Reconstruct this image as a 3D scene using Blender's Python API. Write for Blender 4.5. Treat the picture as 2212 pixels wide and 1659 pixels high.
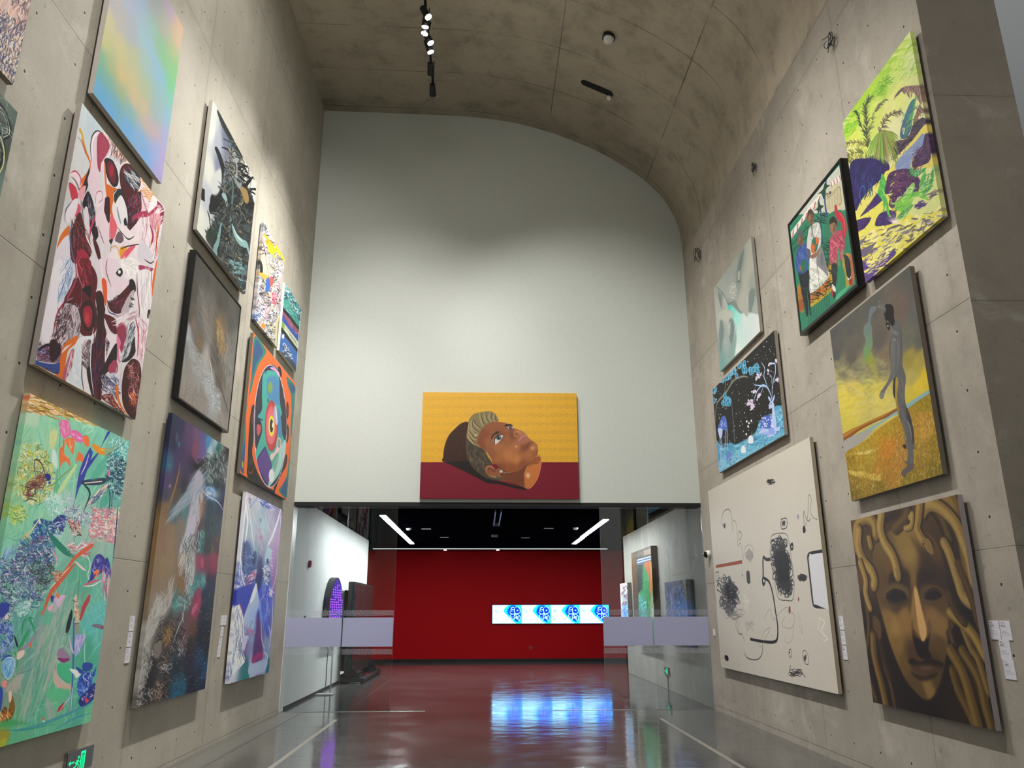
import bpy, bmesh, math, random
import numpy as np
from mathutils import Vector, Matrix
random.seed(4)
for o in list(bpy.data.objects): bpy.data.objects.remove(o, do_unlink=True)
SC = bpy.context.scene; COL = SC.collection
# ---------------------------------------------------------------- camera
# ---------------------------------------------------------------- measured layout (metres; camera stands at x=0, y=0)
LX, RX, BY = -3.38, 3.95, 14.0            # left wall, right wall, back wall
CAM_F, CAM_H = 1671.4, 1.6
CAM_PITCH, CAM_YAW, CAM_ROLL = math.radians(16.39), math.radians(2.122), math.radians(-.137)
def cam_axes():
    cp, sp, cy, sy = math.cos(CAM_PITCH), math.sin(CAM_PITCH), math.cos(CAM_YAW), math.sin(CAM_YAW)
    f = np.array([sy*cp, cy*cp, sp]); r = np.array([cy, -sy, 0]); u = np.cross(r, f)
    c, s = math.cos(CAM_ROLL), math.sin(CAM_ROLL)
    return c*r+s*u, -s*r+c*u, f
def photo_px(p):                          # where a point of the hall stands in the photograph (for reading artwork details)
    r, u, f = cam_axes(); v = np.array(p, float)-[0, 0, CAM_H]
    return 1106+CAM_F*(r@v)/(f@v), 829.5-CAM_F*(u@v)/(f@v)
# name: wall, distance of the painted face from the wall, near edge, far edge (along the wall), bottom, top, pixels per metre
RECT = {
 'dashes': ('L', .08, 3.55, 4.71, 5.13, 6.95, 300), 'swirl': ('L', .08, 3.35, 4.81, 3.35, 4.98, 300),
 'rainbow': ('L', .08, 5.66, 7.10, 5.78, 7.69, 130), 'shoes': ('L', .08, 5.535, 7.245, 3.35, 5.59, 420),
 'wreck': ('L', .08, 8.11, 9.99, 5.80, 7.525, 330), 'ash': ('L', .08, 8.155, 9.87, 3.815, 5.565, 300),
 'collage': ('L', .06, 10.565, 11.84, 5.655, 7.20, 300), 'stripes': ('L', .06, 11.98, 13.18, 5.665, 6.85, 260),
 'eye': ('L', .08, 10.52, 13.13, 3.405, 5.43, 260), 'mint': ('L', .06, 5.57, 7.235, .71, 3.14, 480),
 'nebula': ('L', .08, 8.08, 9.995, .725, 3.63, 330), 'violet': ('L', .08, 10.88, 12.87, .705, 3.21, 280),
 'palms': ('R', .08, 7.135, 5.755, 4.805, 6.695, 430), 'trio': ('R', .09, 8.775, 7.26, 4.825, 6.335, 380),
 'faces': ('R', .06, 12.07, 10.155, 5.395, 6.875, 230), 'deer': ('R', .07, 12.53, 9.635, 3.785, 5.215, 300),
 'figure': ('R', .08, 8.03, 6.34, 2.705, 4.62, 400), 'scribble': ('R', .08, 13.2, 8.88, .73, 3.585, 250),
 'snakes': ('R', .08, 8.10, 6.19, .73, 2.51, 420), 'head': ('B', .08, -1.145, 1.725, 3.545, 5.525, 260),
 'gsmall': ('R', .12, 22.2, 21.1, 1.0, 2.335, 120), 'gtall': ('R', .15, 20.17, 17.78, .95, 3.03, 120),
 'gblue': ('R', .14, 16.65, 14.87, .98, 2.175, 120),
}
def corners(n):                           # tl, tr, br, bl as seen from the hall
    w, o, a, b, z0, z1, _ = RECT[n]
    if w == 'B': P = lambda s, z: (s, BY-o, z)
    else:
        x = LX+o if w == 'L' else RX-o
        P = lambda s, z: (x, s, z)
    return [P(a, z1), P(b, z1), P(b, z0), P(a, z0)]
def quad_of(n): return [photo_px(p) for p in corners(n)]
def make_camera():
    r, u, f = cam_axes()
    cam = bpy.data.cameras.new('camera'); ob = bpy.data.objects.new('camera', cam); COL.objects.link(ob)
    cam.sensor_fit = 'HORIZONTAL'; cam.sensor_width = 36; cam.lens = CAM_F/2212*36; cam.clip_start = .05; cam.clip_end = 200
    m = Matrix([[r[i], u[i], -f[i], 0] for i in range(3)]+[[0, 0, 0, 1]]); ob.matrix_world = Matrix.Translation((0, 0, CAM_H))@m
    SC.camera = ob
make_camera()
# ---------------------------------------------------------------- world, exposure
W = bpy.data.worlds.new('world'); SC.world = W; W.use_nodes = True
W.node_tree.nodes['Background'].inputs[0].default_value = (1, .98, .95, 1); W.node_tree.nodes['Background'].inputs[1].default_value = .6
VS = SC.view_settings; SC.display_settings.display_device = 'sRGB'; VS.view_transform = 'Standard'; VS.look = 'None'; VS.exposure = 0; VS.gamma = 1; VS.use_curve_mapping = False
# ---------------------------------------------------------------- the gallery spotlights (each fixture is built further down, at the same place)
RAIL_X, RAIL_Z = -1.0, 11.0
#   place along the rail, aimed at, watts, cone degrees
SPOTS = [
 (8.20, (LX, 5.4, 1.4), 1250, 58), (9.00, (LX, 7.4, 2.2), 1250, 62), (9.80, (LX, 9.4, 3.0), 1500, 68), (10.62, (LX, 12.0, 3.0), 2100, 66),
 (8.60, (RX, 6.2, 2.6), 820, 70), (9.40, (RX, 7.8, 2.2), 760, 70), (10.28, (RX, 9.9, 1.8), 760, 66), (10.85, (RX, 12.2, 1.6), 760, 54),
 (10.45, (-2.2, BY, .6), 420, 76), (11.05, (2.9, BY, .6), 480, 80), (6.60, (-1.6, BY, 5.2), 1400, 50), (7.40, (2.4, BY, 5.2), 1400, 52),
 (3.20, (LX, 7.0, 1.2), 1700, 54), (4.60, (LX, 9.8, 7.8), 1350, 64), (3.80, (RX, 7.4, 2.2), 1000, 56), (5.20, (RX, 10.4, 4.2), 950, 66), (2.60, (.3, 10.0, 0), 150, 60),
]
def spot_light(y, aim, watts, cone):
    src = Vector((RAIL_X, y, RAIL_Z-.16)); d = (Vector(aim)-src).normalized()
    L = bpy.data.lights.new('gallery_spot', 'SPOT'); L.energy = watts; L.spot_size = math.radians(cone); L.spot_blend = 1; L.shadow_soft_size = .08; L.color = (1, .978, .945)
    ob = bpy.data.objects.new('gallery_spot', L); COL.objects.link(ob); ob.location = src+d*.16; ob.rotation_euler = d.to_track_quat('-Z', 'Y').to_euler()
for s_ in SPOTS: spot_light(*s_)
# ---------------------------------------------------------------- painter: draws each artwork with numpy
def hexc(c):
    return np.array([int(c[i:i+2], 16) / 255 for i in (0, 2, 4)], np.float32)
def pts_of(s):
    if not isinstance(s, str): return np.array(s, float).reshape(-1, 2)
    return np.array([float(v) for v in s.replace(',', ' ').split()]).reshape(-1, 2)
def spline(P, closed, n=7):
    m = len(P)
    if m < 3: return P
    if closed: Q = np.vstack([P[-1:], P, P[:2]]); k = m
    else: Q = np.vstack([2*P[0]-P[1], P, 2*P[-1]-P[-2]]); k = m-1
    t = np.linspace(0, 1, n, endpoint=False)[:, None]; out = []
    for i in range(k):
        a, b, c, d = Q[i], Q[i+1], Q[i+2], Q[i+3]
        out.append(.5*(2*b+(c-a)*t+(2*a-5*b+4*c-d)*t*t+(3*b-a-3*c+d)*t**3))
    if not closed: out.append(P[-1:])
    return np.vstack(out)
def box1(a, r, ax):
    r = int(r)
    if r < 1: return a
    n = a.shape[ax]; pad = [(0, 0)]*a.ndim; pad[ax] = (r+1, r)
    c = np.cumsum(np.pad(a, pad, mode='edge'), axis=ax, dtype=np.float64)
    i = [slice(None)]*a.ndim; j = [slice(None)]*a.ndim
    i[ax] = slice(2*r+1, 2*r+1+n); j[ax] = slice(0, n)
    return ((c[tuple(i)]-c[tuple(j)])/(2*r+1)).astype(np.float32)
def blur(a, r):
    for _ in range(2):
        a = box1(box1(a, max(1, round(r*.6)), 0), max(1, round(r*.6)), 1)
    return a
def vnoise(rng, H, W, sx, sy):
    gy, gx = int(H/sy)+3, int(W/sx)+3
    g = rng.random((gy, gx)).astype(np.float32)
    y = np.arange(H)/sy; x = np.arange(W)/sx
    iy = y.astype(int); ix = x.astype(int); fy = (y-iy)[:, None]; fx = (x-ix)[None]
    fy = fy*fy*(3-2*fy); fx = fx*fx*(3-2*fx)
    a = g[iy][:, ix]*(1-fx)+g[iy][:, ix+1]*fx; b = g[iy+1][:, ix]*(1-fx)+g[iy+1][:, ix+1]*fx
    return a*(1-fy)+b*fy
# finer brush marks for some artworks: width, number and softness factors
BRUSH = {11: (.62, 1.6, 0), 12: (.6, 1.7, 1.4), 13: (.75, 1.3, 0), 14: (.8, 1.2, 1.0)}
class Art:
    def __init__(s, quad, wm, hm, res, bg='ffffff', seed=1):
        s.W, s.H = int(wm*res), int(hm*res); s.rng = np.random.default_rng(seed)
        s.im = np.zeros((s.H, s.W, 3), np.float32)+hexc(bg)
        dst = [(0, 0), (s.W, 0), (s.W, s.H), (0, s.H)]; A = []; b = []
        for (x, y), (u, v) in zip(quad, dst):
            A += [[x, y, 1, 0, 0, 0, -u*x, -u*y], [0, 0, 0, x, y, 1, -v*x, -v*y]]; b += [u, v]
        h = np.linalg.solve(np.array(A, float), np.array(b, float)); s.Hm = np.append(h, 1).reshape(3, 3)
        s.Hi = np.linalg.inv(s.Hm); s.v(0, 0, 1); s.dw, s.dn, s.ds = BRUSH.get(seed, (1, 1, 0))
    def v(s, ox, oy, k): s.ox, s.oy, s.k = ox, oy, k
    def T(s, P):
        P = np.asarray(P, float); X = np.c_[s.ox+P[:, 0]/s.k, s.oy+P[:, 1]/s.k, np.ones(len(P))]@s.Hm.T
        return X[:, :2]/X[:, 2:]
    def sc(s, P):            # raster pixels per view pixel near P
        c = np.mean(P, 0); q = s.T([c, c+[1, 0], c+[0, 1]]); a, b = q[1]-q[0], q[2]-q[0]
        return math.sqrt(abs(a[0]*b[1]-a[1]*b[0]))
    def cov(s, polys, soft=0):
        allp = np.vstack(polys); pad = 2+int(soft*2.2)
        x0 = max(0, int(allp[:, 0].min())-pad); x1 = min(s.W, int(allp[:, 0].max())+pad+2)
        y0 = max(0, int(allp[:, 1].min())-pad); y1 = min(s.H, int(allp[:, 1].max())+pad+2)
        if x1 <= x0 or y1 <= y0: return None
        w, h, SS = x1-x0, y1-y0, 3
        A = np.vstack(polys); B = np.vstack([np.roll(p, -1, 0) for p in polys])
        ax, ay, bx, by = A[:, 0]-x0, (A[:, 1]-y0)*SS-.5, B[:, 0]-x0, (B[:, 1]-y0)*SS-.5
        sg = np.sign(by-ay); lo = np.minimum(ay, by); hi = np.maximum(ay, by)
        r0 = np.clip(np.ceil(lo), 0, h*SS).astype(int); r1 = np.clip(np.ceil(hi), 0, h*SS).astype(int)
        n = np.maximum(r1-r0, 0); e = np.repeat(np.arange(len(n)), n)
        if len(e) == 0: return None
        row = np.arange(len(e))-np.repeat(np.cumsum(n)-n, n)+r0[e]
        x = np.clip(ax[e]+(row-ay[e])/(by[e]-ay[e])*(bx[e]-ax[e]), 0, w)
        ix = x.astype(int); f = x-ix; L = w+2
        acc = np.bincount(row*L+ix, sg[e]*(1-f), h*SS*L)+np.bincount(row*L+ix+1, sg[e]*f, h*SS*L)
        acc = np.cumsum(acc.reshape(h*SS, L), 1)[:, :w]
        m = np.clip(np.abs(acc), 0, 1).reshape(h, SS, w).mean(1).astype(np.float32)
        if soft >= 1: m = blur(m, soft)
        return m, y0, y1, x0, x1
    def put(s, c, col, a=1):
        if c is None: return
        m, y0, y1, x0, x1 = c; r = s.im[y0:y1, x0:x1]; m = (m*a)[..., None]
        r += (col-r)*m
    def F(s, p, col, soft=0, a=1, sm=1):
        P = pts_of(p)
        if sm: P = spline(P, True)
        s.put(s.cov([s.T(P)], soft*s.sc(P)), hexc(col), a)
    def quads(s, P, w, tap):
        q = s.T(P); d = np.diff(q, axis=0); l = np.hypot(d[:, 0], d[:, 1])+1e-9
        n = np.c_[-d[:, 1], d[:, 0]]/l[:, None]; t = d/l[:, None]*.3
        u = np.linspace(0, 1, len(q)); k = w/2*np.ones(len(q))
        if tap == 1: k = k*np.sqrt(np.clip(np.sin(np.pi*(u*.94+.03)), .02, 1))
        if tap == 2: k = k*(1-.9*u)
        out = []
        for i in range(len(l)):
            a, b = q[i]-t[i], q[i+1]+t[i]
            out.append(np.array([a+n[i]*k[i], b+n[i]*k[i+1], b-n[i]*k[i+1], a-n[i]*k[i]]))
            if w > 3:
                th = np.arange(8)*math.pi/4
                out.append(np.c_[q[i+1, 0]+np.cos(th)*k[i+1], q[i+1, 1]-np.sin(th)*k[i+1]])
        return out
    def S(s, p, w, col, soft=0, a=1, tap=1, sm=1):
        P = pts_of(p)
        if sm: P = spline(P, False)
        g = s.sc(P); s.put(s.cov(s.quads(P, max(w*g, .7), tap), soft*g), hexc(col), a)
    def E(s, cx, cy, rx, ry, col, soft=0, a=1, rot=0):
        t = np.linspace(0, 2*math.pi, 36, endpoint=False); r = math.radians(rot)
        x, y = rx*np.cos(t), ry*np.sin(t)
        s.F(np.c_[cx+x*math.cos(r)-y*math.sin(r), cy+x*math.sin(r)+y*math.cos(r)], col, soft, a, 0)
    def field(s, pts, pw=2.5):
        P = pts_of([v for q in pts for v in q[:2]]); C = np.array([hexc(q[2]) for q in pts])
        h, w = max(8, s.H//6), max(8, s.W//6); q = s.T(P)/[s.W, s.H]*[w, h]
        yy, xx = np.mgrid[0:h, 0:w].astype(np.float32)+.5; num = 0; den = 0
        asp = 1.0
        for (x, y), c in zip(q, C):
            k = 1/((xx-x)**2+(yy-y)**2*asp+2)**(pw/2); num = num+k[..., None]*c; den = den+k
        f = num/den[..., None]
        iy = np.clip((np.arange(s.H)+.5)/s.H*h-.5, 0, h-1.001); ix = np.clip((np.arange(s.W)+.5)/s.W*w-.5, 0, w-1.001)
        a, b = iy.astype(int), ix.astype(int); fy = (iy-a)[:, None, None]; fx = (ix-b)[None, :, None]
        return ((f[a][:, b]*(1-fx)+f[a][:, b+1]*fx)*(1-fy)+(f[a+1][:, b]*(1-fx)+f[a+1][:, b+1]*fx)*fy).astype(np.float32)
    def G(s, pts, pw=2.5, a=1): f = s.field(pts, pw); s.im += (f-s.im)*a
    def GF(s, p, pts, soft=0, pw=2.5, a=1, sm=1):
        P = pts_of(p)
        if sm: P = spline(P, True)
        c = s.cov([s.T(P)], soft*s.sc(P))
        if c: s.put(c, s.field(pts, pw)[c[1]:c[2], c[3]:c[4]], a)
    def inside(s, p, n):
        P = pts_of(p); lo, hi = P.min(0), P.max(0); out = []
        while len(out) < n:
            q = lo+s.rng.random(2)*(hi-lo); x, y = q; c = False
            for i in range(len(P)):
                (xa, ya), (xb, yb) = P[i], P[i-1]
                if (ya > y) != (yb > y) and x < (xb-xa)*(y-ya)/(yb-ya)+xa: c = not c
            if c: out.append(q)
        return out
    def dab(s, p, n, ln, w, ang, cols, jit=.3, a=.8, cur=.3, soft=0, tap=1):
        cols = cols.split(); r = s.rng; w = w*s.dw; soft = soft or s.ds
        for q in s.inside(p, int(n*s.dn)):
            an = math.radians(ang)+r.normal()*jit; L = ln*(.5+r.random()); d = np.array([math.cos(an), math.sin(an)])
            k = np.array([-d[1], d[0]])*L*min(cur, .9)*r.normal()*.28
            s.S([*(q-d*L/2), *(q+k), *(q+d*L/2)], w*(.5+r.random()), cols[r.integers(len(cols))], soft, a, tap)
    def scrib(s, p, n, w, cols, size, a=.9, turns=7):
        cols = cols.split(); r = s.rng
        for q in s.inside(p, n):
            t = np.cumsum(r.normal(size=(turns, 2))*size*.8, 0)*.5; t = t-t.mean(0)+q
            s.S(t, w*(.6+.8*r.random()), cols[r.integers(len(cols))], 0, a, 1)
    def loops(s, p, n, w, col, rx, ry, a=.9):          # curly pen scribble through random points
        r = s.rng; pt = []; t = 0
        for q in s.inside(p, n):
            for k in range(6):
                t += 1.05; pt.append([q[0]+rx*math.cos(t), q[1]+ry*math.sin(t)])
        s.S(pt, w, col, 0, a, 0)
    def N(s, amt, sx, sy, oct=3):
        f = 0; a = 1; tot = 0; q = s.W/600
        for i in range(oct):
            f = f+a*(vnoise(s.rng, s.H, s.W, max(1.2, sx*q/2**i), max(1.2, sy*q/2**i))-.5); tot += a; a *= .6
        s.im *= (1+amt*2*f/tot)[..., None]
    def done(s): return np.clip(s.im, 0, 1)
# ---------------------------------------------------------------- artworks of the left wall (coordinates read from enlarged views)
def art_dashes(A):
    A.v(0, 0, 3.16); A.G([(0, 0, 'd9b8ac'), (200, 60, 'e0b9a8'), (90, 120, 'd8b2a4'), (60, 250, 'd9cdb8'), (150, 200, 'dcb3a3'), (0, 500, 'd2c5b0'), (90, 560, 'd6cab4')])
    A.dab('-200,-300 300,-300 190,150 0,60', 260, 150, 5, 108, 'e9c8bb c99a8c b5a6a8 efd8c8 d58e78', .08, .8)
    A.dab('-200,60 20,80 190,170 95,580 -200,450', 1300, 46, 4, 100, '2b3160 3a3f6d f1e3cc e3d2b6 23254a 6c4a4a efe2c8 cf9a80 1f2244 4a5a8c', .5, .95)
    A.dab('60,-60 260,-60 170,260 140,190', 160, 40, 4, 100, '3a3045 221f35 8c5d55', .5, .8)
def art_swirl(A):
    A.v(0, 0, 3.16); A.G([(0, 650, '5e6a62'), (110, 780, '55665c'), (60, 1000, '3c4c42'), (0, 1300, '6b8276'), (-300, 900, '39453e')])
    A.N(.1, 30, 200)
    for d, c, w in ((0, '1b211d', 26), (20, 'dfe3d8', 9), (34, '2a332d', 14), (50, 'aebbb0', 6)):
        A.S([(-160, 700+d), (-40, 690+d), (30, 760+d*.6), (75-d*.5, 900), (20, 960-d)], w, c)
        A.S([(-150, 860+d), (-50, 870+d), (10, 930+d), (30-d*.3, 1060), (-20, 1180-d)], w, c)
    A.S('-60,900 0,940 28,1030 20,1130 -20,1210', 10, 'e8dc9a'); A.S('-80,930 -10,960 14,1030 4,1120 -40,1190', 16, '141a16')
    A.dab('-300,700 40,700 80,900 20,1000 -300,1100', 90, 120, 4, 60, 'cfd6cc 1c241f 8fa095', .3, .7, .6)
    A.G([(70, 1080, '4d6357')], a=.05)
def art_rainbow(A):
    A.v(180, 0, 4.146)
    A.G([(260, 20, 'b9b6bd'), (420, 0, 'b3bfdc'), (520, 10, 'a9c6e4'), (640, 40, 'b5bfc0'), (770, 60, 'c6b4c8'), (870, 230, 'e2bd9c'),
         (230, 170, 'd2ca94'), (330, 190, 'bfb9b4'), (430, 300, 'b0b9c4'), (540, 300, 'a4cbdc'), (600, 420, '9cccdf'), (620, 250, 'a5d0c6'), (720, 250, 'bfc2b0'), (830, 330, 'dcbf9e'),
         (190, 360, 'cfca86'), (330, 440, 'd2c98c'), (450, 520, 'c3c596'), (560, 560, 'a9cbc4'), (680, 400, '96cfa0'), (740, 520, '8fd292'), (800, 470, 'b8c890'), (820, 620, '8fce8a'), (780, 760, '84d49c'), (700, 700, '93cbe0'), (650, 600, '9ccae2'),
         (160, 520, '7fb98c'), (250, 600, 'b0be84'), (340, 680, 'dcc589'), (440, 760, 'd3c78e'), (560, 800, 'b8c8a4'), (680, 860, 'a2c9cc'), (780, 900, '8fd0c4'),
         (130, 640, '6ab6b4'), (230, 720, '7db6a4'), (330, 830, 'a4ba8c'), (450, 880, 'd9c398'), (540, 960, 'd3c39c'), (650, 1020, 'a9c4c4'), (760, 1050, '9cc6dc'),
         (110, 760, '6ab4e2'), (200, 850, '66b2dc'), (300, 930, '72b6cc'), (420, 1000, '8abcc0'), (560, 1100, 'cbbcb4'), (640, 1180, 'd0b6bc'), (740, 1230, 'b6b8e0'),
         (230, 1000, '6cb4ee'), (400, 1150, '76b6ea'), (520, 1250, '8cb8e6'), (640, 1330, 'a6b6e8'), (720, 1450, 'c0b0e4'), (560, 1400, '88b6ec'), (680, 1600, 'b8aee4')], 4)
    A.N(.012, 4, 4)
def art_shoes(A):
    A.v(50, 215, 4.74)
    A.G([(600, 100, 'cfd9dc'), (560, 500, 'd9d7d8'), (700, 300, 'c4d2d8'), (450, 1000, 'cfcccb'), (350, 1500, 'e6dde2'), (1000, 1200, 'ecd9dd'), (1300, 1500, 'f0dfe2')])
    A.N(.03, 10, 40)
    k = '16131a'
    # bristles and hatching upper right
    A.F('820,330 960,430 1380,960 1300,1040 1180,800 1000,620 900,560', 'ecd6cb')
    A.dab('860,380 960,450 1120,640 1000,640 900,560', 60, 90, 6, 100, '17191f 2a3340 7c2430 b56a4a', .25)
    A.dab('1180,760 1380,1000 1300,1080 1200,900', 40, 110, 7, 20, 'd9893f efb070 f2e6da', .15)
    A.S('580,310 600,350 630,470 660,570 690,640', 34, 'd9a71c', tap=2); A.S('600,400 640,530 670,600 700,680', 26, 'd8661c'); A.S('560,380 600,440 640,560', 5, k)
    A.F('690,640 700,720 640,870 560,960 560,860 620,790 670,720', 'e2671a'); A.F('680,700 660,900 600,1000 610,900 640,800', '1b1418')
    # tall pink shape
    A.F('700,420 730,330 790,330 880,420 895,500 860,600 800,700 780,860 830,1000 820,1090 760,1140 720,1000 660,840 690,700', 'e8cdd6')
    A.S('700,640 690,480 710,370 760,320 820,350', 10, k); A.S('712,600 705,470 730,380 770,345', 14, 'f7f1f1'); A.F('760,390 800,340 870,420 885,490 850,570 800,650 790,740 765,700 755,560', 'a33450')
    for i in range(9): A.S([(775, 420+i*30), (820, 400+i*28), (870, 470+i*18)], 4, 'cb6a84', a=.6)
    A.S('880,420 905,480 880,570 830,620 800,720', 9, 'f5eef0'); A.F('740,940 800,920 830,1010 800,1090 750,1100 735,1020', 'efd9df'); A.S('740,1060 750,960 800,940 810,1020 770,1060', 6, '8a3a50')
    # dark ovals
    A.F('830,620 870,600 930,640 975,760 970,870 930,900 870,820 840,720', k); A.F('865,640 920,650 950,760 940,860 890,830 862,730', '6a1226'); A.E(905, 730, 22, 60, 'a01c30', 5); A.S('930,640 965,720 985,850 950,900 880,880 850,760', 9, 'f6eef0')
    A.S('835,640 840,760 850,900 860,1000', 26, 'e2701e'); A.F('850,880 920,900 960,930 910,1100 930,1240 870,1100', 'd9661c'); A.F('835,1020 880,1000 890,1100 885,1250 855,1260 830,1150', '3c0d15'); A.S('830,640 825,760 835,1000 820,1160', 8, 'f3e4e8')
    A.F('985,760 1000,690 1050,655 1130,680 1190,760 1215,870 1180,960 1120,1000 1040,1000 1000,900', '4a0f1c'); A.F('1030,760 1080,730 1150,720 1190,800 1180,890 1140,930 1080,880 1040,830', '23202a')
    A.dab('1040,740 1140,730 1190,850 1150,920 1060,860', 46, 110, 8, 55, 'e8e8ec c9ccd2 3a3a46 f6f4f4', .2); A.S('1200,780 1210,870 1170,960 1100,1000', 16, 'f7f0f0'); A.S('985,760 1000,690 1050,645 1120,660', 10, 'f3dfe2')
    A.F('925,960 960,920 1010,920 1030,1000 980,1060 940,1060', '202a28'); A.S('935,1060 925,980 960,925', 8, 'e6ece9')
    A.F('1000,960 1080,1000 1190,940 1230,1010 1200,1200 1130,1300 1080,1340 1060,1240 1060,1120', '43111d'); A.dab('1080,1020 1200,960 1200,1180 1100,1300', 70, 70, 9, 100, '2a3148 b8304a 5a1826 8c2438 6a7aa4 1a1220', .4)
    A.F('940,1080 1000,980 1050,1080 1070,1200 1060,1290 1000,1280 940,1180', 'e9e3e4'); A.S('960,1100 980,1200 1000,1270', 22, '7d93a2'); A.F('1030,1240 1050,1210 1065,1280 1040,1290', k); A.S('1010,980 1060,1080 1080,1220', 9, k)
    A.F('1210,940 1260,1060 1380,1080 1330,1160 1240,1180 1150,1220 1210,1130', 'e9c6ce'); A.S('1120,1220 1200,1180 1300,1160 1390,1080', 40, 'b02c50'); A.S('1200,930 1240,1060 1270,1180 1260,1400', 10, '96415c')
    A.F('1330,980 1380,1060 1280,1160 1300,1060', 'f6ecec'); A.F('1370,1040 1440,1120 1430,1250 1380,1290 1400,1180', '8c2342'); A.dab('1380,1060 1440,1130 1400,1280 1385,1200', 14, 70, 9, -30, 'f4e6e8', .1)
    A.F('1290,1200 1390,1170 1400,1290 1330,1330', 'e79a9e'); A.dab('1290,1190 1390,1170 1400,1300 1320,1330', 20, 120, 4, 85, 'f3d2d2 c65a68', .1)
    # left column
    A.F('480,740 540,740 590,820 590,900 540,900 500,820', 'efd7dc'); A.S('485,750 540,735 590,810 580,900', 12, 'c23a5a'); A.S('490,790 540,850 580,1000 600,1180 620,1380', 26, 'b9b6be'); A.S('500,790 552,860 592,1000 612,1180 632,1380', 9, k); A.S('480,800 530,860 570,1000 590,1180', 8, 'f4f0f2')
    A.F('470,850 540,900 560,1010 520,1080 480,950', 'c62f45'); A.F('560,950 640,880 620,1000 590,1040', 'e8a3ad'); A.F('540,1060 590,1100 570,1200 520,1180', 'd9536a')
    A.F('440,1130 500,1040 560,1020 540,1160 470,1260 430,1220', 'ecdfe6'); A.S('430,1260 435,1140 500,1040', 10, '394a66')
    A.F('330,1590 380,1400 470,1290 470,1380 400,1440 360,1560', 'e0701d'); A.F('300,1659 400,1440 480,1400 500,1560 520,1659', 'e7dce6')
    A.F('660,940 700,1000 730,1120 750,1260 700,1330 660,1230 620,1120 610,1050', '160f18'); A.dab('660,980 740,1150 740,1260 660,1230', 60, 60, 7, 70, '2c3a54 5b6e90 7a1c30 d8d2dc 0c0a10', .4)
    A.F('630,1110 660,1110 680,1270 670,1380 640,1330 625,1200', 'e5d5dc'); A.F('560,1170 600,1180 640,1400 700,1560 640,1659 500,1659 480,1400 520,1270', '4b1018'); A.dab('500,1250 620,1250 700,1500 640,1659 500,1650', 120, 100, 8, 75, '2a0a10 7c1a22 0f0b10 a32f2c c66a6a 3a3350', .3)
    A.S('500,1280 480,1400 500,1560 530,1659', 22, '506482'); A.S('520,1280 502,1400 516,1500', 12, k); A.F('560,1560 600,1530 660,1580 670,1659 550,1659', 'a41a3c')
    A.F('740,1180 820,1140 860,1240 890,1300 880,1420 820,1470 760,1340', 'ecd4dc'); A.S('740,1200 700,1300 680,1400', 24, 'c22f50'); A.F('700,1330 750,1300 770,1380 760,1420 730,1440', '1a1218'); A.S('720,1420 760,1540 790,1659', 60, '4a0c14'); A.S('640,1380 680,1480 740,1590', 14, 'f1e6ea')
    A.S('760,1290 800,1400 830,1480', 8, k); A.F('900,1180 960,1290 940,1400 900,1440 890,1330', 'e5616f'); A.F('880,1440 920,1430 900,1480', k); A.S('890,1240 885,1400 900,1500 880,1659', 6, k)
    A.F('970,1290 1060,1310 1140,1390 1180,1330 1190,1400 1130,1470 1040,1440 980,1380', 'f0e2e0'); A.S('960,1300 1020,1380 1080,1430 1140,1400', 10, k); A.S('950,1480 1000,1400 1060,1440', 30, 'f5efee'); A.F('980,1350 1030,1420 1000,1470 940,1440', '6d5560')
    A.dab('1180,1250 1400,1180 1400,1600 1200,1600', 60, 180, 7, 95, 'f5e8ea e0bcc6 c98b9a fbf6f6 8b5a6a', .2, .8)
    A.S('1390,1280 1370,1400 1360,1600', 20, 'e0661e'); A.S('1400,1300 1375,1420 1340,1659', 7, k); A.S('1300,1280 1330,1400 1310,1480', 26, '9c2040')
    A.F('990,1520 1060,1510 1040,1590 1000,1640', 'e79a20'); A.F('1010,1600 1100,1500 1150,1500 1090,1580 1020,1659', 'e2576a'); A.S('880,1540 940,1500 980,1560 960,1659', 8, 'd9a040'); A.F('890,1570 940,1530 975,1570 960,1659 880,1659', 'f0e1e4'); A.S('1000,1530 1080,1500 1200,1480', 8, k)
    A.F('1190,1480 1280,1500 1320,1659 1180,1659', 'd6cdd6')
    A.v(50, 560, 4.74)
    A.F('370,0 480,0 520,140 500,250 450,380 380,520 330,640 300,760 250,860 210,860 190,720 240,480 280,300 300,120', 'f2eaf0')
    A.F('380,0 440,20 470,100 420,220 360,330 350,420 400,440 440,400 470,300 510,200 515,100 480,0', 'd5dbe8'); A.dab('400,20 500,60 500,220 430,380 360,420 380,260 440,150', 60, 120, 7, 105, '5f86b4 3f68a0 f4f4fa 8fa8cc', .25, .8)
    A.F('520,200 560,180 600,0 700,60 760,200 740,420 760,600 740,740 660,790 590,760 560,640 500,480 420,420 480,300', '5a1020'); A.S('530,0 540,200 450,400 350,560 300,800', 22, 'a83450')
    A.dab('420,440 500,420 580,560 600,700 480,860 350,940 300,860 340,640', 230, 90, 10, 110, '2a0c12 4f1218 14101a 7d1c28 35263f c7a6b4 1c0a10', .35)
    A.F('560,0 680,0 700,120 700,260 640,300 590,240 560,120', '761426'); A.dab('560,20 680,20 700,240 600,260', 60, 90, 10, 80, 'b41f38 5c0f1c 2c0a12 d35a6a', .2)
    A.S('545,0 560,140 600,300 590,480', 14, 'cc6f86'); A.F('600,310 690,270 690,400 640,340', '170f12'); A.F('610,460 690,420 740,540 730,680 670,740 620,700 600,580', '30101a'); A.F('620,500 680,480 710,560 690,680 650,690 615,600', '9c1c34'); A.E(655, 600, 24, 60, 'c23a42', 6)
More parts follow.
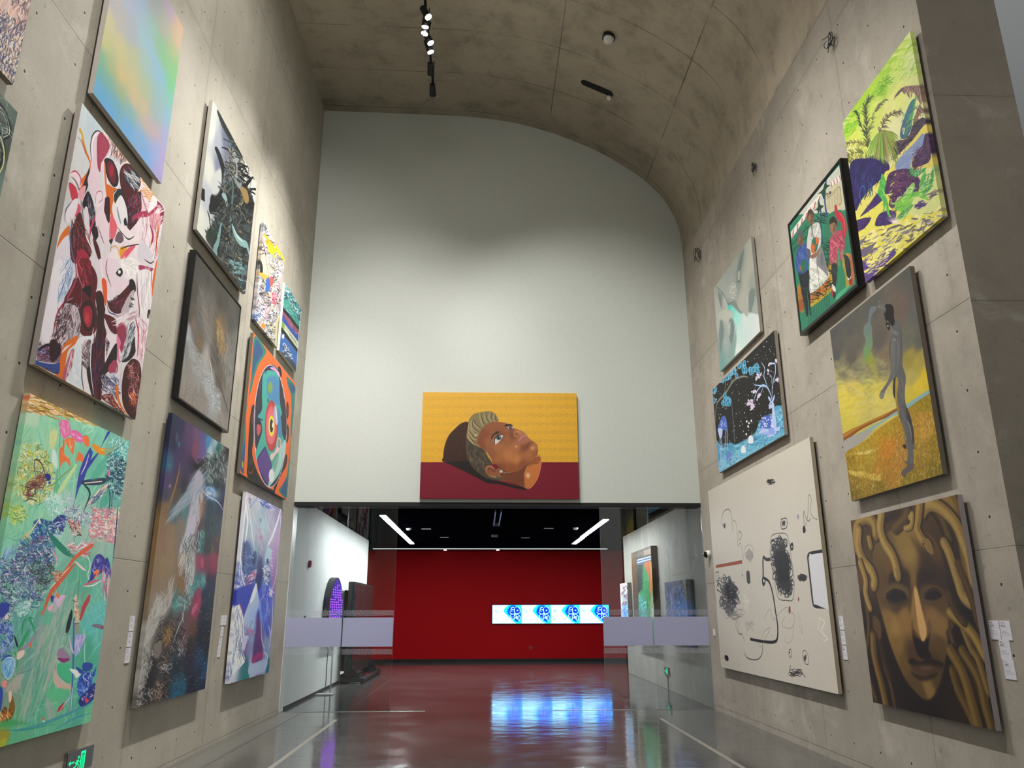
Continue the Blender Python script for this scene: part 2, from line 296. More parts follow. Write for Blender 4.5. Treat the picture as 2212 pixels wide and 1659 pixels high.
    A.F('420,460 540,480 590,640 570,780 500,860 430,840 460,700 500,600', 'c5b2ba'); A.dab('440,480 560,500 580,760 460,840', 90, 90, 9, 100, '3c3a3e f2e6ea 8b7f86 5a2430 d9c6cf', .3); A.S('440,480 540,470 590,600 580,740 520,850', 7, k)
    A.S('545,150 600,300 590,450', 8, k)
    A.F('140,1000 170,840 200,880 270,860 380,900 420,1000 380,1060 260,1060 160,1040', '8c6e86'); A.dab('150,860 400,880 410,1040 150,1030', 110, 60, 9, 10, '2a1630 c8405a e4dce6 5b6bb0 14101a 7a3a5c', .6)
    A.F('270,860 320,820 390,920 340,1030 280,1040', '2c0a18'); A.S('150,930 240,880 300,900', 22, '0f1018')
    A.F('120,1030 200,1060 330,1070 430,1030 400,1130 330,1170 200,1110 120,1070', '2c4690'); A.F('110,1070 200,1110 330,1160 280,1150 130,1100', 'c98a24')
    A.S('420,1040 400,1140 340,1170 220,1120', 10, '101018'); A.F('380,1000 430,860 560,780 540,860 460,940 430,1100 410,1240 300,1190 370,1160', 'e26d1c')
    A.F('400,960 560,800 500,860 430,900', 'efd9df'); A.F('430,1100 500,920 530,980 490,1130 440,1250 400,1230', 'b4566a'); A.S('510,930 470,1080 430,1240', 12, 'e5b6c0')
    A.F('540,860 620,790 740,780 750,700 760,800 700,830 640,820 620,900 600,1030 600,1330 440,1250 500,1120', 'e8ecf0'); A.dab('480,1000 590,900 590,1330 450,1240', 50, 120, 12, 80, 'd5dde4 f6f6f8 c8d0d8', .2, .6)
    A.S('630,830 605,960 600,1100', 14, 'e0681c'); A.F('620,900 680,820 710,900 690,1080 650,1150 600,1040', '6e6470'); A.dab('610,900 700,860 690,1100 620,1080', 80, 60, 10, 90, '2a2a36 d9d0d8 8a2a40 5a5a66 f0e8ec', .5)
    A.S('605,1050 600,1200 620,1350', 12, k); A.F('610,1100 660,1150 690,1250 720,1400 640,1350 620,1250', 'f3e6e8'); A.F('650,1150 690,1100 700,1230 740,1400 700,1390', '171a1e')
    A.F('700,900 740,800 760,560 740,360 800,330 840,480 830,640 850,740 870,860 860,1000 830,1100 800,1240 800,1440 730,1400 700,1240 690,1080', '420f1a'); A.dab('720,800 840,800 850,1000 800,1400 720,1380 700,1100', 160, 110, 12, 92, '2a0e22 5b1c3c 3a2a66 1a0a12 7c2238 12101c', .2)
    A.F('760,400 800,340 830,420 820,560 800,840 770,800 760,560', '2e1012'); A.S('745,330 770,310 830,340 840,480 900,580 960,620', 16, 'efdfe4'); A.S('720,700 700,860 690,1100 720,1380', 13, 'f4edf0'); A.S('760,380 750,560 745,700', 9, k)
    # upper right mass
    A.F('780,0 960,0 980,60 950,180 960,240 1080,200 1060,280 960,330 900,430 860,380 820,280 790,150', 'ecd6de'); A.S('800,0 810,160 850,330 890,430 930,400 920,280', 16, 'f6ecef'); A.F('805,210 850,220 860,360 845,480 825,400', 'e4562c'); A.S('860,0 850,120 900,280', 10, '4c0f1c')
    A.F('950,140 1000,90 1020,140 990,180', k); A.E(985, 130, 14, 20, 'eee'*2, 0); A.F('1000,0 1180,0 1200,100 1150,180 1080,170 1010,90', 'efe6e4'); A.dab('1010,10 1170,10 1170,150 1060,160', 50, 120, 10, 60, 'f8f4f2 dcd4d2 fdfafa', .5, .7, .8)
    A.F('1190,60 1320,90 1330,110 1280,140 1200,120', 'a33a62'); A.F('1180,20 1300,80 1370,0 1200,0', 'ddd2d6'); A.S('1240,0 1300,40 1340,20', 9, k)
    A.F('860,420 900,440 1000,350 1080,260 1090,210 1140,230 1150,330 1060,400 1010,540 960,560 890,520', '47101a'); A.F('1090,220 1120,205 1150,260 1140,340 1100,320', '141116'); A.dab('880,430 1060,330 1040,480 960,540', 70, 70, 12, 130, '6a1a2c 34090f 8a2a44 251018', .3); A.S('860,460 880,540 960,575', 9, '27306a')
    A.F('1000,540 1100,340 1140,330 1110,480 1060,560', 'bfb0b4'); A.S('1150,340 1120,460 1080,560', 16, 'f2eef0'); A.dab('1110,350 1140,380 1130,520 1090,520', 24, 30, 7, 20, '14141a e8e4e8', .3)
    A.F('1160,140 1310,130 1320,480 1290,700 1250,560 1200,540 1190,300', 'eee6e6'); A.dab('1200,150 1310,140 1310,500 1220,520', 60, 170, 9, 92, 'fbf8f6 d9cfd4 c4b2ba', .08, .7); A.S('1165,140 1170,320 1190,520 1180,700', 14, '7c2440'); A.S('1320,80 1310,200 1320,300', 8, k)
    A.F('1360,30 1385,20 1350,260 1325,400 1320,250', 'e4611c'); A.F('1280,520 1310,530 1300,600 1270,600', '121218')
    A.F('830,560 950,620 960,760 900,740 850,640', '55101e'); A.F('950,680 980,600 1060,560 1170,520 1160,600 1060,640 1000,700', 'd9c2ca'); A.dab('960,560 1160,530 1150,600 970,700', 50, 90, 9, -20, 'ecdde2 b8969f f6eef0', .2)
    A.F('960,720 1000,650 1060,700 1060,850 1010,960 980,860', '98304e'); A.S('960,700 1020,660 1060,740 1050,860 1000,960', 14, 'c66a84'); A.F('1060,720 1130,640 1150,700 1130,860 1060,1000 1000,1040 1010,960 1060,860', 'd8d4d8'); A.dab('1070,680 1140,660 1130,860 1020,1020', 90, 90, 8, 110, '1c2230 f4f2f4 5c6674 9aa2ac', .2)
    A.F('1120,840 1150,800 1150,950 1080,1040 1010,1050 1080,980', k); A.F('860,760 950,790 940,880 890,960 840,1060 840,900', 'efe2e6'); A.dab('850,800 880,860 850,1000', 30, 40, 8, 90, '1c1c22 6a2a3c', .4); A.F('960,790 1000,850 980,940 990,1060 960,1000', 'e27aa0')
    A.F('840,1060 950,860 960,1000 940,1100 860,1160 810,1240 820,1130', '201014'); A.F('870,1120 930,1030 970,1080 960,1160 910,1190', 'a83a5c'); A.S('880,1180 940,1180 960,1100', 8, 'f2e8ec'); A.F('830,1330 880,1180 960,1190 980,1420 900,1380', 'c9c6d6'); A.dab('820,1200 970,1200 980,1420 820,1340', 110, 70, 10, 60, '23203a f0eef4 8a86a4 3a1a2c 5f6c96', .5)
    A.F('800,1400 900,1380 960,1480 1050,1600 960,1540 830,1450', '7c2c3a'); A.dab('810,1410 900,1400 1040,1590 940,1530', 110, 40, 8, 30, 'e07a30 f3e2d4 2a1018 b03a30 5a2a4c', .6)
    A.S('960,1300 970,1420 1010,1520 1070,1600', 44, 'e2701c', tap=2); A.F('1060,1080 1120,1020 1190,1060 1210,1200 1180,1400 1160,1540 1150,1640 1080,1600 1020,1480 1010,1300 1030,1150', '3a1014')
    A.dab('1080,1080 1190,1080 1180,1400 1140,1560 1080,1400', 170, 60, 10, 80, 'a8626c 7c1c30 1c0c10 d6a2a8 55161e c26a50', .6); A.dab('1080,1380 1160,1350 1150,1480 1100,1500', 24, 50, 10, 70, 'e07a2c f3d8c8 d9541c', .4); A.S('1010,1060 1000,1200 1010,1400', 12, 'd9b8c4')
    A.F('1150,760 1240,820 1250,960 1200,1040 1160,1000', 'ecd6dc'); A.dab('1170,620 1260,760 1240,1000 1180,1000', 60, 150, 9, 92, 'f6ecee d49aa8 fff8fa b05a70', .12); A.S('1150,600 1180,760 1170,1000', 18, 'b0223c')
    A.S('1290,560 1280,700 1260,860', 12, 'f6f2f4')
def art_wreck(A):
    A.v(400, 200, 3.77)
    A.G([(230, 80, 'dde2dc'), (220, 300, 'dfe2d8'), (260, 400, 'aab0bc'), (340, 380, '6d7286'), (420, 600, '9aa09e'), (200, 650, 'd9dacd'), (280, 600, '7d849a'), (180, 850, 'b8bcc4'), (120, 1050, 'e0e2d6'), (170, 1150, 'd6dacf'), (500, 620, 'dcdcd4'), (560, 900, 'e2e2d8'), (300, 900, '2a2d30'), (380, 1000, '33363a'), (450, 1300, '2b3034'), (480, 1600, '262a2c')], 4)
    A.F('260,140 340,250 450,470 460,540 430,530 380,420 330,330 290,250', '1e2226', 6)
    A.F('240,450 265,450 310,560 320,640 300,800 330,980 250,990 200,980 200,900 260,830 300,760 290,620 260,510', '17191c'); A.F('210,840 330,800 360,960 230,990', '14171a', 3); A.F('130,770 160,790 160,890 130,870', '121416', sm=0)
    A.F('210,700 290,620 290,760 260,830 220,820', 'c9ccc8', 8)
    A.F('300,820 430,700 570,950 520,1640 430,1560 240,1300 170,1190 190,1120 260,1000', '26292b', 8)
    A.dab('340,360 450,500 540,900 560,1100 490,1640 240,1290 180,1180 300,860', 420, 90, 7, 75, '0e1112 16191b 3b4145 54605f 22302c 6d6a58 101416 2f4a46 8a7c5c', .6, .95, .7)
    A.dab('430,500 560,720 560,980 500,900', 30, 90, 8, 60, '121315 1c1e20', .8, 1, .8); A.F('470,760 530,690 545,710 480,800', '17191b', sm=0); A.F('440,760 500,790 520,880 490,900 460,820', '9a7f4a', 4)
    for p, w, c in (('260,1310 240,1290 270,1200 290,1080', 42, '7fa5a4'), ('250,1280 262,1200 280,1090', 16, 'b9d3d0'), ('380,1070 410,1160 460,1220 500,1240 520,1310', 40, '86adab'), ('390,1090 425,1170 470,1215', 14, 'c0d8d4'), ('300,830 330,860 340,930', 34, '8fb0ae'), ('330,1300 360,1180 370,1000 390,800 380,700', 18, '5d7a78'), ('290,960 300,1040 280,1120', 22, '6f9490'), ('400,700 440,760 460,740', 24, '8b9096'), ('400,520 420,600 420,700', 16, '9da2a6')):
        A.S(p, w, c)
    A.dab('300,850 520,1150 490,1550 300,1300', 26, 60, 3.5, 60, 'b7a47c c8b894 a98050', .8, .8, 1.4); A.dab('340,380 400,600 420,800 340,700', 20, 110, 4, 85, '8a7f68 a5987c 3a3d42', .2, .7)
    A.dab('330,900 560,950 500,1620 300,1300 200,1150', 160, 90, 14, 70, '1a1d1f 2c3234 3c4648 20282a 505a58', .5, .85, .5); A.S('380,1070 410,1160 460,1220 500,1240 520,1310', 34, '86adab'); A.S('390,1090 425,1170 470,1215', 12, 'c0d8d4'); A.S('260,1310 245,1290 270,1200 290,1080', 34, '7fa5a4')
    A.F('180,1130 200,1110 250,1130 240,1180 180,1210', '26392c'); A.S('180,960 200,1040 215,1270', 14, '1d2a22')
    A.dab('350,1350 500,1400 490,1620 440,1540', 60, 60, 6, 40, '4f7a7c 2c4a4c 7fa7a8 101314', .6, .9, 1)
def art_ash(A):
    A.v(370, 530, 4.046)
    A.G([(220, 60, '4a4845'), (300, 200, '504d48'), (200, 350, '504c46'), (600, 540, '4e4b46'), (450, 400, '4c4944'), (160, 600, '5a5048'), (260, 480, '78736c'), (330, 620, '7a746c'), (430, 750, '7d6a4e'), (540, 650, '565450'), (140, 760, 'b4b4ba'), (200, 700, '6b6a6c'), (240, 860, '6f6558'), (130, 900, '9c9a9a'), (200, 1000, 'a4a19d'), (300, 1000, 'b7b2ac'), (380, 950, '4f4b48'), (480, 900, '8d877c'), (560, 850, '7d7a74'), (520, 1080, '8b8880'), (100, 1150, 'a39c94'), (250, 1150, 'aca8a4'), (330, 1220, 'c4c8ca'), (420, 1180, '6e645a'), (120, 1300, 'a59d95'), (260, 1350, 'a09890'), (380, 1400, 'bcc0c2'), (470, 1400, '8c8780'), (430, 1550, 'a49d96'), (490, 1600, 'a19a92')], 4)
    A.N(.1, 10, 60)
    A.dab('220,60 600,540 540,900 160,580', 260, 110, 5, 80, '3c3a37 5c5650 6b6154 484440 7c7468', .2, .4, .2, 2)
    A.dab('240,300 330,560 400,900 380,1100 280,700', 60, 130, 10, 72, 'a59e94 b4aea4 8a8478', .12, .3, .1, 4); A.dab('160,570 210,640 270,900 220,900', 40, 80, 7, 72, 'a07c50 b48c60 8a6440', .12, .4, .2, 2)
    A.dab('400,640 460,720 470,920 420,1000 400,850', 110, 60, 8, 88, 'a87c3c c0934c 8c6a3a d8c8a0', .2, .6, .3, 1); A.dab('430,820 540,860 530,1250 440,1250', 120, 60, 4, 92, 'c9ccc6 3f3b38 a8a498 e0e0da 6a5a48', .15, .5, .2)
    A.dab('110,740 250,930 330,1100 430,1300 440,1480 300,1300 180,1080', 420, 44, 9, 62, 'c4c8ca d8dcde aab0b4 ccd0d0 8f9498', .5, .3, .2, 3); A.dab('300,1120 420,1300 440,1500 340,1380', 150, 22, 5, 60, 'f2f6f8 cfdce4 98a4aa 7c7870', .9, .6)
    A.S('330,980 350,1080 360,1180', 9, 'e8dccb'); A.S('380,1120 430,1240 480,1400 500,1480', 12, '4c443c', 3, .8); A.dab('100,1200 280,1300 460,1600 380,1560 70,1320', 140, 30, 5, 40, '8a8078 b8b0a8 7a7068', .8, .4)
def art_collage(A):
    A.v(535, 470, 4.877)
    A.G([(180, 60, '7f848e'), (200, 250, 'b9b8c2'), (160, 380, 'd9bfa0'), (180, 500, 'e6cbb2'), (380, 430, 'b9b08a'), (300, 400, '8d9488'), (150, 560, '2e3430'), (220, 640, 'd9a860'), (330, 640, 'c2b6b4'), (120, 800, 'a8a2ae'), (300, 850, 'd8c0c4'), (130, 1000, 'c4b8bc'), (330, 950, '8f8a90'), (150, 1150, 'd3c6a6'), (250, 1150, '7a7f90'), (320, 1150, 'c9c2a0'), (300, 1350, '9aa084')], 3)
    A.dab('170,50 240,120 390,420 380,560 330,640 340,800 350,1000 300,1340 60,1080 90,800 130,500', 700, 46, 9, 80, 'f0eeea d8d2d6 3a3e46 8a8f9a c4b8c0 e8d8b0 5a5f58 ffffff 2a2c34 b5a0a0 7c86a0', .8, .9, .8)
    A.dab('180,160 260,300 250,380 200,280', 26, 60, 22, 60, 'd9a224 e8c020 c98a30', .4); A.dab('300,280 350,340 390,400 380,440 320,380', 18, 50, 20, 50, 'e6d023 d0b428', .4); A.dab('240,300 290,340 280,400 240,380', 14, 50, 22, 20, 'e8d81c f0e040', .4)
    A.F('150,400 210,420 230,640 160,600', 'e3c6aa'); A.F('135,450 160,520 155,600 130,580', '1c201e'); A.S('120,590 180,620 270,670', 28, 'e0a648'); A.S('160,230 200,480 250,780', 7, '7c2a22', tap=0); A.S('200,490 245,490', 8, 'c0443c'); A.S('225,140 235,330', 6, '7a2a20')
    A.F('200,640 240,660 230,760 190,780', '3a64b0', 4); A.F('240,620 270,650 260,720 235,700', 'd8584c', 3); A.dab('260,780 310,800 300,920 260,900', 40, 30, 7, 80, 'd84a68 f2a8b8 c02a4a', .6)
    A.dab('70,1000 160,930 170,1050 90,1080', 40, 50, 7, 60, '2f4c8c 4a68a4 f0f0f4', .6); A.E(165, 1140, 22, 26, 'd9813a', 4); A.dab('210,1060 290,1100 280,1300 230,1200', 60, 50, 9, 70, '2a3a60 e8e6ea 55606c d8b040', .6)
    A.F('300,1100 345,1000 350,1090 310,1340 290,1340', 'c8bf94'); A.F('320,1120 345,1050 325,1360 305,1350', '7c8462')
    A.S('190,880 240,885', 7, 'cc3a54'); A.dab('180,940 220,940 200,1100', 16, 60, 9, 95, 'e89ab8 f2c0d0', .2)
def art_stripes(A):
    A.v(535, 470, 4.877)
    k = '0f1218'
    A.F('300,560 620,900 620,1700 250,1500', '4a6aa8', sm=0)
    A.F('398,670 568,960 545,1160 372,935', '2f7f86', sm=0); A.dab('390,680 560,950 545,1150 378,930', 260, 50, 10, 60, '1c4a54 6fb4b0 d4e6de 2a6a92 12303c 3f9a8c a8d4c4', .5, .85, .6); A.F('385,850 450,900 540,1100 545,1160 375,920', '3fa48c', 12, .6)
    A.F('398,668 420,700 570,955 568,975 540,930 400,690', '2468a0', 3)
    A.F('372,935 545,1160 540,1200 365,975', k, sm=0); A.F('375,985 538,1190 535,1240 372,1040', '8f4a5c', sm=0); A.F('370,1010 538,1225 533,1310 362,1090', '2b4aa4', sm=0); A.dab('375,990 530,1190 530,1240 375,1050', 50, 60, 8, 50, 'b07a84 7c3a54 a06070', .2, .6)
    A.F('362,1085 533,1310 531,1390 355,1160', 'c9cdb0', sm=0); A.F('360,1090 390,1130 380,1180 357,1150', '7fa04a', 2); A.S('440,1230 520,1340', 4, '3a5a4a', tap=0); A.S('400,1160 510,1310', 4, '6a8a7a', tap=0)
    A.F('357,1150 531,1390 528,1440 353,1200', k, sm=0)
    A.F('353,1200 528,1430 512,1640 333,1410', '3466b0', sm=0); A.N(.06, 14, 14)
    A.dab('360,1330 400,1330 460,1440 500,1560 500,1610 380,1460', 110, 30, 9, 40, 'e8eef4 cdd8e6 28344a 1c2434 8fa4c4', .6, .9); A.F('400,1500 440,1470 510,1570 512,1640', '1e2838', 8, .8)
    A.F('362,1240 385,1230 380,1275 365,1270', 'e8eef6')
    A.S('570,955 545,1160 512,1650', 7, 'e6e8e0', tap=0)
def art_eye(A):
    A.v(500, 700, 4); O = 'ee6a28'; B = '2f5580'; T = '2f7c72'; K = '1c1a1a'
    A.F('-60,-60 760,-60 760,1800 -60,1800', O, sm=0)
    A.F('200,110 290,210 295,260 240,340 200,450 175,560 155,600 175,400', T); A.F('208,140 265,215 268,260 215,340 185,440 180,400', B); A.F('150,610 165,560 120,760 100,1000 80,1260 105,1275 120,1050 125,900 128,780', T)
    A.F('75,1230 110,1290 108,1240 118,1000', B); A.E(97, 1215, 6, 30, 'b0b860')
    A.F('478,455 550,540 545,640 520,740 515,620 490,540', T); A.F('495,500 548,550 540,600 515,580', B)
    A.F('545,640 548,760 520,960 500,1120 508,1000 515,800', T); A.F('500,1120 510,1040 500,1250 480,1500 410,1440 440,1390 480,1300', T); A.F('478,1330 470,1480 430,1440', B)
    for p in ('182,700 200,720 198,860 190,1000 180,1130 230,1290 300,1400 370,1440 360,1460 240,1390 140,1320 140,1180 150,950 165,780', '402,375 420,370 435,420 430,460 415,430', '478,680 492,690 494,770 485,820 475,780', '482,870 496,900 494,980 478,1030 470,980', '470,1125 482,1150 470,1230 420,1320 380,1430 360,1450 400,1300 450,1180'):
        A.F(p, K)
    A.F('182,760 196,720 190,850 172,850', '5a2c22'); A.F('480,700 490,740 486,790 479,770', '6a3022'); A.F('482,910 490,930 488,980 478,1000', '6a3022'); A.F('462,1150 472,1160 462,1220 450,1210', '5a2420'); A.E(168, 1185, 20, 38, '34302e'); A.S('140,1270 170,1290 195,1240', 4, 'c05a40')
    A.E(335, 882, 143, 530, 'd8cfe0', rot=0); 
    ov = [(335+138*math.cos(t)-8*math.cos(t)*0, 882+524*math.sin(t)) for t in np.linspace(0, 2*math.pi, 60, endpoint=False)]
    A.F(ov, '23406a', sm=0); A.F([(335+(x-335)*.98, 882+(y-882)*.985) for x, y in ov], '2c2a36', sm=0)
    A.F('255,540 235,580 205,750 198,900 205,1080 235,950 275,900 270,820 225,800 235,760 265,740 262,600', '2b2a38')
    A.F('268,460 290,410 340,400 390,420 412,480 415,600 425,720 440,780 425,800 425,850 445,930 440,960 465,1000 462,1100 420,1280 330,1400 310,1400 250,1250 215,1170 208,1120 240,1010 265,920 250,830 225,810 232,785 262,740 262,600', '45ab9c')
    A.S('266,470 262,620 262,735 228,790 232,812 270,830', 6, '22306a', tap=0); A.F('310,470 360,450 400,470 415,600 420,700 370,680 320,640 305,560', '4a86b8', 10); A.E(335, 548, 20, 52, '7da046', 5); A.F('400,720 435,850 440,940 420,980 395,900', '4487b4', 6)
    A.F('333,372 370,370 410,420 410,455 380,410 345,390', 'e09acb'); A.S('290,430 320,375 360,362 410,410', 12, '1c2260'); A.S('207,740 200,900 205,1060', 5, 'b890c8', tap=0); A.S('245,560 258,500', 9, 'd890c8'); A.E(207, 1085, 7, 22, 'e8a0b8')
    A.F('415,600 430,560 470,700 478,880 465,1000 440,950 430,800 445,760 425,720', '2e2c38'); A.F('222,870 250,875 255,920 230,965 220,930', 'c8505c')
    A.E(345, 880, 56, 220, '9c2c34'); A.E(343, 880, 52, 210, 'c0403c'); A.E(345, 870, 45, 160, 'd8606a'); A.E(340, 890, 40, 150, 'de7078'); A.F('375,700 390,740 397,860 380,860 365,790', 'b8a8c8'); A.F('380,710 392,760 398,850 390,860', 'ded8e4')
    A.E(346, 881, 26, 90, 'f0dc28'); A.E(346, 881, 18, 62, 'e8e4b0'); A.E(346, 880, 15, 58, '161414'); A.F('355,850 362,870 356,900 350,880', 'e8e8e0')
    A.E(410, 1035, 20, 55, 'e8c8c8'); A.E(410, 1032, 14, 44, '8a9a94'); A.F('395,1060 415,1090 380,1130 350,1180 335,1150 345,1120 370,1110', 'ecc4c0'); A.S('360,1110 390,1050', 20, '6a8cae')
    A.F('290,1060 300,1080 310,1120 330,1180 345,1220 335,1300 310,1390 250,1280 220,1190 250,1120', '5e3f8a'); A.S('292,1060 245,1130 222,1195 260,1300 310,1392', 7, '201e5a', tap=0); A.S('296,1070 330,1170 345,1215 340,1260', 6, '201e5a', tap=0)
    A.F('400,1130 450,1010 465,1030 455,1140 410,1290 340,1390 320,1390 345,1270', 'a8cfc8'); A.F('380,1170 410,1120 400,1200 370,1280 360,1230', '7fae9a'); A.E(345, 1310, 22, 58, 'dfe8e4'); A.F('310,640 325,660 310,680', '2c6a6a')
    A.S([(335+141*math.cos(t), 882+528*math.sin(t)) for t in np.linspace(0, 6.28, 60)], 3, 'e8dcec', tap=0, sm=0)
def art_mint(A):
    A.v(0, 840, 4)
    A.G([(300, 60, '9cc8a0'), (300, 300, '8ecaa8'), (600, 300, '84c6a6'), (900, 450, '78c0a4'), (1050, 500, '8cc4b4'), (250, 450, '98cca4'), (150, 800, '9ac48c'), (400, 600, '96cca8'), (600, 700, '78c0a0'), (800, 700, '68b49c'), (1000, 800, '5aa094'), (100, 1200, '84c8a0'), (300, 1100, '8accaa'), (60, 1450, '8ccab4'), (500, 1000, '9cd0b8'), (700, 1200, '9abcb0'), (900, 1300, '90b4a4'), (200, 1500, '6a9a9c'), (700, 1600, '5aa88e'), (900, 1700, '66b0a0'),
         (200, 2000, '5aa094'), (500, 2000, '6cac98'), (850, 2100, '5cb4ae'), (300, 2400, '6a9c90'), (500, 2300, '84ae98'), (750, 2300, '48a488'), (300, 2700, '50a488'), (100, 2600, '7c9484'), (500, 2650, '62b08e'), (700, 2800, '4aa08c'), (100, 3000, '5aac84'), (0, 3040, '8c9a40'), (400, 3000, '60b490'), (750, 2850, '6abc90')], 4)
    A.N(.05, 20, 60); R = A.rng
    A.dab('250,50 1100,450 1000,1500 780,2850 0,3050 -200,1500', 500, 180, 26, 105, '8fd0b0 6fb89c a4d8bc 5aa890 94ccb8', .5, .28, .2)
    A.F('245,50 420,100 700,240 860,330 700,270 500,225 240,200', 'e2b68a'); A.dab('250,50 400,100 860,330 640,260 240,200', 120, 130, 10, 20, 'b8922c e8c89a 8a6c24 f0d8b8 c8a040 e0a080 6a5420', .25)
    A.F('215,200 330,220 320,330 220,300', 'c4d0b8', 20, .6); A.S('245,60 260,60 250,90', 7, 'd83a30')
    A.F('510,300 545,268 590,280 610,340 600,400 560,430 520,380', 'dd6aa0'); A.F('600,380 650,355 710,400 720,450 690,465 640,440', 'd968a0'); A.dab('520,290 600,290 600,400 530,400', 10, 40, 5, 80, 'f4d4e4 f0a8cc', .4); A.dab('610,380 710,410 690,450', 7, 34, 5, 60, 'f4d4e4', .5)
    A.S('710,350 740,320 790,325 800,360 740,390', 22, 'a9d8bc', a=.7)
    for p in ('560,440 640,430 640,520 630,570 600,520', '720,410 760,410 775,470 760,500 730,480', '680,545 720,580 715,630 670,620 650,650 665,580', '515,520 550,510 560,570 600,600 605,670 570,630 540,640 520,670'): A.F(p, 'e0703a')
    A.S('550,430 548,500 520,560', 22, 'd8683a'); A.S('600,430 602,480', 8, 'd8683a'); A.dab('570,440 640,440 620,540', 9, 24, 5, 80, 'f8d8c0', .4); A.dab('520,530 600,590 590,650', 8, 24, 4, 80, 'f4c0a0', .4)
    A.F('430,380 500,360 480,480 430,520', 'c8d48c', 10, .7); A.dab('420,360 500,380 460,520', 14, 90, 10, 100, 'd8c88c b8cc60 e4d0a8', .2, .6)
    # yellow bush
    A.dab('200,480 300,450 440,600 480,760 420,960 250,1000 120,900 160,680', 380, 50, 10, 70, 'c4c48c a8a838 d8d8a0 7c8430 e4e0b8 b89c30 8cb080 d0c840 5c7048 e0e4c0', .9, .8, .9); A.dab('60,1000 200,1020 240,1120 120,1160 50,1080', 60, 70, 12, 60, 'c8d060 a4bc40 5a9a50 dce094', .9)
    A.dab('250,820 380,700 400,800 300,900 200,960', 60, 70, 9, 120, '6a2a30 8c4434 3c2030 a08040 7a2a44', .6, .9, .9); A.S('370,880 390,760 360,650 310,610 296,670 310,760', 10, '5a2a48'); A.S('210,980 260,950 320,970', 8, '3c2828'); A.S('340,1010 350,900 400,800', 6, '6a6a7c')
    A.F('390,740 430,740 438,780 410,795', '1c2c84'); A.E(428, 812, 11, 11, '2440a0'); A.S('410,845 470,820 540,750 640,670', 9, '8c8838'); A.S('370,600 400,580 400,545', 12, '8a8a34')
    # vertical stems and leaves
    A.S('540,170 520,400 510,600 530,850 560,1000', 6, '4f9c80'); A.S('640,590 645,700 625,950', 5, 'c8e0d0'); A.F('480,500 500,640 500,800 520,850 460,920 490,700', '4aa474', 4, .7); A.F('455,520 490,560 500,690 450,640', 'd4e4e0', 8, .8)
    A.F('500,880 640,670 660,670 560,850 520,900', 'bcd494', 3); A.S('560,800 640,680', 8, 'ece8b8')
    A.F('770,520 790,530 800,560 760,680 720,800 680,860 650,940 690,700', '38409a'); A.S('770,560 740,660 700,740', 9, 'f0dce0'); A.F('930,370 955,370 880,490 850,560 790,650 720,760 660,930 620,1080 640,980 740,680 850,540', '2e3c94'); A.S('610,1090 650,960', 5, 'e8e8f4'); A.S('835,400 800,480', 8, '5c7ca0')
    A.S('810,480 850,530 930,545 1010,520 1060,450 1078,430', 46, 'd98a28', tap=1); A.S('830,500 900,530 980,520 1050,460', 12, 'eaa440'); A.F('800,480 860,500 860,560 810,520', 'dc8c24')
    A.F('900,550 960,380 1000,400 1110,450 1100,620 1070,900 1000,1000 930,900', '68a89c', 10, .7); A.dab('920,600 1000,560 1090,620 1080,880 1010,950 930,860', 240, 60, 10, 80, '1c3c50 2c5468 0e2434 7cb4b0 d8ecec 18445c 4c8c94', .9, .85, .9); A.dab('960,440 1100,440 1100,600 980,600', 70, 70, 8, 100, '4cb0b4 9cd4cc 2a7480 c8e8e0', .6); A.E(942, 725, 9, 28, 'd86a90')
    A.F('700,800 780,780 900,770 920,800 860,830 730,830', '1f3c50'); A.S('730,815 880,800', 22, 'e8c8b8'); A.S('720,820 770,880 770,940 730,1040', 20, '17323c'); A.F('750,1000 860,860 930,820 900,900 800,990', 'd8c0b0'); A.dab('760,990 920,830 900,900 800,1000', 34, 90, 7, 130, '3a6c8c f0e0d4 28506c c08c74', .2)
    A.S('940,850 950,950 930,1150', 14, '1a3444'); A.S('970,880 960,1050 930,1180', 10, '223c50'); A.S('870,880 800,1150 740,1330', 6, '3a5c8c'); A.F('780,760 930,560 900,700 830,780', '4aa48c', 8, .7); A.F('860,1000 930,860 940,950 900,1040', '3f9c86', 6, .7)
    A.dab('530,900 640,880 600,1100 560,1080', 24, 80, 8, 100, 'b8a8c8 dcd0e4 8cc4b4', .6, .7, .9); A.dab('370,960 500,900 560,1080 450,1100', 70, 60, 9, 80, 'd8ece4 a4d4c8 6cc0b0 f4f8f4', .8, .7, .9)
    # middle band
    A.F('450,1150 520,1090 570,1110 520,1180 470,1180', '2c3c84', 3); A.dab('430,1160 530,1100 580,1120 520,1280 440,1260', 60, 50, 12, 90, '2c3a8c 1c2858 c8d0ec 44589c', .8); A.dab('560,1040 700,1020 780,1080 760,1180 600,1180', 70, 60, 8, 90, '5c6c9c b4bcd4 e8e4ec 30405c c09cb0', .9)
    A.dab('780,1040 1040,1040 1000,1330 780,1280', 300, 44, 10, 60, 'e08c8c f0b4a8 c86a7c f4d4cc a88c94 d8547c f0e0d8 7c8c9c', .9, .85, 1); A.S('850,1070 860,1160', 30, 'e47c8c'); A.S('1020,1000 1000,1250 970,1550', 14, '1c2c54')
    A.dab('300,1150 420,1120 440,1280 280,1290', 110, 50, 14, 80, '20508c 2c6ca4 143c64 5c94bc e4ecf4', .8, .85, .8); A.dab('580,1130 700,1160 690,1280 620,1240', 30, 50, 10, 70, 'e89c94 b43c3c 2a1c20 f0d8d4', .8); A.S('640,1260 640,1330', 14, '1a1c28')
    A.S('370,1080 290,1200 210,1290', 12, 'e0cc9c'); A.F('205,1290 240,1240 240,1290', 'e8b878'); A.S('60,1280 130,1310 200,1290', 5, '5c94a8')
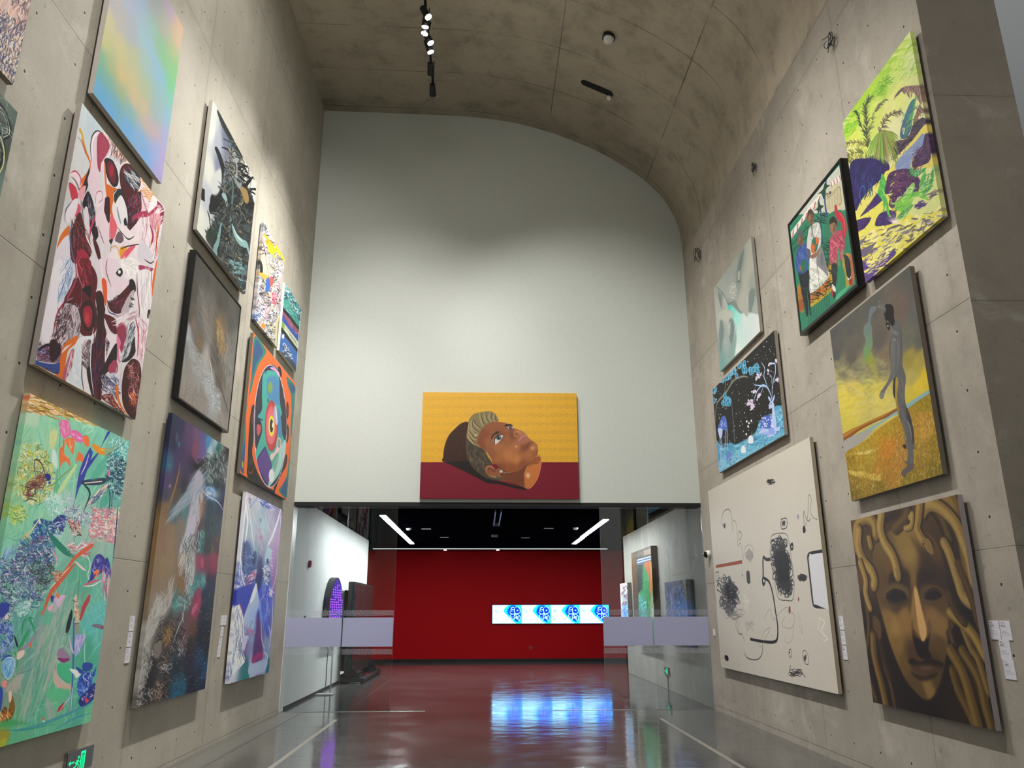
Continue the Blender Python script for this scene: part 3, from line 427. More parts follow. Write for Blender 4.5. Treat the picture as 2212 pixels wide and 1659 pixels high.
    A.dab('190,1300 440,1280 480,1480 420,1659 0,1659 40,1560 120,1480', 520, 54, 10, 70, '2c4c8c 6a5ca0 3c8494 1c3450 b0a4cc e4e8f0 2a6c64 486cb0 8c4c8c 184048', 1, .85, 1); A.dab('0,1500 60,1380 130,1380 60,1560', 26, 120, 8, 120, '4c6cc0 6c8cd4 b0c4ec', .3); A.S('420,1250 480,1320 560,1400 640,1450', 46, '1f7c64', tap=1); A.S('400,1180 430,1260 500,1330', 20, '2a6c74')
    A.dab('590,1330 800,1330 740,1440 620,1420', 60, 70, 10, -30, 'e48ca0 f4e4e4 c4485c 7cae9c', .6)
    A.F('520,1640 640,1490 700,1440 800,1370 790,1340 660,1430 560,1560', 'd05c40'); A.S('540,1640 650,1500', 8, 'f4e8e0'); A.S('650,1490 700,1540 740,1570', 16, 'f0c8c8'); A.S('750,1430 780,1520 760,1600 770,1659', 8, 'e8dce4'); A.S('440,1380 490,1470 490,1530', 14, 'd49cb4')
    A.F('800,1500 830,1440 870,1430 910,1480 900,1560 860,1600 780,1659 790,1560', '34348c'); A.F('905,1480 930,1460 950,1520 960,1600 930,1640 900,1560', '34348c'); A.dab('810,1460 940,1480 940,1600 800,1600', 22, 40, 7, 90, '6c6cc0 1c1c5c b8b8e4', .5); A.F('810,1590 840,1560 860,1580 820,1640', 'e8784c'); A.S('910,1340 905,1480', 6, 'b46474')
    A.v(0, 1210, 4)
    A.dab('0,0 470,0 440,200 300,420 120,440 60,600 0,620', 560, 56, 9, 60, '3c3c8c 28507c 5c9494 8c7cb4 1c3c3c a0c4bc 2c6c5c c8b4d4 44344c d8e8e4 5468b4', 1, .8, 1); A.dab('260,60 460,20 460,140 340,300', 90, 60, 7, 100, '1c2c2c 28442c 7cae94 3c3c34', .9, .8, 1)
    A.F('0,380 70,370 80,420 40,480 0,500', '30409c', 4); A.dab('0,560 120,560 100,760 0,850', 70, 60, 12, 70, '3c5cb4 7c94cc 2c3c94 a4b8dc', .9, .8, .8); A.F('40,490 60,470 75,500 50,515', 'f0c8c8'); A.dab('140,380 260,340 250,460 160,480', 60, 50, 10, 60, 'b8dcd4 84c4bc e4f0ec 64a8a0', .9, .8, 1)
    A.S('650,30 520,180 430,300 370,470', 44, 'c8603c', tap=1); A.S('600,60 500,170 440,240', 10, 'f0e0c8'); A.dab('440,100 530,90 530,180 480,200', 30, 36, 9, 70, 'c85c40 e4a080 8c3c2c', .9); A.F('350,460 370,440 390,470 370,490', 'd45c3c')
    A.F('410,410 470,380 490,420 460,460 430,450', 'e8a8c8'); A.F('440,310 480,320 480,365 445,360', '2c3890'); A.F('480,320 570,305 530,380 510,410 470,370', 'd8b4d8'); A.F('485,280 510,290 515,330 490,320', 'e07040'); A.S('480,240 490,290', 8, 'dce4f0')
    A.S('190,640 200,540 230,500', 16, '1f8c58'); A.S('310,650 280,560 250,500 290,505', 16, '23905c'); A.S('150,800 200,700 250,600', 40, '2c9c64'); A.S('120,790 150,850 140,940', 14, '2a8c54'); A.F('120,650 140,680 158,745 145,750 130,700', '181c2c'); A.S('150,790 230,740 290,680 330,600', 22, 'b8709c', a=.7); A.E(265, 735, 12, 20, 'dc6c4c')
    A.F('20,900 60,840 120,850 130,920 70,1030 30,980', '6cacd8'); A.dab('30,880 110,860 110,940 60,1000', 24, 60, 10, 110, '3c74bc d4e8f4 a0d0e8', .4); A.S('20,900 60,840 120,860 120,940 70,1030 25,960', 6, 'e8f0f4'); A.S('10,870 60,830 100,830', 14, '24489c')
    A.F('150,800 210,780 200,830 150,860', 'ecc8b8'); A.F('40,1130 130,1010 190,980 150,1120', 'b8a8a0', 6, .7); A.S('130,990 200,970 280,940', 6, '6c7c84'); A.F('20,1050 60,1040 50,1100 20,1090', 'e88c88'); A.F('0,1100 25,1130 20,1220 0,1300', '2c48a8'); A.F('80,1140 110,1170 130,1290 80,1380 80,1230', '7c5c24'); A.F('20,1290 70,1280 80,1340 60,1390 0,1400', '9c5c20'); A.dab('0,1290 90,1270 100,1390 0,1400', 24, 50, 10, 70, 'dc8440 f0c89c 4c3414 b87c2c', .6); A.F('75,1140 100,1140 100,1200 80,1230', 'e8c4a8')
    A.F('0,1400 100,1380 260,1410 60,1440 0,1450', '3a9c58', 12, .8); A.F('0,1480 90,1480 60,1580 0,1610', '9c8c2c', 14, .8); A.F('0,1560 60,1540 30,1620 0,1620', 'a8b42c', 8, .7)
    A.dab('330,550 620,250 640,430 480,800 420,1100 250,1380 150,1300 300,900', 120, 260, 30, 108, 'a8b0a4 8cb89c c4c4a4 6c9c94 4c9c80 b0a0a8', .1, .35, .1); A.F('360,470 440,440 440,540 380,560', '58b494', 10, .7)
    A.S('490,770 540,740 600,790 610,850', 12, 'b8b0b4', a=.7); A.F('495,790 540,765 600,830 610,850 560,850 500,840', '9c6c9c', 6, .8); A.S('500,850 550,868 600,858', 26, '84346c'); A.S('490,870 500,1000 580,1080 630,1085', 16, 'b4b8b0'); A.F('470,940 520,1050 620,1080 600,1120 500,1100 460,1040', 'c8ac9c'); A.F('500,900 600,900 620,1040 570,1060 500,980', '48b484'); A.S('490,880 510,1000 620,1070', 5, '6c8c84')
    A.F('400,1180 470,1290 480,1350 420,1380 395,1280', 'a0a8a0', 6, .7); A.F('420,1120 600,1120 500,1220 430,1200', '58bc84', 8, .7); A.S('450,1220 500,1215', 7, '9ca428')
    A.S('640,500 635,700 630,950 612,1310', 20, '3c68a4', tap=0); A.S('625,1100 612,1310', 9, 'd0c8d8', tap=0); A.F('645,320 665,310 680,470 670,560 645,470', 'dcb494'); A.dab('640,310 680,310 690,580 640,560', 34, 30, 8, 80, 'c07c54 f4e4d8 5c4c54 e8c8b0', .6); A.F('655,560 680,570 670,650 650,640', '9c8c7c'); A.S('690,60 680,250 660,400', 6, '5c5c6c')
    A.F('615,430 625,480 600,600 570,630 575,560', '1c1c2c'); A.S('555,660 590,630 560,740 520,790', 6, '6c7484'); A.F('595,650 620,740 640,810 610,770', 'c4b0d4'); A.F('650,660 740,650 700,760 650,830', '9ca4d4', 3); A.dab('640,660 740,660 690,800', 20, 60, 8, 110, 'e4dcec 6c7cb4 b48cc4', .4)
    A.F('690,500 710,400 770,300 780,330 740,420 700,520', 'b43c44'); A.S('700,480 720,240', 10, 'c84c54'); A.S('800,200 740,330', 18, '7c9c4c'); A.S('720,220 790,190 860,170', 14, 'd8546c'); A.S('760,190 800,150 830,120', 14, '2c3484'); A.dab('880,110 950,100 940,320 900,320', 22, 120, 9, 92, 'e48ca8 c44c6c f4d4dc 8c2c4c', .08); A.S('720,225 800,220 890,170', 7, 'f0e4e8')
    A.F('790,565 840,552 895,570 895,595 840,590', '8c3c54'); A.F('700,520 900,340 890,560 780,640', '5cb8c0', 16, .4); A.S('830,500 900,460', 8, '8cd8e0'); A.S('735,700 730,800 735,920', 9, 'a8d4cc')
    A.F('600,940 660,950 700,980 660,1020 640,990', 'dce4f0'); A.F('655,920 720,960 690,980', '2c489c'); A.F('720,890 790,890 800,930 760,960 715,950', '2c489c'); A.F('780,1030 830,920 820,990 795,1030', '3058b8'); A.F('670,1060 720,970 790,980 800,1040 780,1120 730,1180 680,1170', '2c54ac'); A.dab('680,1060 720,980 790,990 740,1170 680,1160', 50, 60, 8, 80, '5c8cdc 1c2c84 c4d4f0 3c64c4', .5, .9, .9)
    A.F('690,1190 760,1120 820,1060 825,1160 800,1210 720,1270 680,1240', '26307c'); A.dab('700,1190 820,1080 810,1190 720,1260', 18, 24, 7, 60, 'd8d4ec 5c64ac', .8); A.F('735,1190 765,1205 750,1230 735,1220', 'd8404c'); A.F('500,1310 510,1270 560,1230 540,1290', 'b03034'); A.S('500,1330 560,1240 610,1190', 7, 'e0c8dc'); A.E(375, 1370, 10, 14, 'e06040'); A.E(378, 1395, 10, 10, 'e8d8c8')
    A.S('100,1480 300,1440 560,1340 800,1230', 22, '3c8ca0', 3, .7); A.S('480,1460 640,1370 790,1320', 9, '3c7cb4', a=.7); A.S('0,1470 250,1460 500,1410', 8, '2c8c70', a=.6)
def art_nebula(A):
    A.v(270, 880, 5)
    A.G([(540, 80, '22304e'), (600, 160, '2c3358'), (700, 200, '5c4470'), (780, 240, '74507c'), (850, 300, '5a5c98'), (900, 360, '4890c4'), (980, 380, 'a4c4d0'), (1110, 440, '2c2c30'), (520, 350, '2c2e52'), (600, 500, '453a68'), (700, 400, '5c4270'), (760, 450, '8c4c6c'), (840, 460, '705c9c'), (920, 480, 'b4d0dc'), (1000, 450, '2c7468'), (1060, 540, 'a4aab0'), (480, 620, '3a6488'), (560, 640, '4a3a6c'), (700, 620, '43325e'), (940, 600, '2c5c5c'), (1000, 700, '2f5452'), (1090, 700, '8ca4a8'),
         (460, 800, '504070'), (560, 800, '4a3c52'), (640, 860, '2a2a3c'), (800, 800, 'a09cb0'), (900, 760, '3c5470'), (1000, 800, '30444c'), (440, 950, '40445c'), (560, 950, '5c4c44'), (600, 1050, '4c6c74'), (720, 950, '9890a4'), (940, 920, '4c94cc'), (1060, 950, '1c2c54'), (440, 1080, '8c6a44'), (520, 1160, '466874'), (640, 1120, '5c8888'), (740, 1050, '9094a4'), (820, 1080, '8a644c'), (920, 1080, '24384a'), (1040, 1100, '1a2850'), (400, 1250, '94724c'), (500, 1330, '9c7c58'), (600, 1300, '8c7c6c'), (720, 1260, 'b4acc4'), (800, 1280, '5c3c44'), (900, 1300, '1e3036'), (1010, 1250, '283c4c'),
         (360, 1500, '9c7a54'), (500, 1500, 'a08260'), (600, 1450, '8c7a68'), (700, 1450, 'a8acac'), (770, 1400, '6c3c44'), (820, 1440, '2c6a68'), (900, 1500, '1c2424'), (990, 1500, '5c2c3c'), (950, 1600, '7c5c34')], 4)
    A.G([(0, 0, '000000')], a=0); A.N(.06, 14, 60)
    A.F('930,560 1120,480 1090,800 950,880 870,820 850,660', '2a2c30', 24, .5); A.dab('880,520 1060,430 1110,520 1090,800 900,820 860,640', 240, 70, 9, 85, '14181a d4dcdc 2c3c3c a8b4b8 0c1012 f0f4f4 2c6c64', .35, .55, .4, 2)
    A.dab('590,500 640,560 700,700 640,760 570,640', 20, 60, 10, 80, '2c2848 54487c', .3, .4, .2, 6)
    for ang in range(-60, 75, 7): A.S([(800, 640), (800-120*math.cos(math.radians(ang*.8)), 640+130*math.sin(math.radians(ang*.8))-10)], 5, '14101a', tap=2)
    A.F('800,590 860,600 880,640 850,720 800,680 770,650', '1c181c', 5); A.dab('780,560 900,540 880,700 800,690', 80, 40, 6, 80, '14121a 3c383c b8b8bc 0c0a10', .7)
    A.S('600,600 560,800 500,1000 470,1100', 30, 'a87838', 8, .7); A.S('590,680 540,860 480,1050', 8, 'c8984c', 2, .6)
    A.dab('780,680 850,760 830,900 700,1020 480,1220 540,1080 700,860', 240, 200, 7, 128, 'd8d4e4 ececf4 b4a8c8 7ca4a8 4c8c8c a8c0c4 8c7ca4', .1, .5, .15, 2)
    A.F('790,690 840,740 830,860 760,920 700,960 740,830', 'c8c0d4', 16, .7)
    A.dab('740,960 850,940 820,1200 740,1400 640,1659 560,1659 660,1300', 300, 180, 7, 102, 'e0dcec f4f4fa b8b4cc 9cbcc0 d0c8dc', .08, .6, .1, 1); A.F('760,1150 770,1230 740,1370 680,1380 640,1400 690,1250 730,1180', 'd4cce0', 8, .8)
    A.F('870,880 960,880 980,940 940,990 900,960', '5cacec', 14, .9); A.E(905, 930, 30, 22, 'e8f0fa', 8); A.dab('860,840 980,880 960,980 880,1000', 60, 40, 6, 60, 'f0f4fc 9cc8f0 3c6ca4', .9)
    for ang in range(-50, 60, 6): A.S([(940, 940), (940+150*math.cos(math.radians(ang)), 940+110*math.sin(math.radians(ang)))], 3, 'b8c8d8', a=.7, tap=2)
    A.S('820,880 900,960 1000,1020 1060,1110', 10, 'e4dcec', a=.9); A.S('900,940 860,1030', 6, 'e0e0f0'); A.S('910,1010 920,1200 930,1400', 5, '5ca4ac', a=.6)
    A.S('800,960 820,1080 810,1200', 50, '9c6c4c', 10, .5); A.S('770,1180 780,1300 770,1440 740,1640', 14, 'b45c74', 3, .7)
    A.dab('790,1350 850,1350 820,1600 780,1560', 60, 60, 8, 95, '2c8c84 5cc4b8 103434 d4f0ec', .3, .7, .4, 1); A.dab('880,1150 1040,1150 1000,1659 800,1659 820,1300', 160, 70, 7, 92, '0c1416 2c4c54 1c3c5c 3c6c6c 141c24 8c6c34', .3, .5, .3, 2)
    A.dab('650,1400 770,1380 740,1659 600,1659', 130, 90, 6, 100, 'f0f0ec 16181a c4d4d0 e4e4e4 2c3434', .25, .8)
    A.E(585, 400, 12, 30, '3c94b8', 6, .7); A.E(560, 330, 14, 60, '8090a4', 8, .4); A.E(485, 850, 12, 20, 'd08cb4', 6, .8); A.E(480, 630, 24, 30, '3a8ca8', 10, .6)
    A.v(270, 1205, 5)
    W = [(300, 50, '9c8058'), (300, 200, '9a8060'), (450, 100, 'a48860'), (450, 280, '9c8468'), (600, 100, '907858'), (620, 250, '946c34'), (700, 100, 'b4b4b0'), (700, 300, 'c4c4c4'), (860, 50, '5c2c3c'), (820, 30, 'a83c5c'), (960, 50, '942c4c'), (900, 200, '3c2434'), (780, 290, '3c8484'), (850, 230, '5ca8a8'), (780, 400, '9c3c54'), (860, 420, '1c2844'), (930, 300, '2c3450'), (550, 480, '568480'), (450, 400, 'a09484'), (330, 550, 'a8a094'), (260, 600, '9c8c74'), (440, 560, '94908a'), (650, 500, '6c6460'), (760, 550, 'a84460'), (700, 640, '7c4c54'), (840, 620, '1c2438'), (920, 500, '243440'),
         (260, 800, 'b4b0a8'), (360, 760, '7c7468'), (470, 700, '4c4440'), (460, 860, 'a07438'), (600, 720, '5c5450'), (640, 840, '7c545c'), (720, 760, '6c4c30'), (830, 800, '141a2c'), (220, 1000, 'b8b4ac'), (340, 980, '5c5850'), (450, 1000, '3c403c'), (560, 940, '4c4c50'), (560, 1050, '34404c'), (700, 950, '2c2828'), (800, 1100, '1c4468'), (880, 900, '16202c'), (190, 1200, 'a8a49c'), (300, 1150, '2c2a28'), (430, 1180, '3c3c3c'), (560, 1200, '22303c'), (680, 1150, '2c2838'), (800, 1250, '1c3044'), (850, 1250, '14507c'), (150, 1400, 'a09c94'), (260, 1350, '242424'), (370, 1420, '5c5048'), (440, 1400, '2c2c2c'), (540, 1330, '284c5c'), (600, 1420, '1c6480'), (720, 1420, '101828'), (840, 1400, '0c1c3c'), (540, 1500, '145c80'), (100, 1600, '6c6860'), (250, 1560, '3c3834')]
    A.GF('200,-40 1020,-40 1020,1700 -40,1700 150,700', W, 30, 4, sm=0)
    A.dab('330,0 650,0 620,380 250,560', 60, 160, 12, 100, 'a88c64 94784c b89c74', .1, .4, .1, 3)
    A.dab('600,-40 760,-40 720,400 660,380 640,200', 180, 120, 6, 98, 'f0f0ee e0e0e0 20221e b8bcb8 f8f8f8', .15, .75, .2); A.dab('580,-20 640,-20 600,180', 16, 130, 7, 105, 'e0d8cc f4f0e8', .08, .8)
    A.dab('480,240 530,230 520,480 440,560 400,560', 60, 130, 8, 105, 'e4dcd0 f4f0ec c4b8a8', .12, .5, .1, 2); A.dab('330,440 400,400 460,560 320,800 200,960 120,1640 80,1640 200,800', 420, 90, 8, 104, 'e4e0d8 f4f2ee c8c4bc a8a49c d8d4cc', .25, .6, .3, 2)
    A.dab('190,960 330,1000 300,1100 160,1600 100,1620', 200, 60, 7, 100, 'f4f2ee d8d4cc 1c1c1a b0aca4', .4, .7)
    A.dab('380,650 620,660 640,900 470,1100 300,1400 260,1600 460,1540 500,1300 300,1100', 460, 60, 8, 100, '141412 2c2a26 6c645c 94887c 0c0c0c b89c88 4c4034', .6, .7, .8); A.dab('420,800 500,720 480,920 430,960', 40, 60, 9, 95, 'b88034 d09c48 8c6428', .3, .6, .3, 2)
    A.dab('540,430 640,420 700,560 520,560', 60, 60, 9, 80, '5ca8a4 84ccc4 3c7c7c d0ecec', .8, .6, .7, 2); A.dab('690,300 830,220 870,260 760,340 700,520 680,440', 90, 50, 8, 110, '3c9c9c 74c8c4 1c5c64 e0f4f4', .5, .6, .5, 2)
    A.F('780,330 810,360 830,480 790,580 720,640 720,580 760,480', 'b83c64', 12, .8); A.dab('740,520 800,480 760,600 720,620', 20, 40, 9, 110, 'f0a8c0 e06c90', .4, .7, .3, 2); A.F('820,0 1000,-30 990,150 900,180 840,160', '9c2c54', 24, .6); A.E(835, 60, 16, 60, 'e05c8c', 10, .7)
    A.S('610,580 630,640 600,700 560,800 520,920', 14, 'd4dce0', 2, .8); A.S('640,700 620,650 640,560 650,440', 8, 'f0f0f0', 1, .8); A.dab('560,900 700,820 640,1060 570,1060', 60, 60, 6, 100, '141414 b8a4b0 2c2a2c dce0e4', .4, .8, .6)
    A.F('320,920 400,880 380,1050 320,1080 310,980', '8c8478', 6); A.S('320,930 380,880 400,900', 10, '101010'); A.dab('380,1160 500,1140 460,1240 400,1240', 20, 60, 4, 50, 'e4e4e4 b0b4b8', .9, .9, 1)
    A.dab('680,700 960,200 900,900 860,1400 520,1500 560,1100', 90, 8, 6, 0, 'd8a848 5cb4c4 e0e8f0 c85c7c f0c868', 3, .8); A.S('580,1370 560,1300 600,1240 650,1280', 8, '2c7c94', 3, .6); A.dab('330,1350 400,1330 390,1500 320,1540', 50, 60, 9, 80, 'c4a894 0c0c0c 84705c', .5); A.dab('490,1300 640,1380 600,1480 510,1520', 40, 60, 12, 120, '1c7ca4 2c9cc4 0c3c54', .5, .5, .5, 3); A.dab('150,1440 300,1400 300,1560 100,1620', 90, 40, 8, 80, '141414 d4d0c8 5c5850', .8)
def art_violet(A):
    A.v(470, 1050, 4)
    A.G([(260, 80, 'd8ccd4'), (350, 120, 'c8ccd8'), (300, 250, 'c0c4cc'), (380, 250, '9cb8c8'), (450, 200, 'b4a8c8'), (520, 250, '9c88b4'), (400, 350, '9cc4cc'), (470, 400, 'b0a4bc'), (520, 500, 'b48cc0'), (300, 400, 'b4bcc8'), (370, 440, 'b89cb4'), (380, 560, '9c94b4'), (260, 400, 'a4b4c0'), (260, 560, '4c64a0'), (250, 700, '4464a4'), (330, 600, '7c9cb8'), (365, 660, '40407c'), (365, 760, '2c3474'), (420, 620, '8cb0c8'), (470, 620, 'b48cc8'), (500, 800, 'a474b0'), (420, 800, '7c94c8'), (280, 800, '6c4c94'), (180, 980, '3c54c0'), (300, 950, '5470cc'), (360, 900, '3c50c8'), (430, 950, '4c68d8'), (340, 1030, 'a8bce8'), (350, 1110, '5c8cf0'), (430, 1100, '5c7ce0'), (240, 1100, '8c8cc8'), (290, 1130, '8cbcdc'), (300, 1260, '80a4cc'), (440, 1200, '6c64b4'), (350, 1250, '5c4488'), (250, 1350, '8c74b0'), (350, 1400, '6c3c78'), (340, 1480, '9c3c80'), (420, 1380, '8c9cc4'), (300, 1560, 'b0c8dc'), (420, 1550, '8cb4cc'), (170, 1200, 'e4e4e8'), (140, 1500, 'dcdce4'), (240, 1600, '3c7c84')], 4)
    A.N(.05, 10, 40)
    A.dab('260,150 520,200 440,500 370,640 300,450', 90, 160, 8, 85, 'd4dce8 a4c4cc c8b4d4 8cb0c4', .2, .4, .2, 1); A.E(375, 445, 12, 22, 'c05c90', 5, .6); A.E(372, 295, 5, 18, '4c6c94', 2)
    A.S('270,190 320,130 360,105 380,150 420,180 500,175', 12, '3c50b4'); A.S('275,180 330,120 370,110 400,165 460,185', 5, 'eef0fa'); A.dab('360,110 500,150 480,200 400,190', 30, 60, 6, 30, '3448b0 e8ecfa 6c7cd0', .3); A.dab('255,60 300,80 290,150 260,150', 22, 50, 4, 110, '34406c e8dce4', .4)
    A.F('225,500 260,480 300,600 330,720 260,800 220,820 215,650', '3c5490', 6); A.dab('230,500 320,600 310,740 230,800', 60, 50, 7, 30, '2c4480 5c78b4 7c94c4', .4, .7)
    A.E(318, 630, 20, 70, '34508c', 2, 1, 5); A.E(312, 635, 12, 42, '1c2c58', 2); A.E(307, 620, 4, 10, 'c8d8f0')
    for i in range(10): A.E(238-i*2.2, 510+i*26, 7, 11, '26345c'); A.E(243-i*2.2, 505+i*26, 3, 6, 'b04c64', a=.6)
    A.F('350,720 370,690 385,720 385,800 360,900 330,860 335,780', '202a6c', 6); A.F('365,640 375,690 350,760 345,700', '3c3c78', 5)
    A.S('245,60 270,200 300,420 320,560', 10, 'e4e8f4'); A.S('240,120 260,300 240,480', 26, 'eef0f6', a=.9); A.S('250,60 240,200 220,380 200,600 190,760', 22, 'e8eaf4'); A.S('195,560 205,700 215,800 240,870', 20, 'eceef8'); A.dab('175,700 215,700 235,870 220,940 170,880', 44, 110, 5, 78, 'f4f6fc c4ccec 5464b4 e0e4f4', .15); A.F('160,850 210,880 225,930 200,950 170,910', 'd8dcf0')
    A.S('550,180 520,300 470,440 430,520', 22, 'e0e4f4'); A.S('545,200 540,450 520,640 500,800 470,900', 16, 'c8b8e4'); A.S('552,200 545,360 530,520', 8, 'f4f4fa'); A.S('440,520 460,600', 8, 'b85880')
    A.F('420,560 440,530 470,560 455,640 430,660 410,640', 'b4d0e0'); A.E(432, 650, 10, 24, '1c4474', 2); A.F('400,700 440,690 455,740 440,780 430,860 410,840', 'c8d4ec'); A.dab('400,690 460,690 440,860 410,850', 50, 36, 4, 60, '1c2454 f0f4fc 6c7cb8', .9); A.S('450,640 470,620 460,680 480,700', 5, 'e8e8f8')
    for i in range(8): A.S([(462, 560+i*30), (490, 566+i*30)], 5, 'd4d0f0')
    A.F('260,790 330,720 330,780 300,830 240,840', 'd4c4dc', 3); A.dab('240,780 340,720 320,830 250,850', 40, 40, 6, 130, '8c3c7c f0ecf4 34348c c05c8c', .4)
    A.F('160,900 250,860 330,850 330,900 260,1040 220,1140 180,1040 150,1050', '3444b4', 4); A.F('330,850 345,900 355,1000 330,1100 300,1240 220,1200 230,1120 290,960', 'b4c4e4', 4); A.F('330,840 340,900 300,1000 280,990', 'e8ecfa', 4)
    A.F('385,860 440,880 450,1000 440,1300 400,1200 370,1000', '4058d0', 8); A.dab('380,870 440,880 440,1200 380,1150', 44, 130, 7, 92, '7c94f0 b4c4fc 3448c0 9c8cd8', .1, .7); A.S('375,1000 380,1300 410,1420', 8, 'c8d0f0'); A.E(350, 1120, 90, 60, '6ca4ff', 30, .3)
    A.F('340,1120 360,1080 370,1300 390,1420 380,1500 300,1530 310,1400 330,1250', '5c3478', 8); A.F('300,1480 380,1430 390,1490 350,1500 300,1530', 'a03878', 5); A.dab('200,1180 330,1160 320,1280 220,1260', 44, 40, 9, 90, 'c46ca4 8cc4dc b4b4dc 5c94c4', .6, .6, .4, 2); A.E(305, 1270, 9, 30, 'd05c8c', 4, .7)
    A.F('170,1030 210,1050 230,1300 210,1420 240,1500 200,1560 140,1620 100,1620 130,1300 140,1080', 'eef0f2'); A.dab('150,1060 210,1080 220,1400 130,1600 110,1560 140,1200', 70, 170, 5, 93, '1c2c54 2c3c6c c4cce0 ffffff 4c6ca8', .06); A.S('205,1090 215,1300 205,1420 250,1540', 8, '34407c'); A.S('180,1000 210,1060 225,1140', 14, '8c4c94')
    A.F('210,1310 240,1290 270,1310 230,1420 215,1390', 'c4c8e4'); A.S('265,1310 240,1440 260,1550', 12, '5c3c8c'); A.F('215,1640 240,1530 265,1560 270,1660 200,1659', '2c7c78'); A.F('410,1630 440,1480 450,1520 440,1610', '2a7490'); A.F('270,1560 340,1520 430,1500 400,1600 280,1640', 'b0c4e0', 5); A.S('400,1430 430,1480 400,1600', 7, 'e8ecf8')
    A.S('440,1200 455,1300 440,1440', 18, 'a8b4e0', 3); A.dab('440,880 480,900 470,960 440,940', 20, 40, 7, 80, 'f4f0fc c4bce8', .5); A.S('480,960 470,1200 450,1400', 10, 'dce0f4'); A.dab('95,1560 130,1500 120,1640 90,1659', 20, 70, 6, 95, '2c6c8c 4c4ca0 dce4f0', .2)
# ---------------------------------------------------------------- artworks of the right wall, the back wall and the far room
def art_palms(A):
    A.v(1800, 50, 5)
    A.G([(830, 100, 'd2dc8c'), (860, 400, 'c4d08c'), (700, 260, 'c4d86a'), (900, 620, 'c8cc84'), (560, 440, 'a8cc38'), (640, 600, 'c0d468'), (540, 700, '9cc03a'), (400, 620, 'a8d034'), (300, 800, 'a4cc30'), (700, 800, 'd4d878'), (620, 900, 'd8d884'), (480, 900, 'c8d464'), (200, 950, 'a4d030'), (130, 1050, 'c0dc80'), (160, 1150, 'a4d034'), (280, 1150, 'ccdc60'), (220, 1250, 'd0d864'), (680, 1150, 'd8d8a0'), (640, 1250, 'dcd8ac'), (860, 760, 'd4d888'), (950, 950, 'dcd89c'), (180, 1380, 'dcd88c')], 4)
    A.N(.04, 30, 12)
    A.dab('860,80 920,560 640,600 300,1100 130,1250 110,1050 560,440', 160, 110, 14, -38, '8cc020 b4d840 6ca818 d8e484 a0cc30', .35, .5, .4, 3); A.dab('560,560 640,600 560,760 500,800 400,780', 40, 60, 9, -30, '5ca01c 7cb828 4c8c18', .6, .7, .8, 1); A.dab('120,1080 280,1060 240,1160 140,1200', 24, 60, 10, -30, '6cb020 8cc838', .5, .7, .6, 1)
    def frond(p, w, cols, ln, n=60, lw=7, spread=60):
        P = spline(pts_of(p), False, 12); cs = cols.split(); r = A.rng
        for i in range(n):
            k = r.random(); j = int(k*(len(P)-2)); q = P[j]; d = P[j+1]-P[j]; an = math.atan2(d[1], d[0])+math.radians(spread*(1 if r.random() < .5 else -1)*(.6+.5*r.random()))
            L = ln*(.5+.6*r.random())*(1-.4*k); A.S([q, (q[0]+L*.6*math.cos(an), q[1]+L*.6*math.sin(an)+L*.05), (q[0]+L*math.cos(an), q[1]+L*math.sin(an)+L*.3)], lw, cs[r.integers(len(cs))], 0, .95, 2)
        A.S(P, w, cs[0], tap=1, sm=0)
    G1 = '3c4430 4c5834 5c683c 2c3028 6a7048'
    A.F('940,680 860,675 760,690 700,740 660,800 700,780 740,740 770,770 790,740 810,800 830,740 880,760 900,800 950,880 960,780', '7a6058'); A.dab('700,700 940,690 950,860 800,760', 50, 70, 8, 85, '6a4c50 9c7c68 584048 b09878', .2); A.S('655,825 700,750 760,700', 12, '3c3840')
    A.F('900,780 880,900 850,1060 830,1100 790,1080 820,940', '4c9450'); A.F('830,860 880,820 860,900 800,1060 760,1040', '3c6c7c'); A.F('760,1040 830,1050 850,1100 800,1230 740,1250 720,1200 740,1100', '3f6474'); A.F('750,1130 775,1140 765,1190 750,1200', 'd8d4a0'); A.dab('740,1040 900,800 860,1080 760,1240', 30, 90, 8, 115, '2c5468 5c8c8c 6cb060', .3)
    A.F('950,900 990,960 930,990 900,1100 860,1080 890,980 930,880', '7c6450'); A.dab('900,880 990,930 980,1000 900,1100', 20, 60, 8, 60, '5c4448 8c7058', .3)
    A.F('1000,1050 960,1020 860,1100 800,1240 640,1300 650,1480 720,1400 860,1260 960,1160 1000,1110', '3a3240'); A.dab('650,1300 800,1230 1000,1040 1000,1110 800,1320 660,1470', 130, 60, 10, -50, '241c30 4c3c50 6c5450 1c1828 5c4860', .5)
    A.F('1010,1090 1060,1300 1080,1480 1040,1560 620,1600 560,1659 660,1500 860,1260', 'd8c860'); A.F('680,1500 880,1290 970,1190 1000,1300 900,1400 840,1500 820,1700 700,1700 680,1600', '8090b4'); A.dab('700,1480 960,1220 980,1300 840,1480 800,1660 700,1640', 50, 90, 6, -40, '9caccc 6c7ca4 a4b0c8 7484ac', .3, .7, .5)
    A.F('1000,1190 1040,1220 1060,1380 1040,1480 1000,1520 860,1560 880,1440 960,1330 980,1240', '3c2850'); A.dab('860,1400 1050,1220 1060,1480 900,1600 840,1560', 110, 70, 8, 110, '4c2c5c 2c1c40 6c3c5c 7c5468 241838', .4)
    frond('370,1340 360,1100 350,900 390,800', 12, G1, 120, 130, 9, 30); frond('360,1250 300,1100 260,980 235,950', 8, '2c3830 44503a 384434', 60, 50, 8, 40); frond('400,1150 440,980 500,880 580,820', 8, '5c5c48 4c5040 6c6c50', 70, 60, 7, 35); frond('500,1180 560,1060 640,980 740,940', 10, '5c5048 6c5c48 4c4440 7c7450', 90, 70, 9, 60)
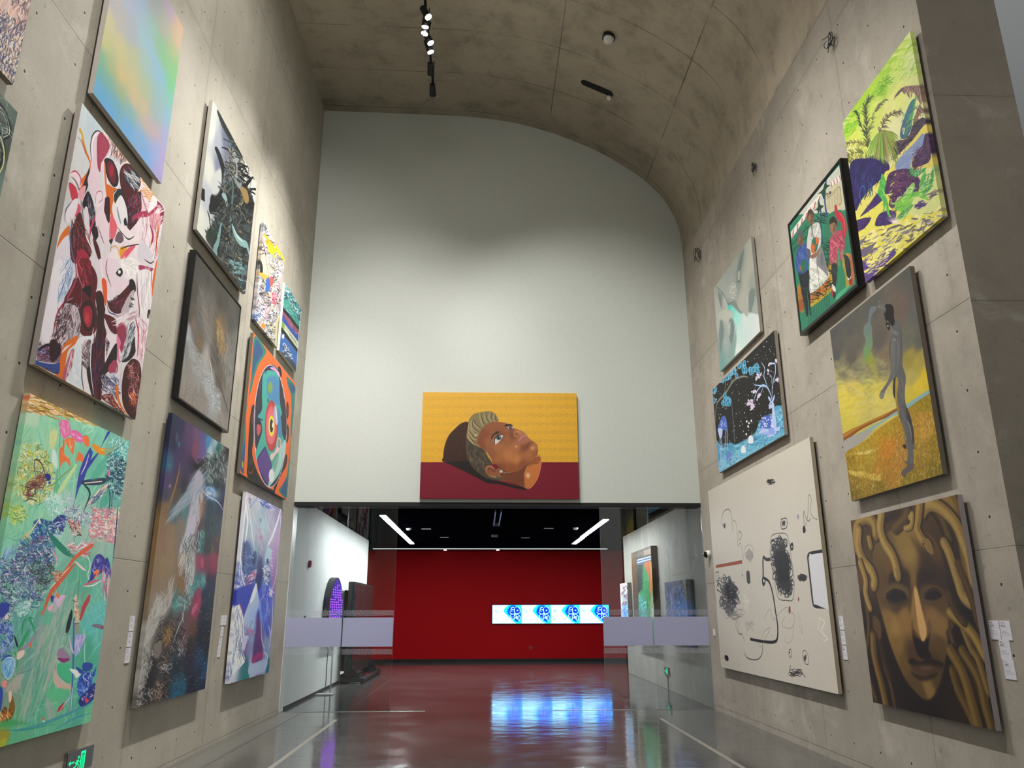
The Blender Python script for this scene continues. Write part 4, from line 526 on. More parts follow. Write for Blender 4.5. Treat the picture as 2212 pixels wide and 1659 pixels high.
    frond('350,1330 280,1290 200,1290 140,1310', 8, '7c7448 5c5438 8c8050', 80, 46, 8, 70); frond('330,1400 240,1400 170,1430 155,1500', 10, '6a7038 585c34 8c9050 4c4830', 110, 70, 8, 70)
    A.F('180,1659 220,1560 340,1500 420,1440 560,1480 610,1560 560,1640 440,1800 200,1900', '241c4c'); A.dab('200,1520 420,1440 600,1560 440,1760 220,1900', 240, 110, 10, 95, '2c2460 1c1838 3c2c70 1c3050 141428 4c3478', .3); A.E(490, 1540, 80, 80, '1a1a38', 10); A.dab('180,1420 400,1420 300,1560 180,1600', 50, 90, 8, 80, '6c6c34 a4a04c 4c4830 d8d070', .4, .8); A.dab('200,1560 340,1500 330,1620 210,1640', 14, 46, 7, -50, 'd8cc60 3c2c70', .3, .8)
    frond('560,1160 600,1200 640,1330 660,1500', 8, '8c9440 7ca038 6c7838', 150, 90, 9, 30)
    for i in range(46):
        t = i/45; x1 = 350+t*310; A.S([(520+t*30, 1165+abs(t-.5)*10), (450+t*130, 1230), (x1, 1400+120*math.sin(t*3.1)+A.rng.random()*60)], 11, ['8c9848', '6c8434', 'a4a458', '7cb040', '8c7454', '5c6c30'][A.rng.integers(6)], tap=1)
    A.v(1800, 330, 5)
    A.F('440,300 620,180 640,240 640,360 560,440 620,470 900,700 1160,620 1190,700 340,1420 300,1100 230,640', 'dcd45c'); A.F('240,620 430,420 500,330 640,190 700,280 560,420 330,640 240,700', 'd8d068')
    A.F('180,130 380,60 520,100 560,200 500,300 380,400 300,520 230,610', '2a2258'); A.dab('190,150 520,90 500,280 230,600', 200, 100, 10, 100, '342c6c 1c1840 44307c 1c2c54 241c50', .25); A.S('290,520 290,400 330,360 350,460', 8, '3c6cb4', tap=0)
    A.F('580,280 640,200 830,180 960,340 900,420 700,480 660,600 600,560 640,440 560,440', '4a2c54'); A.dab('600,230 800,180 960,330 800,440 680,640 600,560 620,400', 260, 44, 7, 60, '5c3460 3c2048 7c4868 2c1c44 8c5c60', 1)
    for p in ('290,690 400,540 480,440 560,470 480,560 380,630', '240,740 400,700 360,790 260,860', '450,780 500,660 620,620 680,660 640,760 520,790'): A.F(p, '3f2c60'); A.dab(p, 60, 36, 6, 100, '2c1c50 5c4480 4c3068', .9)
    A.F('520,230 545,240 560,290 575,330 560,370 560,440 590,540 605,640 625,690 600,690 560,580 550,640 535,640 540,540 505,480 480,440 490,380 510,300', '4caa48'); A.dab('500,260 570,300 600,660 540,620 500,460', 36, 40, 7, 85, '74c864 2c7c3c a4dc7c', .3)
    A.dab('600,230 700,200 640,360 640,460 700,560 640,640', 26, 60, 10, -40, 'c8b858 7c5c78 1c1438', .4, .7); A.dab('240,300 360,240 480,330 400,440', 40, 120, 9, 95, '44407c 1a1a44 2c5484', .2, .7)
    L = [('620,545 700,520 780,420 850,330 880,340 860,420 780,500 660,560', '8cbc60'), ('660,590 740,480 850,430 960,420 1030,510 980,500 880,480 820,620 740,640', '7cc048'), ('680,710 760,620 860,560 840,600 760,700', '5c9c50'), ('830,160 900,200 1000,160 980,200 900,260 840,230', '4c9464'), ('930,330 990,180 1000,300 990,440 940,400', '5cac50'), ('1000,430 1050,300 1075,150 1085,260 1060,380', '4ca45c'), ('990,440 1000,330 1040,220', '3c8c4c')]
    for p, c in L: A.F(p, c); A.dab(p, 22, 90, 7, 125, '3c7c48 a4d480 4c8c54 cce8a0', .4, .7)
    A.dab('880,560 960,520 1000,560 920,600', 20, 60, 12, -20, '3c2c5c 54447c', .3); A.dab('1010,450 1100,380 1130,440 1060,500', 16, 60, 12, -30, '5c4c6c 8c8460', .3)
    for a_ in range(-160, 10, 11): A.S([(660, 760), (660+90*math.cos(math.radians(a_)), 760+110*math.sin(math.radians(a_)))], 7, 'ecdce0', a=.9, tap=2)
    A.dab('260,880 640,800 1180,580 1190,700 640,1120 340,1400', 300, 90, 18, -32, 'e8e070 dcd048 f0e88c d4cc78 ece0a0', .3, .8, .4)
    A.dab('280,900 700,780 1180,560 1190,680 700,1100 330,1330', 120, 80, 14, -32, '6c6878 54506c 7c7468 8c84a0 5c5448', .35, .8, .5); A.F('300,1180 420,1200 560,1150 650,1060 670,1100 500,1260 350,1400', '5a4484'); A.dab('310,1180 620,1080 560,1220 350,1400', 50, 80, 12, -30, 'e4dc78 6c4c9c 443070 ece4a0', .3); A.F('300,1050 400,1000 470,960 380,1080 320,1130', '6a6078')
def art_trio(A):
    A.v(1690, 330, 4)
    A.F('-100,-100 900,-100 900,1800 -100,1800', '2f7a5e', sm=0); A.F('40,600 500,70 560,470 380,500 130,520', 'b8bcae', sm=0); A.F('380,330 500,230 540,480 400,500', 'bcb596')
    for i in range(9): A.S([(400+i*14, 330-i*9), (396+i*15, 480-i*6)], 4, '8c7c44', tap=0)
    A.S('385,380 440,330 500,265 520,400 495,430', 4, '6c5c38', tap=0); A.dab('380,330 430,305 430,325 385,355', 10, 12, 8, 0, '2c3448', .1)
    A.F('60,680 150,560 240,430 330,330 325,370 250,480 160,600 70,740', 'd8d4cc', sm=0); A.F('410,235 500,165 510,210 425,260', 'd8d4cc', sm=0)
    for i in range(7): A.S([(85+i*40, 655-i*50), (80+i*38, 725-i*52)], 13, 'b04040', tap=0)
    for i in range(4): A.S([(425+i*26, 225-i*20), (432+i*26, 262-i*20)], 9, 'b03c3c', tap=0)
    A.S('380,200 370,400 400,600 420,740', 20, '2c4c74', tap=0); A.S('330,440 335,600 350,780', 16, '2c4c64', tap=0)
    for p in ('370,230 395,250 420,250 380,290 360,380 340,330 310,330 350,290', '310,380 330,430 360,440 325,480 310,520 300,480 275,480 305,450'): A.F(p, '22402e')
    A.F('380,560 560,500 600,860 640,1120 560,1190 380,1000', '2c7458'); A.F('530,920 600,880 630,1100 560,1180', 'a08c38'); A.F('400,960 440,960 440,1120 400,1140', 'b89028'); A.F('590,900 620,900 640,1100 600,1160', 'a4643c')
    for k in range(12): A.S([(75+k*12, 770-k*16), (95+k*12, 1000-k*12)], 4, '1c2c26', tap=0)
    A.S('75,790 150,700 230,620', 5, '1c2420', tap=0); A.S('80,850 160,760 230,700', 5, '1c2420', tap=0); A.dab('340,780 420,740 430,1100 380,1000', 60, 60, 4, 60, '1c2420', 1); A.dab('270,560 370,500 370,600 280,620', 20, 60, 5, 60, '1c2420', 1)
    A.F('120,1180 150,1170 180,1370 145,1390', 'a8702c'); A.F('130,1300 170,1290 180,1370 140,1385', '94502c'); A.F('250,1230 400,1100 420,1180 400,1230 250,1330', 'b87030'); A.F('250,1310 400,1200 440,1180 400,1240 255,1350', 'b89828'); A.dab('250,1230 420,1100 420,1200 250,1330', 44, 70, 5, 50, '1c1c18', 1)
    for k in range(14): A.S([(215+k*15, 1380-k*12), (222+k*15, 1530-k*13)], 5, '1c3c30', tap=0)
    A.F('60,1230 100,1200 140,1500 150,1560 110,1500', '2c7a5c')
    # boy in cap
    A.F('105,960 130,820 180,780 215,790 225,900 215,1000 200,1110 170,1130 130,1060', '3c4f8c'); A.dab('120,820 210,800 210,1080 130,1040', 40, 60, 7, 90, '4c64a8 2c3c74 5c74b4', .3); A.F('120,700 140,670 165,690 172,760 160,800 130,790', '74503c'); A.F('115,740 130,670 160,660 172,710 150,720 120,755', '54585c')
    A.F('130,1050 170,1060 230,1040 240,1380 250,1410 235,1415 205,1180 222,1400 205,1440 190,1380 150,1160', '22242a'); A.F('155,950 190,920 200,960 185,1030 160,1040 150,990', '2c6448'); A.F('140,1000 155,980 160,1040', '8c6048')
    # woman in white coat
    A.F('230,640 250,615 310,590 335,680 330,800 320,880 390,1010 400,1090 240,1225 232,1000 225,850 205,830 215,700', 'c2bfb8'); A.F('300,880 340,810 400,1060 370,1060 310,1000', '77767a'); A.F('235,930 280,960 310,990 390,1080 330,1150 250,1225 232,1200', 'd8d5cc')
    A.dab('230,640 320,600 330,850 240,850', 40, 70, 6, 95, '9c9a96 e0ddd8 6c6a6c', .2); A.dab('240,960 380,1080 250,1220', 60, 60, 6, 60, 'f0eee4 a4a09c c4c0b4', .5); A.S('245,640 260,700 290,900 320,1170', 5, '1c1c20', tap=0)
    A.F('212,520 225,490 255,485 270,540 262,600 245,625 220,580', '7c5a44'); A.F('208,560 215,490 245,470 272,510 272,560 258,520 225,520', '4c3c34'); A.S('240,600 258,650', 16, '1c1c22'); A.F('250,760 275,725 305,730 315,770 290,850 260,870 243,830', 'c8602c'); A.F('250,760 280,725 290,780 275,800', '2c6c5c'); A.F('285,800 310,780 295,845 275,850', '2c6c5c'); A.F('240,890 290,860 320,820 310,880 280,910 250,915', '84604c'); A.F('205,830 235,840 240,890 225,920', '54585c'); A.F('330,880 355,880 355,970 335,970', '66666c')
    # girl in red
    A.F('420,730 450,690 520,660 550,760 540,880 500,960 470,1000 430,970 410,900', 'a84458'); A.dab('420,740 540,700 530,900 430,960', 60, 50, 6, 80, 'c86074 8c2c40 d4808c', .4); A.F('415,570 450,540 478,590 470,680 445,705 420,670', '8c6450'); A.F('410,610 415,560 450,535 480,580 480,630 460,590 425,600', '30281f')
    A.F('470,500 500,490 540,530 565,600 565,680 545,740 535,700 520,600 480,560', 'b0303c'); A.S('500,500 545,570 550,700', 10, 'd0545c'); A.F('458,445 475,430 485,500 462,530', 'b02c38'); A.F('515,840 540,850 540,900 520,930', '94705c'); A.F('460,930 475,920 480,960 462,975', '94705c')
    A.F('540,880 580,900 600,960 608,1060 590,1110 565,1050 550,940', '26282a'); A.F('430,980 480,970 480,1080 465,1200 470,1270 445,1270 440,1150', '2c2e30'); A.S('572,1090 595,1110 608,1080', 12, 'd8d4cc'); A.F('435,1150 465,1180 465,1220 440,1200', 'd4d0c8'); A.F('430,1200 445,1210 440,1260 428,1250', 'a0323c'); A.F('590,1110 620,1100 615,1160 592,1150', '8c3038')
    A.F('480,830 495,835 515,980 560,1180 530,1240 500,1100 490,960', '3c8c6c'); A.F('500,990 540,1010 560,1160 520,1230 500,1120', '2c7c5a'); A.F('470,1260 530,1200 600,1160 560,1210 480,1290', '4ca47c')
def art_faces(A):
    A.v(1530, 500, 5)
    A.G([(440, 80, 'b4b6aa'), (300, 280, 'a4a89e'), (340, 330, '8c9890'), (440, 350, 'b4b4a6'), (200, 450, '9ca49c'), (150, 550, 'a4aaa0'), (400, 500, 'b0b0a4'), (330, 540, '8c948c'), (260, 640, 'a0a69e'), (480, 600, '9ca29a'), (380, 700, 'b0b0a4'), (200, 760, '8a9490'), (500, 700, '8c9690'), (540, 850, '98a29c'), (70, 620, 'a8aca4'), (80, 800, 'acb0a6'), (200, 700, 'a4aaa2'), (180, 900, 'b0b2a8'), (100, 1000, 'acb4ac'), (140, 1100, '8c9a94'), (200, 1200, '9ca8a2'), (130, 1350, '7c9c98'), (140, 1450, '6c9c98'), (250, 1300, '84a09a'), (400, 1200, 'cdd6d2')], 4)
    A.GF('205,780 260,800 330,870 390,885 410,925 440,870 540,890 575,1070 280,1350 290,1280 305,1150 290,1030 265,950 215,860', [(230, 800, '4cc4b8'), (260, 860, '7cd0c4'), (300, 950, '9cdcd0'), (400, 950, 'd0dcd8'), (540, 900, 'd8dcd6'), (500, 1100, 'd4dcd8'), (320, 1100, 'c4dcd6'), (320, 1300, 'd8e0dc')], 3, sm=0)
    A.GF('60,590 90,580 110,640 170,680 200,760 215,855 150,850 120,760 100,680', [(80, 600, 'a8aca4'), (190, 740, 'b0b4aa'), (130, 700, '8a9490')], 3); A.F('110,660 135,700 145,820 120,760', '6c7874', 8, .7); A.S('90,600 150,660 190,720 210,780 240,775 280,750', 9, '707c78', 4, .8, 0)
    A.F('160,855 240,855 265,880 260,940 200,960 130,950 100,900', 'b8baae', 8); A.F('245,780 300,750 320,810 370,880 340,880 280,820', '76827e', 8, .8); A.F('270,760 310,770 340,840 400,890 420,920 435,860 430,800 340,760', 'acaea2', 10)
    A.S('205,770 230,785 265,755', 10, '6a7470', 3, .8); A.F('430,640 450,620 440,700 435,830 420,760', 'c4c4b6', 6); A.F('440,640 500,620 490,720 470,860 440,870 430,780', '74807c', 10, .8); A.S('500,620 490,720 460,850', 7, '5c6864', 3, .8); A.F('520,700 545,880 470,860 500,760', 'a0a8a0', 10)
    A.F('385,180 370,300 350,400 335,540 310,540 310,440 340,300', '74807a', 8, .8); A.S('378,220 355,350 330,480 318,530', 6, '525e5a', 2); A.S('340,330 320,430 315,530', 5, '66726e', 2); A.F('320,440 340,430 335,520 320,530', 'b0b2a8', 4); A.E(330, 540, 20, 9, '5c6864', 4)
    A.F('130,960 160,980 170,1100 150,1200 130,1310 120,1200 120,1060', '72827e', 10, .8); A.S('130,980 145,1080 140,1200 130,1310', 6, '5c6c68', 3, .8); A.F('225,960 265,950 280,1040 260,1180 245,1210 225,1130', '6c7c78', 9, .8); A.F('215,1000 240,980 235,1100 220,1125 205,1080', 'a8b0a8', 6); A.S('250,970 268,1060 250,1210', 5, '50605c', 2)
    A.S('265,950 300,1030 305,1150 290,1300 270,1360', 6, '90a09a', 4, .8); A.F('240,600 300,580 280,680 220,700', 'b0b4aa', 14, .6)
    for q in A.inside('230,560 290,560 320,700 230,740', 26): A.E(q[0], q[1], 4, 4, 'e8ece6')
    for q in A.inside('180,930 240,940 220,1220 180,1220', 9): A.E(q[0], q[1], 3, 3, 'e0e6e2')
def art_deer(A):
    A.v(1530, 700, 5); K = '151516'
    A.F('-50,-50 950,-50 950,1800 -50,1800', K, sm=0); r = A.rng
    for q in A.inside('60,700 710,110 780,700 800,860 400,1200 200,1300 80,1100', 150): s_ = 2+4*r.random(); A.E(q[0], q[1], s_, s_*1.2, 'd8dcf0', a=.5+.5*r.random())
    T = '5c5a50'
    for p, w in (('75,1060 85,900 110,830 190,740 250,640 300,590 380,565 430,575', 20), ('110,840 60,820 70,700', 10), ('85,900 130,910', 8), ('200,720 240,660 250,560 230,500', 12), ('180,740 185,640 200,590', 12), ('290,600 310,500 340,450', 10), ('90,720 100,680', 8)): A.S(p, w, T, tap=1); A.S(p, w*.4, '8c8a7c', tap=1)
    def cl(cx, cy, n, sx, sy):
        for i in range(n):
            x, y = cx+sx*r.normal()*.5, cy+sy*r.normal()*.5; A.E(x, y, 17, 30, '8cc8dc'); A.E(x, y, 14, 26, '3c94b8'); A.E(x, y+2, 8, 16, '1c6c94')
    for c in ((65, 700, 9, 26, 36), (150, 600, 5, 24, 14), (205, 575, 8, 26, 30), (250, 510, 8, 24, 34), (290, 500, 7, 30, 44), (345, 440, 9, 30, 40), (400, 470, 13, 40, 60), (485, 490, 18, 52, 62), (205, 830, 16, 44, 50), (180, 770, 1, 4, 8), (63, 825, 1, 3, 6)): cl(*c)
    A.F('60,1220 110,1280 180,1350 230,1280 290,1300 360,1270 430,1230 500,1180 540,1090 570,1040 640,1040 690,960 720,890 780,880 860,900 900,1300 500,1500 100,1659 60,1400', '4f9cc0'); A.dab('90,1290 300,1300 500,1190 560,1050 700,960 830,900 830,1200 120,1590', 330, 60, 12, -25, '3c88b4 6cb8d4 a4d8e8 2c74a0 84c4dc', .6, .6, .6)
    A.F('110,1480 300,1380 600,1280 830,1180 840,1210 120,1600', '84c4dc', 20, .6)
    for i in range(3): A.S([(760+i*8, 900+i*10), (800, 960), (775, 1040-i*8), (745, 1000)], 5, 'a4d8e8', tap=0)
    D = '4a68c0'; W = 'b8c8f0'
    A.F('570,1060 590,1000 640,985 690,1010 720,1100 700,1170 620,1190 560,1160', D, 3); A.F('570,1120 620,1130 700,1130 740,1180 640,1200 560,1180', 'a0b4ec', 6); A.F('690,900 715,920 730,1040 735,1120 700,1160 680,1080 690,980', W)
    for q in A.inside('580,1010 690,1000 700,1120 580,1110', 26): A.E(q[0], q[1], 6, 8, 'dce4fc')
    A.F('655,915 660,860 680,830 705,850 712,900 690,905', W); A.F('645,780 670,800 680,840 655,820', W); A.F('715,760 716,800 700,840 690,830', W); A.E(678, 862, 5, 10, '24305c'); A.S('545,1180 600,1150 660,1150', 22, W); A.S('640,1215 700,1190 735,1160', 20, W); A.S('700,1140 760,1130 770,1100', 26, W); A.F('650,1140 700,1120 720,1180 670,1190', '8ca4e8')
    for p, w in (('690,830 670,750 640,690 600,660 560,665 490,655', 13), ('690,830 690,700 700,620 725,520 720,430 690,430 650,440', 12), ('640,690 620,620 600,560 610,480 570,410', 11), ('650,690 580,670 530,720 500,800 490,860', 10), ('600,660 570,740 540,800', 6), ('700,640 740,590 760,580', 8), ('600,570 560,540', 7), ('680,650 685,580 660,540', 6), ('725,480 740,380', 8), ('515,740 480,740', 7), ('520,660 505,630', 7)): A.S(p, w, '7ca8dc'); A.S(p, w*.45, 'd0e0f8')
    for p, n in (('520,540 575,530 560,580 510,610', 14), ('640,490 660,500 650,540 635,530', 7), ('660,420 690,420 650,450', 7), ('720,380 745,390 735,430', 8), ('725,600 760,590 750,620', 9), ('470,710 520,700 510,740 470,750', 12), ('430,820 485,800 480,870 415,880', 24), ('460,890 495,870 480,920 455,930', 14), ('540,750 565,760 540,820 525,820', 12), ('600,440 610,500', 3)):
        for q in A.inside(p, n) if n > 3 else []: A.E(q[0], q[1], 8, 11, 'dccce4')
    A.F('125,1060 150,1000 185,1000 200,1060 205,1130 170,1150 140,1140 115,1180 105,1120', D); A.F('105,1130 150,1130 150,1200 130,1240 110,1180', W)
    for q in A.inside('130,1040 190,1030 195,1110 130,1110', 14): A.E(q[0], q[1], 4, 6, 'c4d0f4')
    for p in ('125,1200 130,1350 140,1590', '190,1140 185,1250 180,1340', '203,1130 203,1360', '140,1240 148,1500'): A.S(p, 8, W, tap=0)
    A.F('195,1420 220,1370 250,1400 250,1440 205,1500', '6c84cc'); A.S('205,1480 250,1420', 10, 'b8c8f0')
    for x, y, k in ((460, 1250, 1.1), (380, 1355, 1)): A.F([(x-25*k, y+30*k), (x-22*k, y-25*k), (x, y-45*k), (x+20*k, y-20*k), (x+24*k, y+25*k), (x, y+38*k)], 'e8ecf4'); A.S([(x+5, y-30*k), (x+12, y-80*k)], 9, 'f0f2f8'); A.S([(x+16, y-25*k), (x+28, y-70*k)], 8, 'e0e4f0')
    A.S('250,830 270,1060 300,1480', 4, '9cb4c8', tap=0); A.S('520,1260 515,1380', 8, '2c84c8')
    for q in A.inside('120,1520 780,1200 820,1220 140,1580', 12): A.E(q[0], q[1], 5, 7, '1c4058')
    for x, y in ((430, 1105), (410, 1190), (465, 1045), (415, 1052), (440, 1070)): A.E(x, y, 9, 12, 'e8ecf8')
def art_figure(A):
    A.v(1780, 560, 5)
    A.G([(900, 120, '545450'), (500, 450, '55544f'), (100, 760, '4c4c4a'), (960, 300, '5c5954'), (830, 520, '6c5c54'), (980, 600, '60605c'), (300, 700, '545350'), (150, 900, '565450'), (350, 900, '5f5a52'), (600, 880, '5c5650'), (900, 900, '68685c'), (1030, 900, '5c5e58'), (130, 1050, '4e4e4c'), (300, 1050, '5c564e'), (650, 1050, '7c6c58'), (930, 1050, '9c8c40'), (1060, 1050, 'a49448'), (180, 1180, '848064'), (400, 1180, '8c8860'), (620, 1180, '8c8468'), (1000, 1150, 'ac9c48'), (130, 1300, 'b4ac60'), (300, 1320, 'b8a868'), (450, 1350, 'a4a05c'), (620, 1350, 'b4ac60'), (960, 1280, 'b8aa60'), (1090, 1280, 'd8bc30'), (200, 1500, 'd8c848'), (400, 1480, 'd4c474'), (600, 1500, 'd8c868'), (1000, 1380, 'dcc038'), (300, 1600, 'd8c850'), (700, 1600, 'd4c468'), (900, 1500, 'd0bc40')], 4)
    A.N(.05, 40, 12)
    A.dab('130,1100 700,1100 700,1300 130,1300', 130, 90, 26, -15, '9c9870 78745c b4a868 6c6858', .5, .35, .5, 8); A.dab('150,1350 700,1300 680,1600 200,1700', 130, 110, 24, -20, 'e4d468 ccb448 dccc80 d8bc38', .5, .35, .5, 6)
    A.v(1780, 780, 5)
    A.F('205,790 440,670 660,570 790,510 820,560 600,640 400,740 215,870', '8c5020'); A.F('205,790 440,670 660,570 780,515 620,610 420,700 210,830', 'c49030', 4, .7); A.F('215,865 480,730 800,530 960,420 1135,310 1145,350 1000,440 900,520 700,620 500,760 250,985 230,990', '88b0b4'); A.F('215,865 440,760 520,760 400,880 250,985 230,980', 'a8a49c', 6)
    A.F('230,1000 260,965 460,850 600,720 800,590 920,500 1000,440 1145,345 1330,1230 300,1510', 'b08c28', sm=0)
    A.GF('230,1000 260,965 460,850 600,720 800,590 920,500 1000,440 1145,345 1330,1230 300,1510', [(350, 960, 'b49424'), (600, 800, 'b88c20'), (700, 950, 'c87c1c'), (800, 1000, 'b4803c'), (500, 1000, 'b09428'), (400, 1150, 'a88820'), (300, 1050, '9c7c18'), (340, 1300, '8c7020'), (600, 1200, 'bc8028'), (800, 1180, 'b87c30'), (320, 1450, '705c14'), (600, 1360, '7c6818'), (900, 1280, '84741c'), (1200, 1200, '746818'), (1100, 1000, '9c7c2c'), (1100, 780, 'c4963c'), (1050, 620, 'b48430'), (1050, 480, '94801c'), (1180, 900, '90781c'), (700, 700, 'b09020')], 0, 4, sm=0)
    A.dab('240,1000 600,740 1145,360 1320,1220 310,1490', 2600, 34, 5, 88, 'c8ac3c 8c741c dcc460 a4841c 6c5814 b88c28 ccb050 94842c', .35, .7); A.dab('240,1010 580,950 500,1000', 80, 26, 5, 85, 'ecd88c e4c868', .3); A.dab('260,1180 620,1230 600,1290 300,1230', 160, 30, 6, 80, 'd8bc4c e0c870', .3, .8)
    A.dab('580,860 760,860 740,1040 600,1050', 60, 50, 10, 90, 'cc7c18 d88c28', .3, .5, .2, 4); A.dab('1040,580 1160,560 1180,800 1050,860', 70, 30, 9, 80, 'd8a858 c49048', .5, .6, .2, 2); A.F('850,910 880,900 890,945 865,940', '2c2c28', 2)
    # figure
    g = '5f5f60'
    A.F('870,1090 905,1080 960,1090 975,1130 950,1180 900,1210 880,1258 835,1225 840,1190 900,1130', '62585a'); A.F('755,170 790,120 850,110 880,160 882,230 872,340 885,470 935,600 965,760 975,900 985,950 960,960 965,1090 905,1095 905,1000 895,900 875,780 835,660 800,570 770,420 745,340 748,250', g)
    A.F('770,200 800,160 800,260 790,370 800,500 770,420 760,300', 'a8902c', 5); A.F('785,420 805,480 815,600 800,560 780,480', '9c7c44', 4); A.F('830,250 860,270 860,330 840,400', '6c5850', 5); A.F('885,490 930,590 965,740 975,900 950,860 930,700 895,620', '3c3c40', 3); A.S('895,640 930,720 950,850', 14, '8a9494', 3, .8)
    A.F('755,170 780,140 770,220 765,400 745,330', '2e2e30', 3); A.dab('790,150 870,150 870,500 900,900 960,1080 910,1080 830,640', 60, 110, 12, 80, '6c6a6c 545456 74706c', .2, .5, .2, 2)
    A.v(1780, 560, 5)
    A.F('800,660 830,720 840,820 845,1000 845,1130 880,1250 870,1270 780,1270 750,1220 725,1200 720,1060 700,960 720,850 735,780 710,700 700,670 760,640', g); A.F('725,880 740,840 770,900 760,1200 730,1190 718,1000', '6c6b6a', 5); A.S('795,870 805,1000 790,1200', 26, '72706f', 5, .8); A.S('722,860 705,980 722,1100 728,1200', 5, '2c2c2e'); A.S('830,720 838,900 845,1100', 16, '4a4a4c', 4, .8); A.E(765, 870, 12, 10, '9a9894', 4, .8); A.F('700,690 740,760 790,780 800,820 740,800', '7a7874', 5, .8)
    A.F('730,1200 760,1220 770,1270 720,1330 660,1430 650,1480 625,1510 600,1490 605,1440 640,1390 690,1310', '676766', 2); A.F('600,1450 640,1430 650,1480 625,1510 605,1500', '7c7c6c', 3)
    A.F('660,500 690,485 735,495 755,550 755,620 765,680 740,725 700,680 690,660 665,660 650,600', '1c1b1b', 1); A.F('665,680 700,690 715,740 700,770 680,740', '242322', 2); A.E(690, 722, 6, 8, 'e0e0dc'); A.S('640,560 650,600 665,660 680,690', 10, '3a3a3c')
    A.S('600,480 630,510 660,540 655,580', 22, '6a6966', 2); A.S('570,520 590,500 600,520 640,530', 7, '8a8880'); A.S('580,500 585,460 605,455 600,490', 6, '7c7a74')
    A.GF('505,520 560,510 560,545 520,600 500,680 515,730 520,830 525,920 510,1000 545,1070 560,1150 490,1150 440,1100 425,1030 430,960 450,880 428,800 435,720 470,680 485,590', [(530, 530, '6c707c'), (500, 640, '66747c'), (470, 760, '6a7c78'), (480, 900, '6c8870'), (460, 1000, '6c9460'), (500, 1080, '8c9838'), (520, 1140, '908c40')], 3); A.F('490,1140 560,1150 590,1260 600,1330 560,1340 540,1240', 'a4a048', 12, .6)
def art_scribble(A):
    A.v(1512, 800, 3.16); K = '17161a'; A.F('-200,0 2000,0 2000,2500 -200,2500', 'cec8bb', sm=0); A.N(.02, 5, 5)
    A.G([(100, 800, 'c4beb2'), (700, 500, 'd2ccbe'), (100, 1400, 'c8c2b6'), (830, 1500, 'd0cabc')], a=.4)
    A.dab('460,755 490,740 512,765 480,782', 40, 22, 4, 10, K, 1.2)
    A.S('160,1070 150,1040 155,980 180,950 205,955 215,1000 225,1100', 2.5, K, tap=0); A.F('163,1045 174,1050 172,1078 162,1070', K); A.S('225,1020 245,1040 255,1130 260,1200 275,1180 290,1230 298,1290', 2.5, '4a4844', tap=0); A.S('270,1100 285,1120 270,1160 265,1110 275,1095', 2.5, '2a2a2c', tap=0)
    for i in range(16): A.S([(310+i*3.2, 1215+abs(i-8)*4), (318+i*3, 1300-abs(i-8)*3)], 2.5, '5c5a58', tap=0)
    A.S('335,1188 310,1210 306,1260 335,1300 350,1300 362,1250 358,1205 340,1190', 2, '6c6a66', tap=0)
    A.F('108,1330 288,1295 288,1320 108,1350', '94411c', sm=0); A.S('108,1380 128,1375 130,1435 110,1438 108,1380', 3, '3a3a3c', tap=0, sm=0)
    A.loops('130,1420 200,1440 250,1500 255,1600 200,1670 150,1600 128,1500', 60, 2.6, K, 15, 24); A.loops('150,1400 210,1420 250,1500 230,1560 160,1540', 40, 3.4, '26262a', 9, 14); A.loops('150,1600 290,1620 280,1680 180,1690', 16, 2, '6a6864', 18, 26, .8); A.F('180,1470 195,1465 200,1550 190,1560', K, 2)
    A.S('260,1680 245,1740 262,1790 290,1800', 2.5, '4a4846', tap=0)
    A.F('318,1375 338,1378 342,1450 322,1445', '2c2c30', 2, .9); A.S('316,1374 336,1373 344,1450 330,1455', 2.5, '3a3a3c', tap=0, sm=0); A.E(290, 1400, 3, 7, '3a3a3c')
    A.S('555,1016 590,1012 592,1070 560,1082 552,1050 555,1016', 4, K, tap=0); A.loops('563,1035 582,1035 582,1058 565,1060', 8, 3, K, 6, 8)
    A.S('483,1180 490,1130 540,1112 590,1120 610,1180 625,1290 642,1420 635,1560 590,1570 540,1560 520,1500 500,1390 480,1280 478,1200', 3, '2c2c2e', tap=0)
    A.loops('495,1180 530,1150 580,1150 600,1230 620,1350 628,1480 610,1530 560,1510 520,1470 505,1380 492,1280', 150, 4, K, 13, 26); A.loops('520,1250 590,1260 610,1420 540,1420', 90, 5, '0e0e10', 12, 22)
    A.S('480,1290 450,1290 435,1275 430,1310 432,1380 430,1420', 13, K, tap=0); A.F('425,1420 435,1408 447,1420 445,1455 433,1475 424,1450', K); A.E(436, 1437, 5, 12, 'd8d4cc')
    A.S('445,1420 475,1450 500,1540 515,1640 530,1740 528,1830 500,1855 420,1850 345,1835', 12, K, tap=0)
    A.F('618,1185 632,1176 638,1200 634,1226 622,1228 616,1205', K); A.E(628, 1205, 3.5, 10, 'd8d0c4'); A.loops('675,1405 700,1395 725,1410 715,1430 680,1430', 26, 3, K, 10, 10); A.E(700, 1412, 18, 12, '2a2a2c', 6, .6)
    A.S('755,1010 740,1030 720,1000 710,960 706,1000 712,1060 700,1080', 3, '2c2c2e', tap=0); A.S('715,1080 735,1000 738,900 745,850 760,880 755,960 770,1000 800,1020', 2.5, '3a3a3c', tap=0); A.F('703,1070 712,1062 722,1090 715,1110 704,1105', K); A.F('664,985 672,985 676,1010 666,1012', '6c7c94', 3, .7)
    A.S('900,1218 833,1235 760,1248 740,1262 738,1300 755,1450 770,1580 785,1608 830,1614 920,1616', 15, K, tap=0); A.F('748,1275 765,1256 838,1245 900,1235 930,1605 790,1600 775,1560', 'dadade')
    A.F('612,1610 618,1620 616,1660 606,1650 606,1620', '7c1c20'); A.F('672,1545 677,1560 674,1580 669,1565', '7c2420')
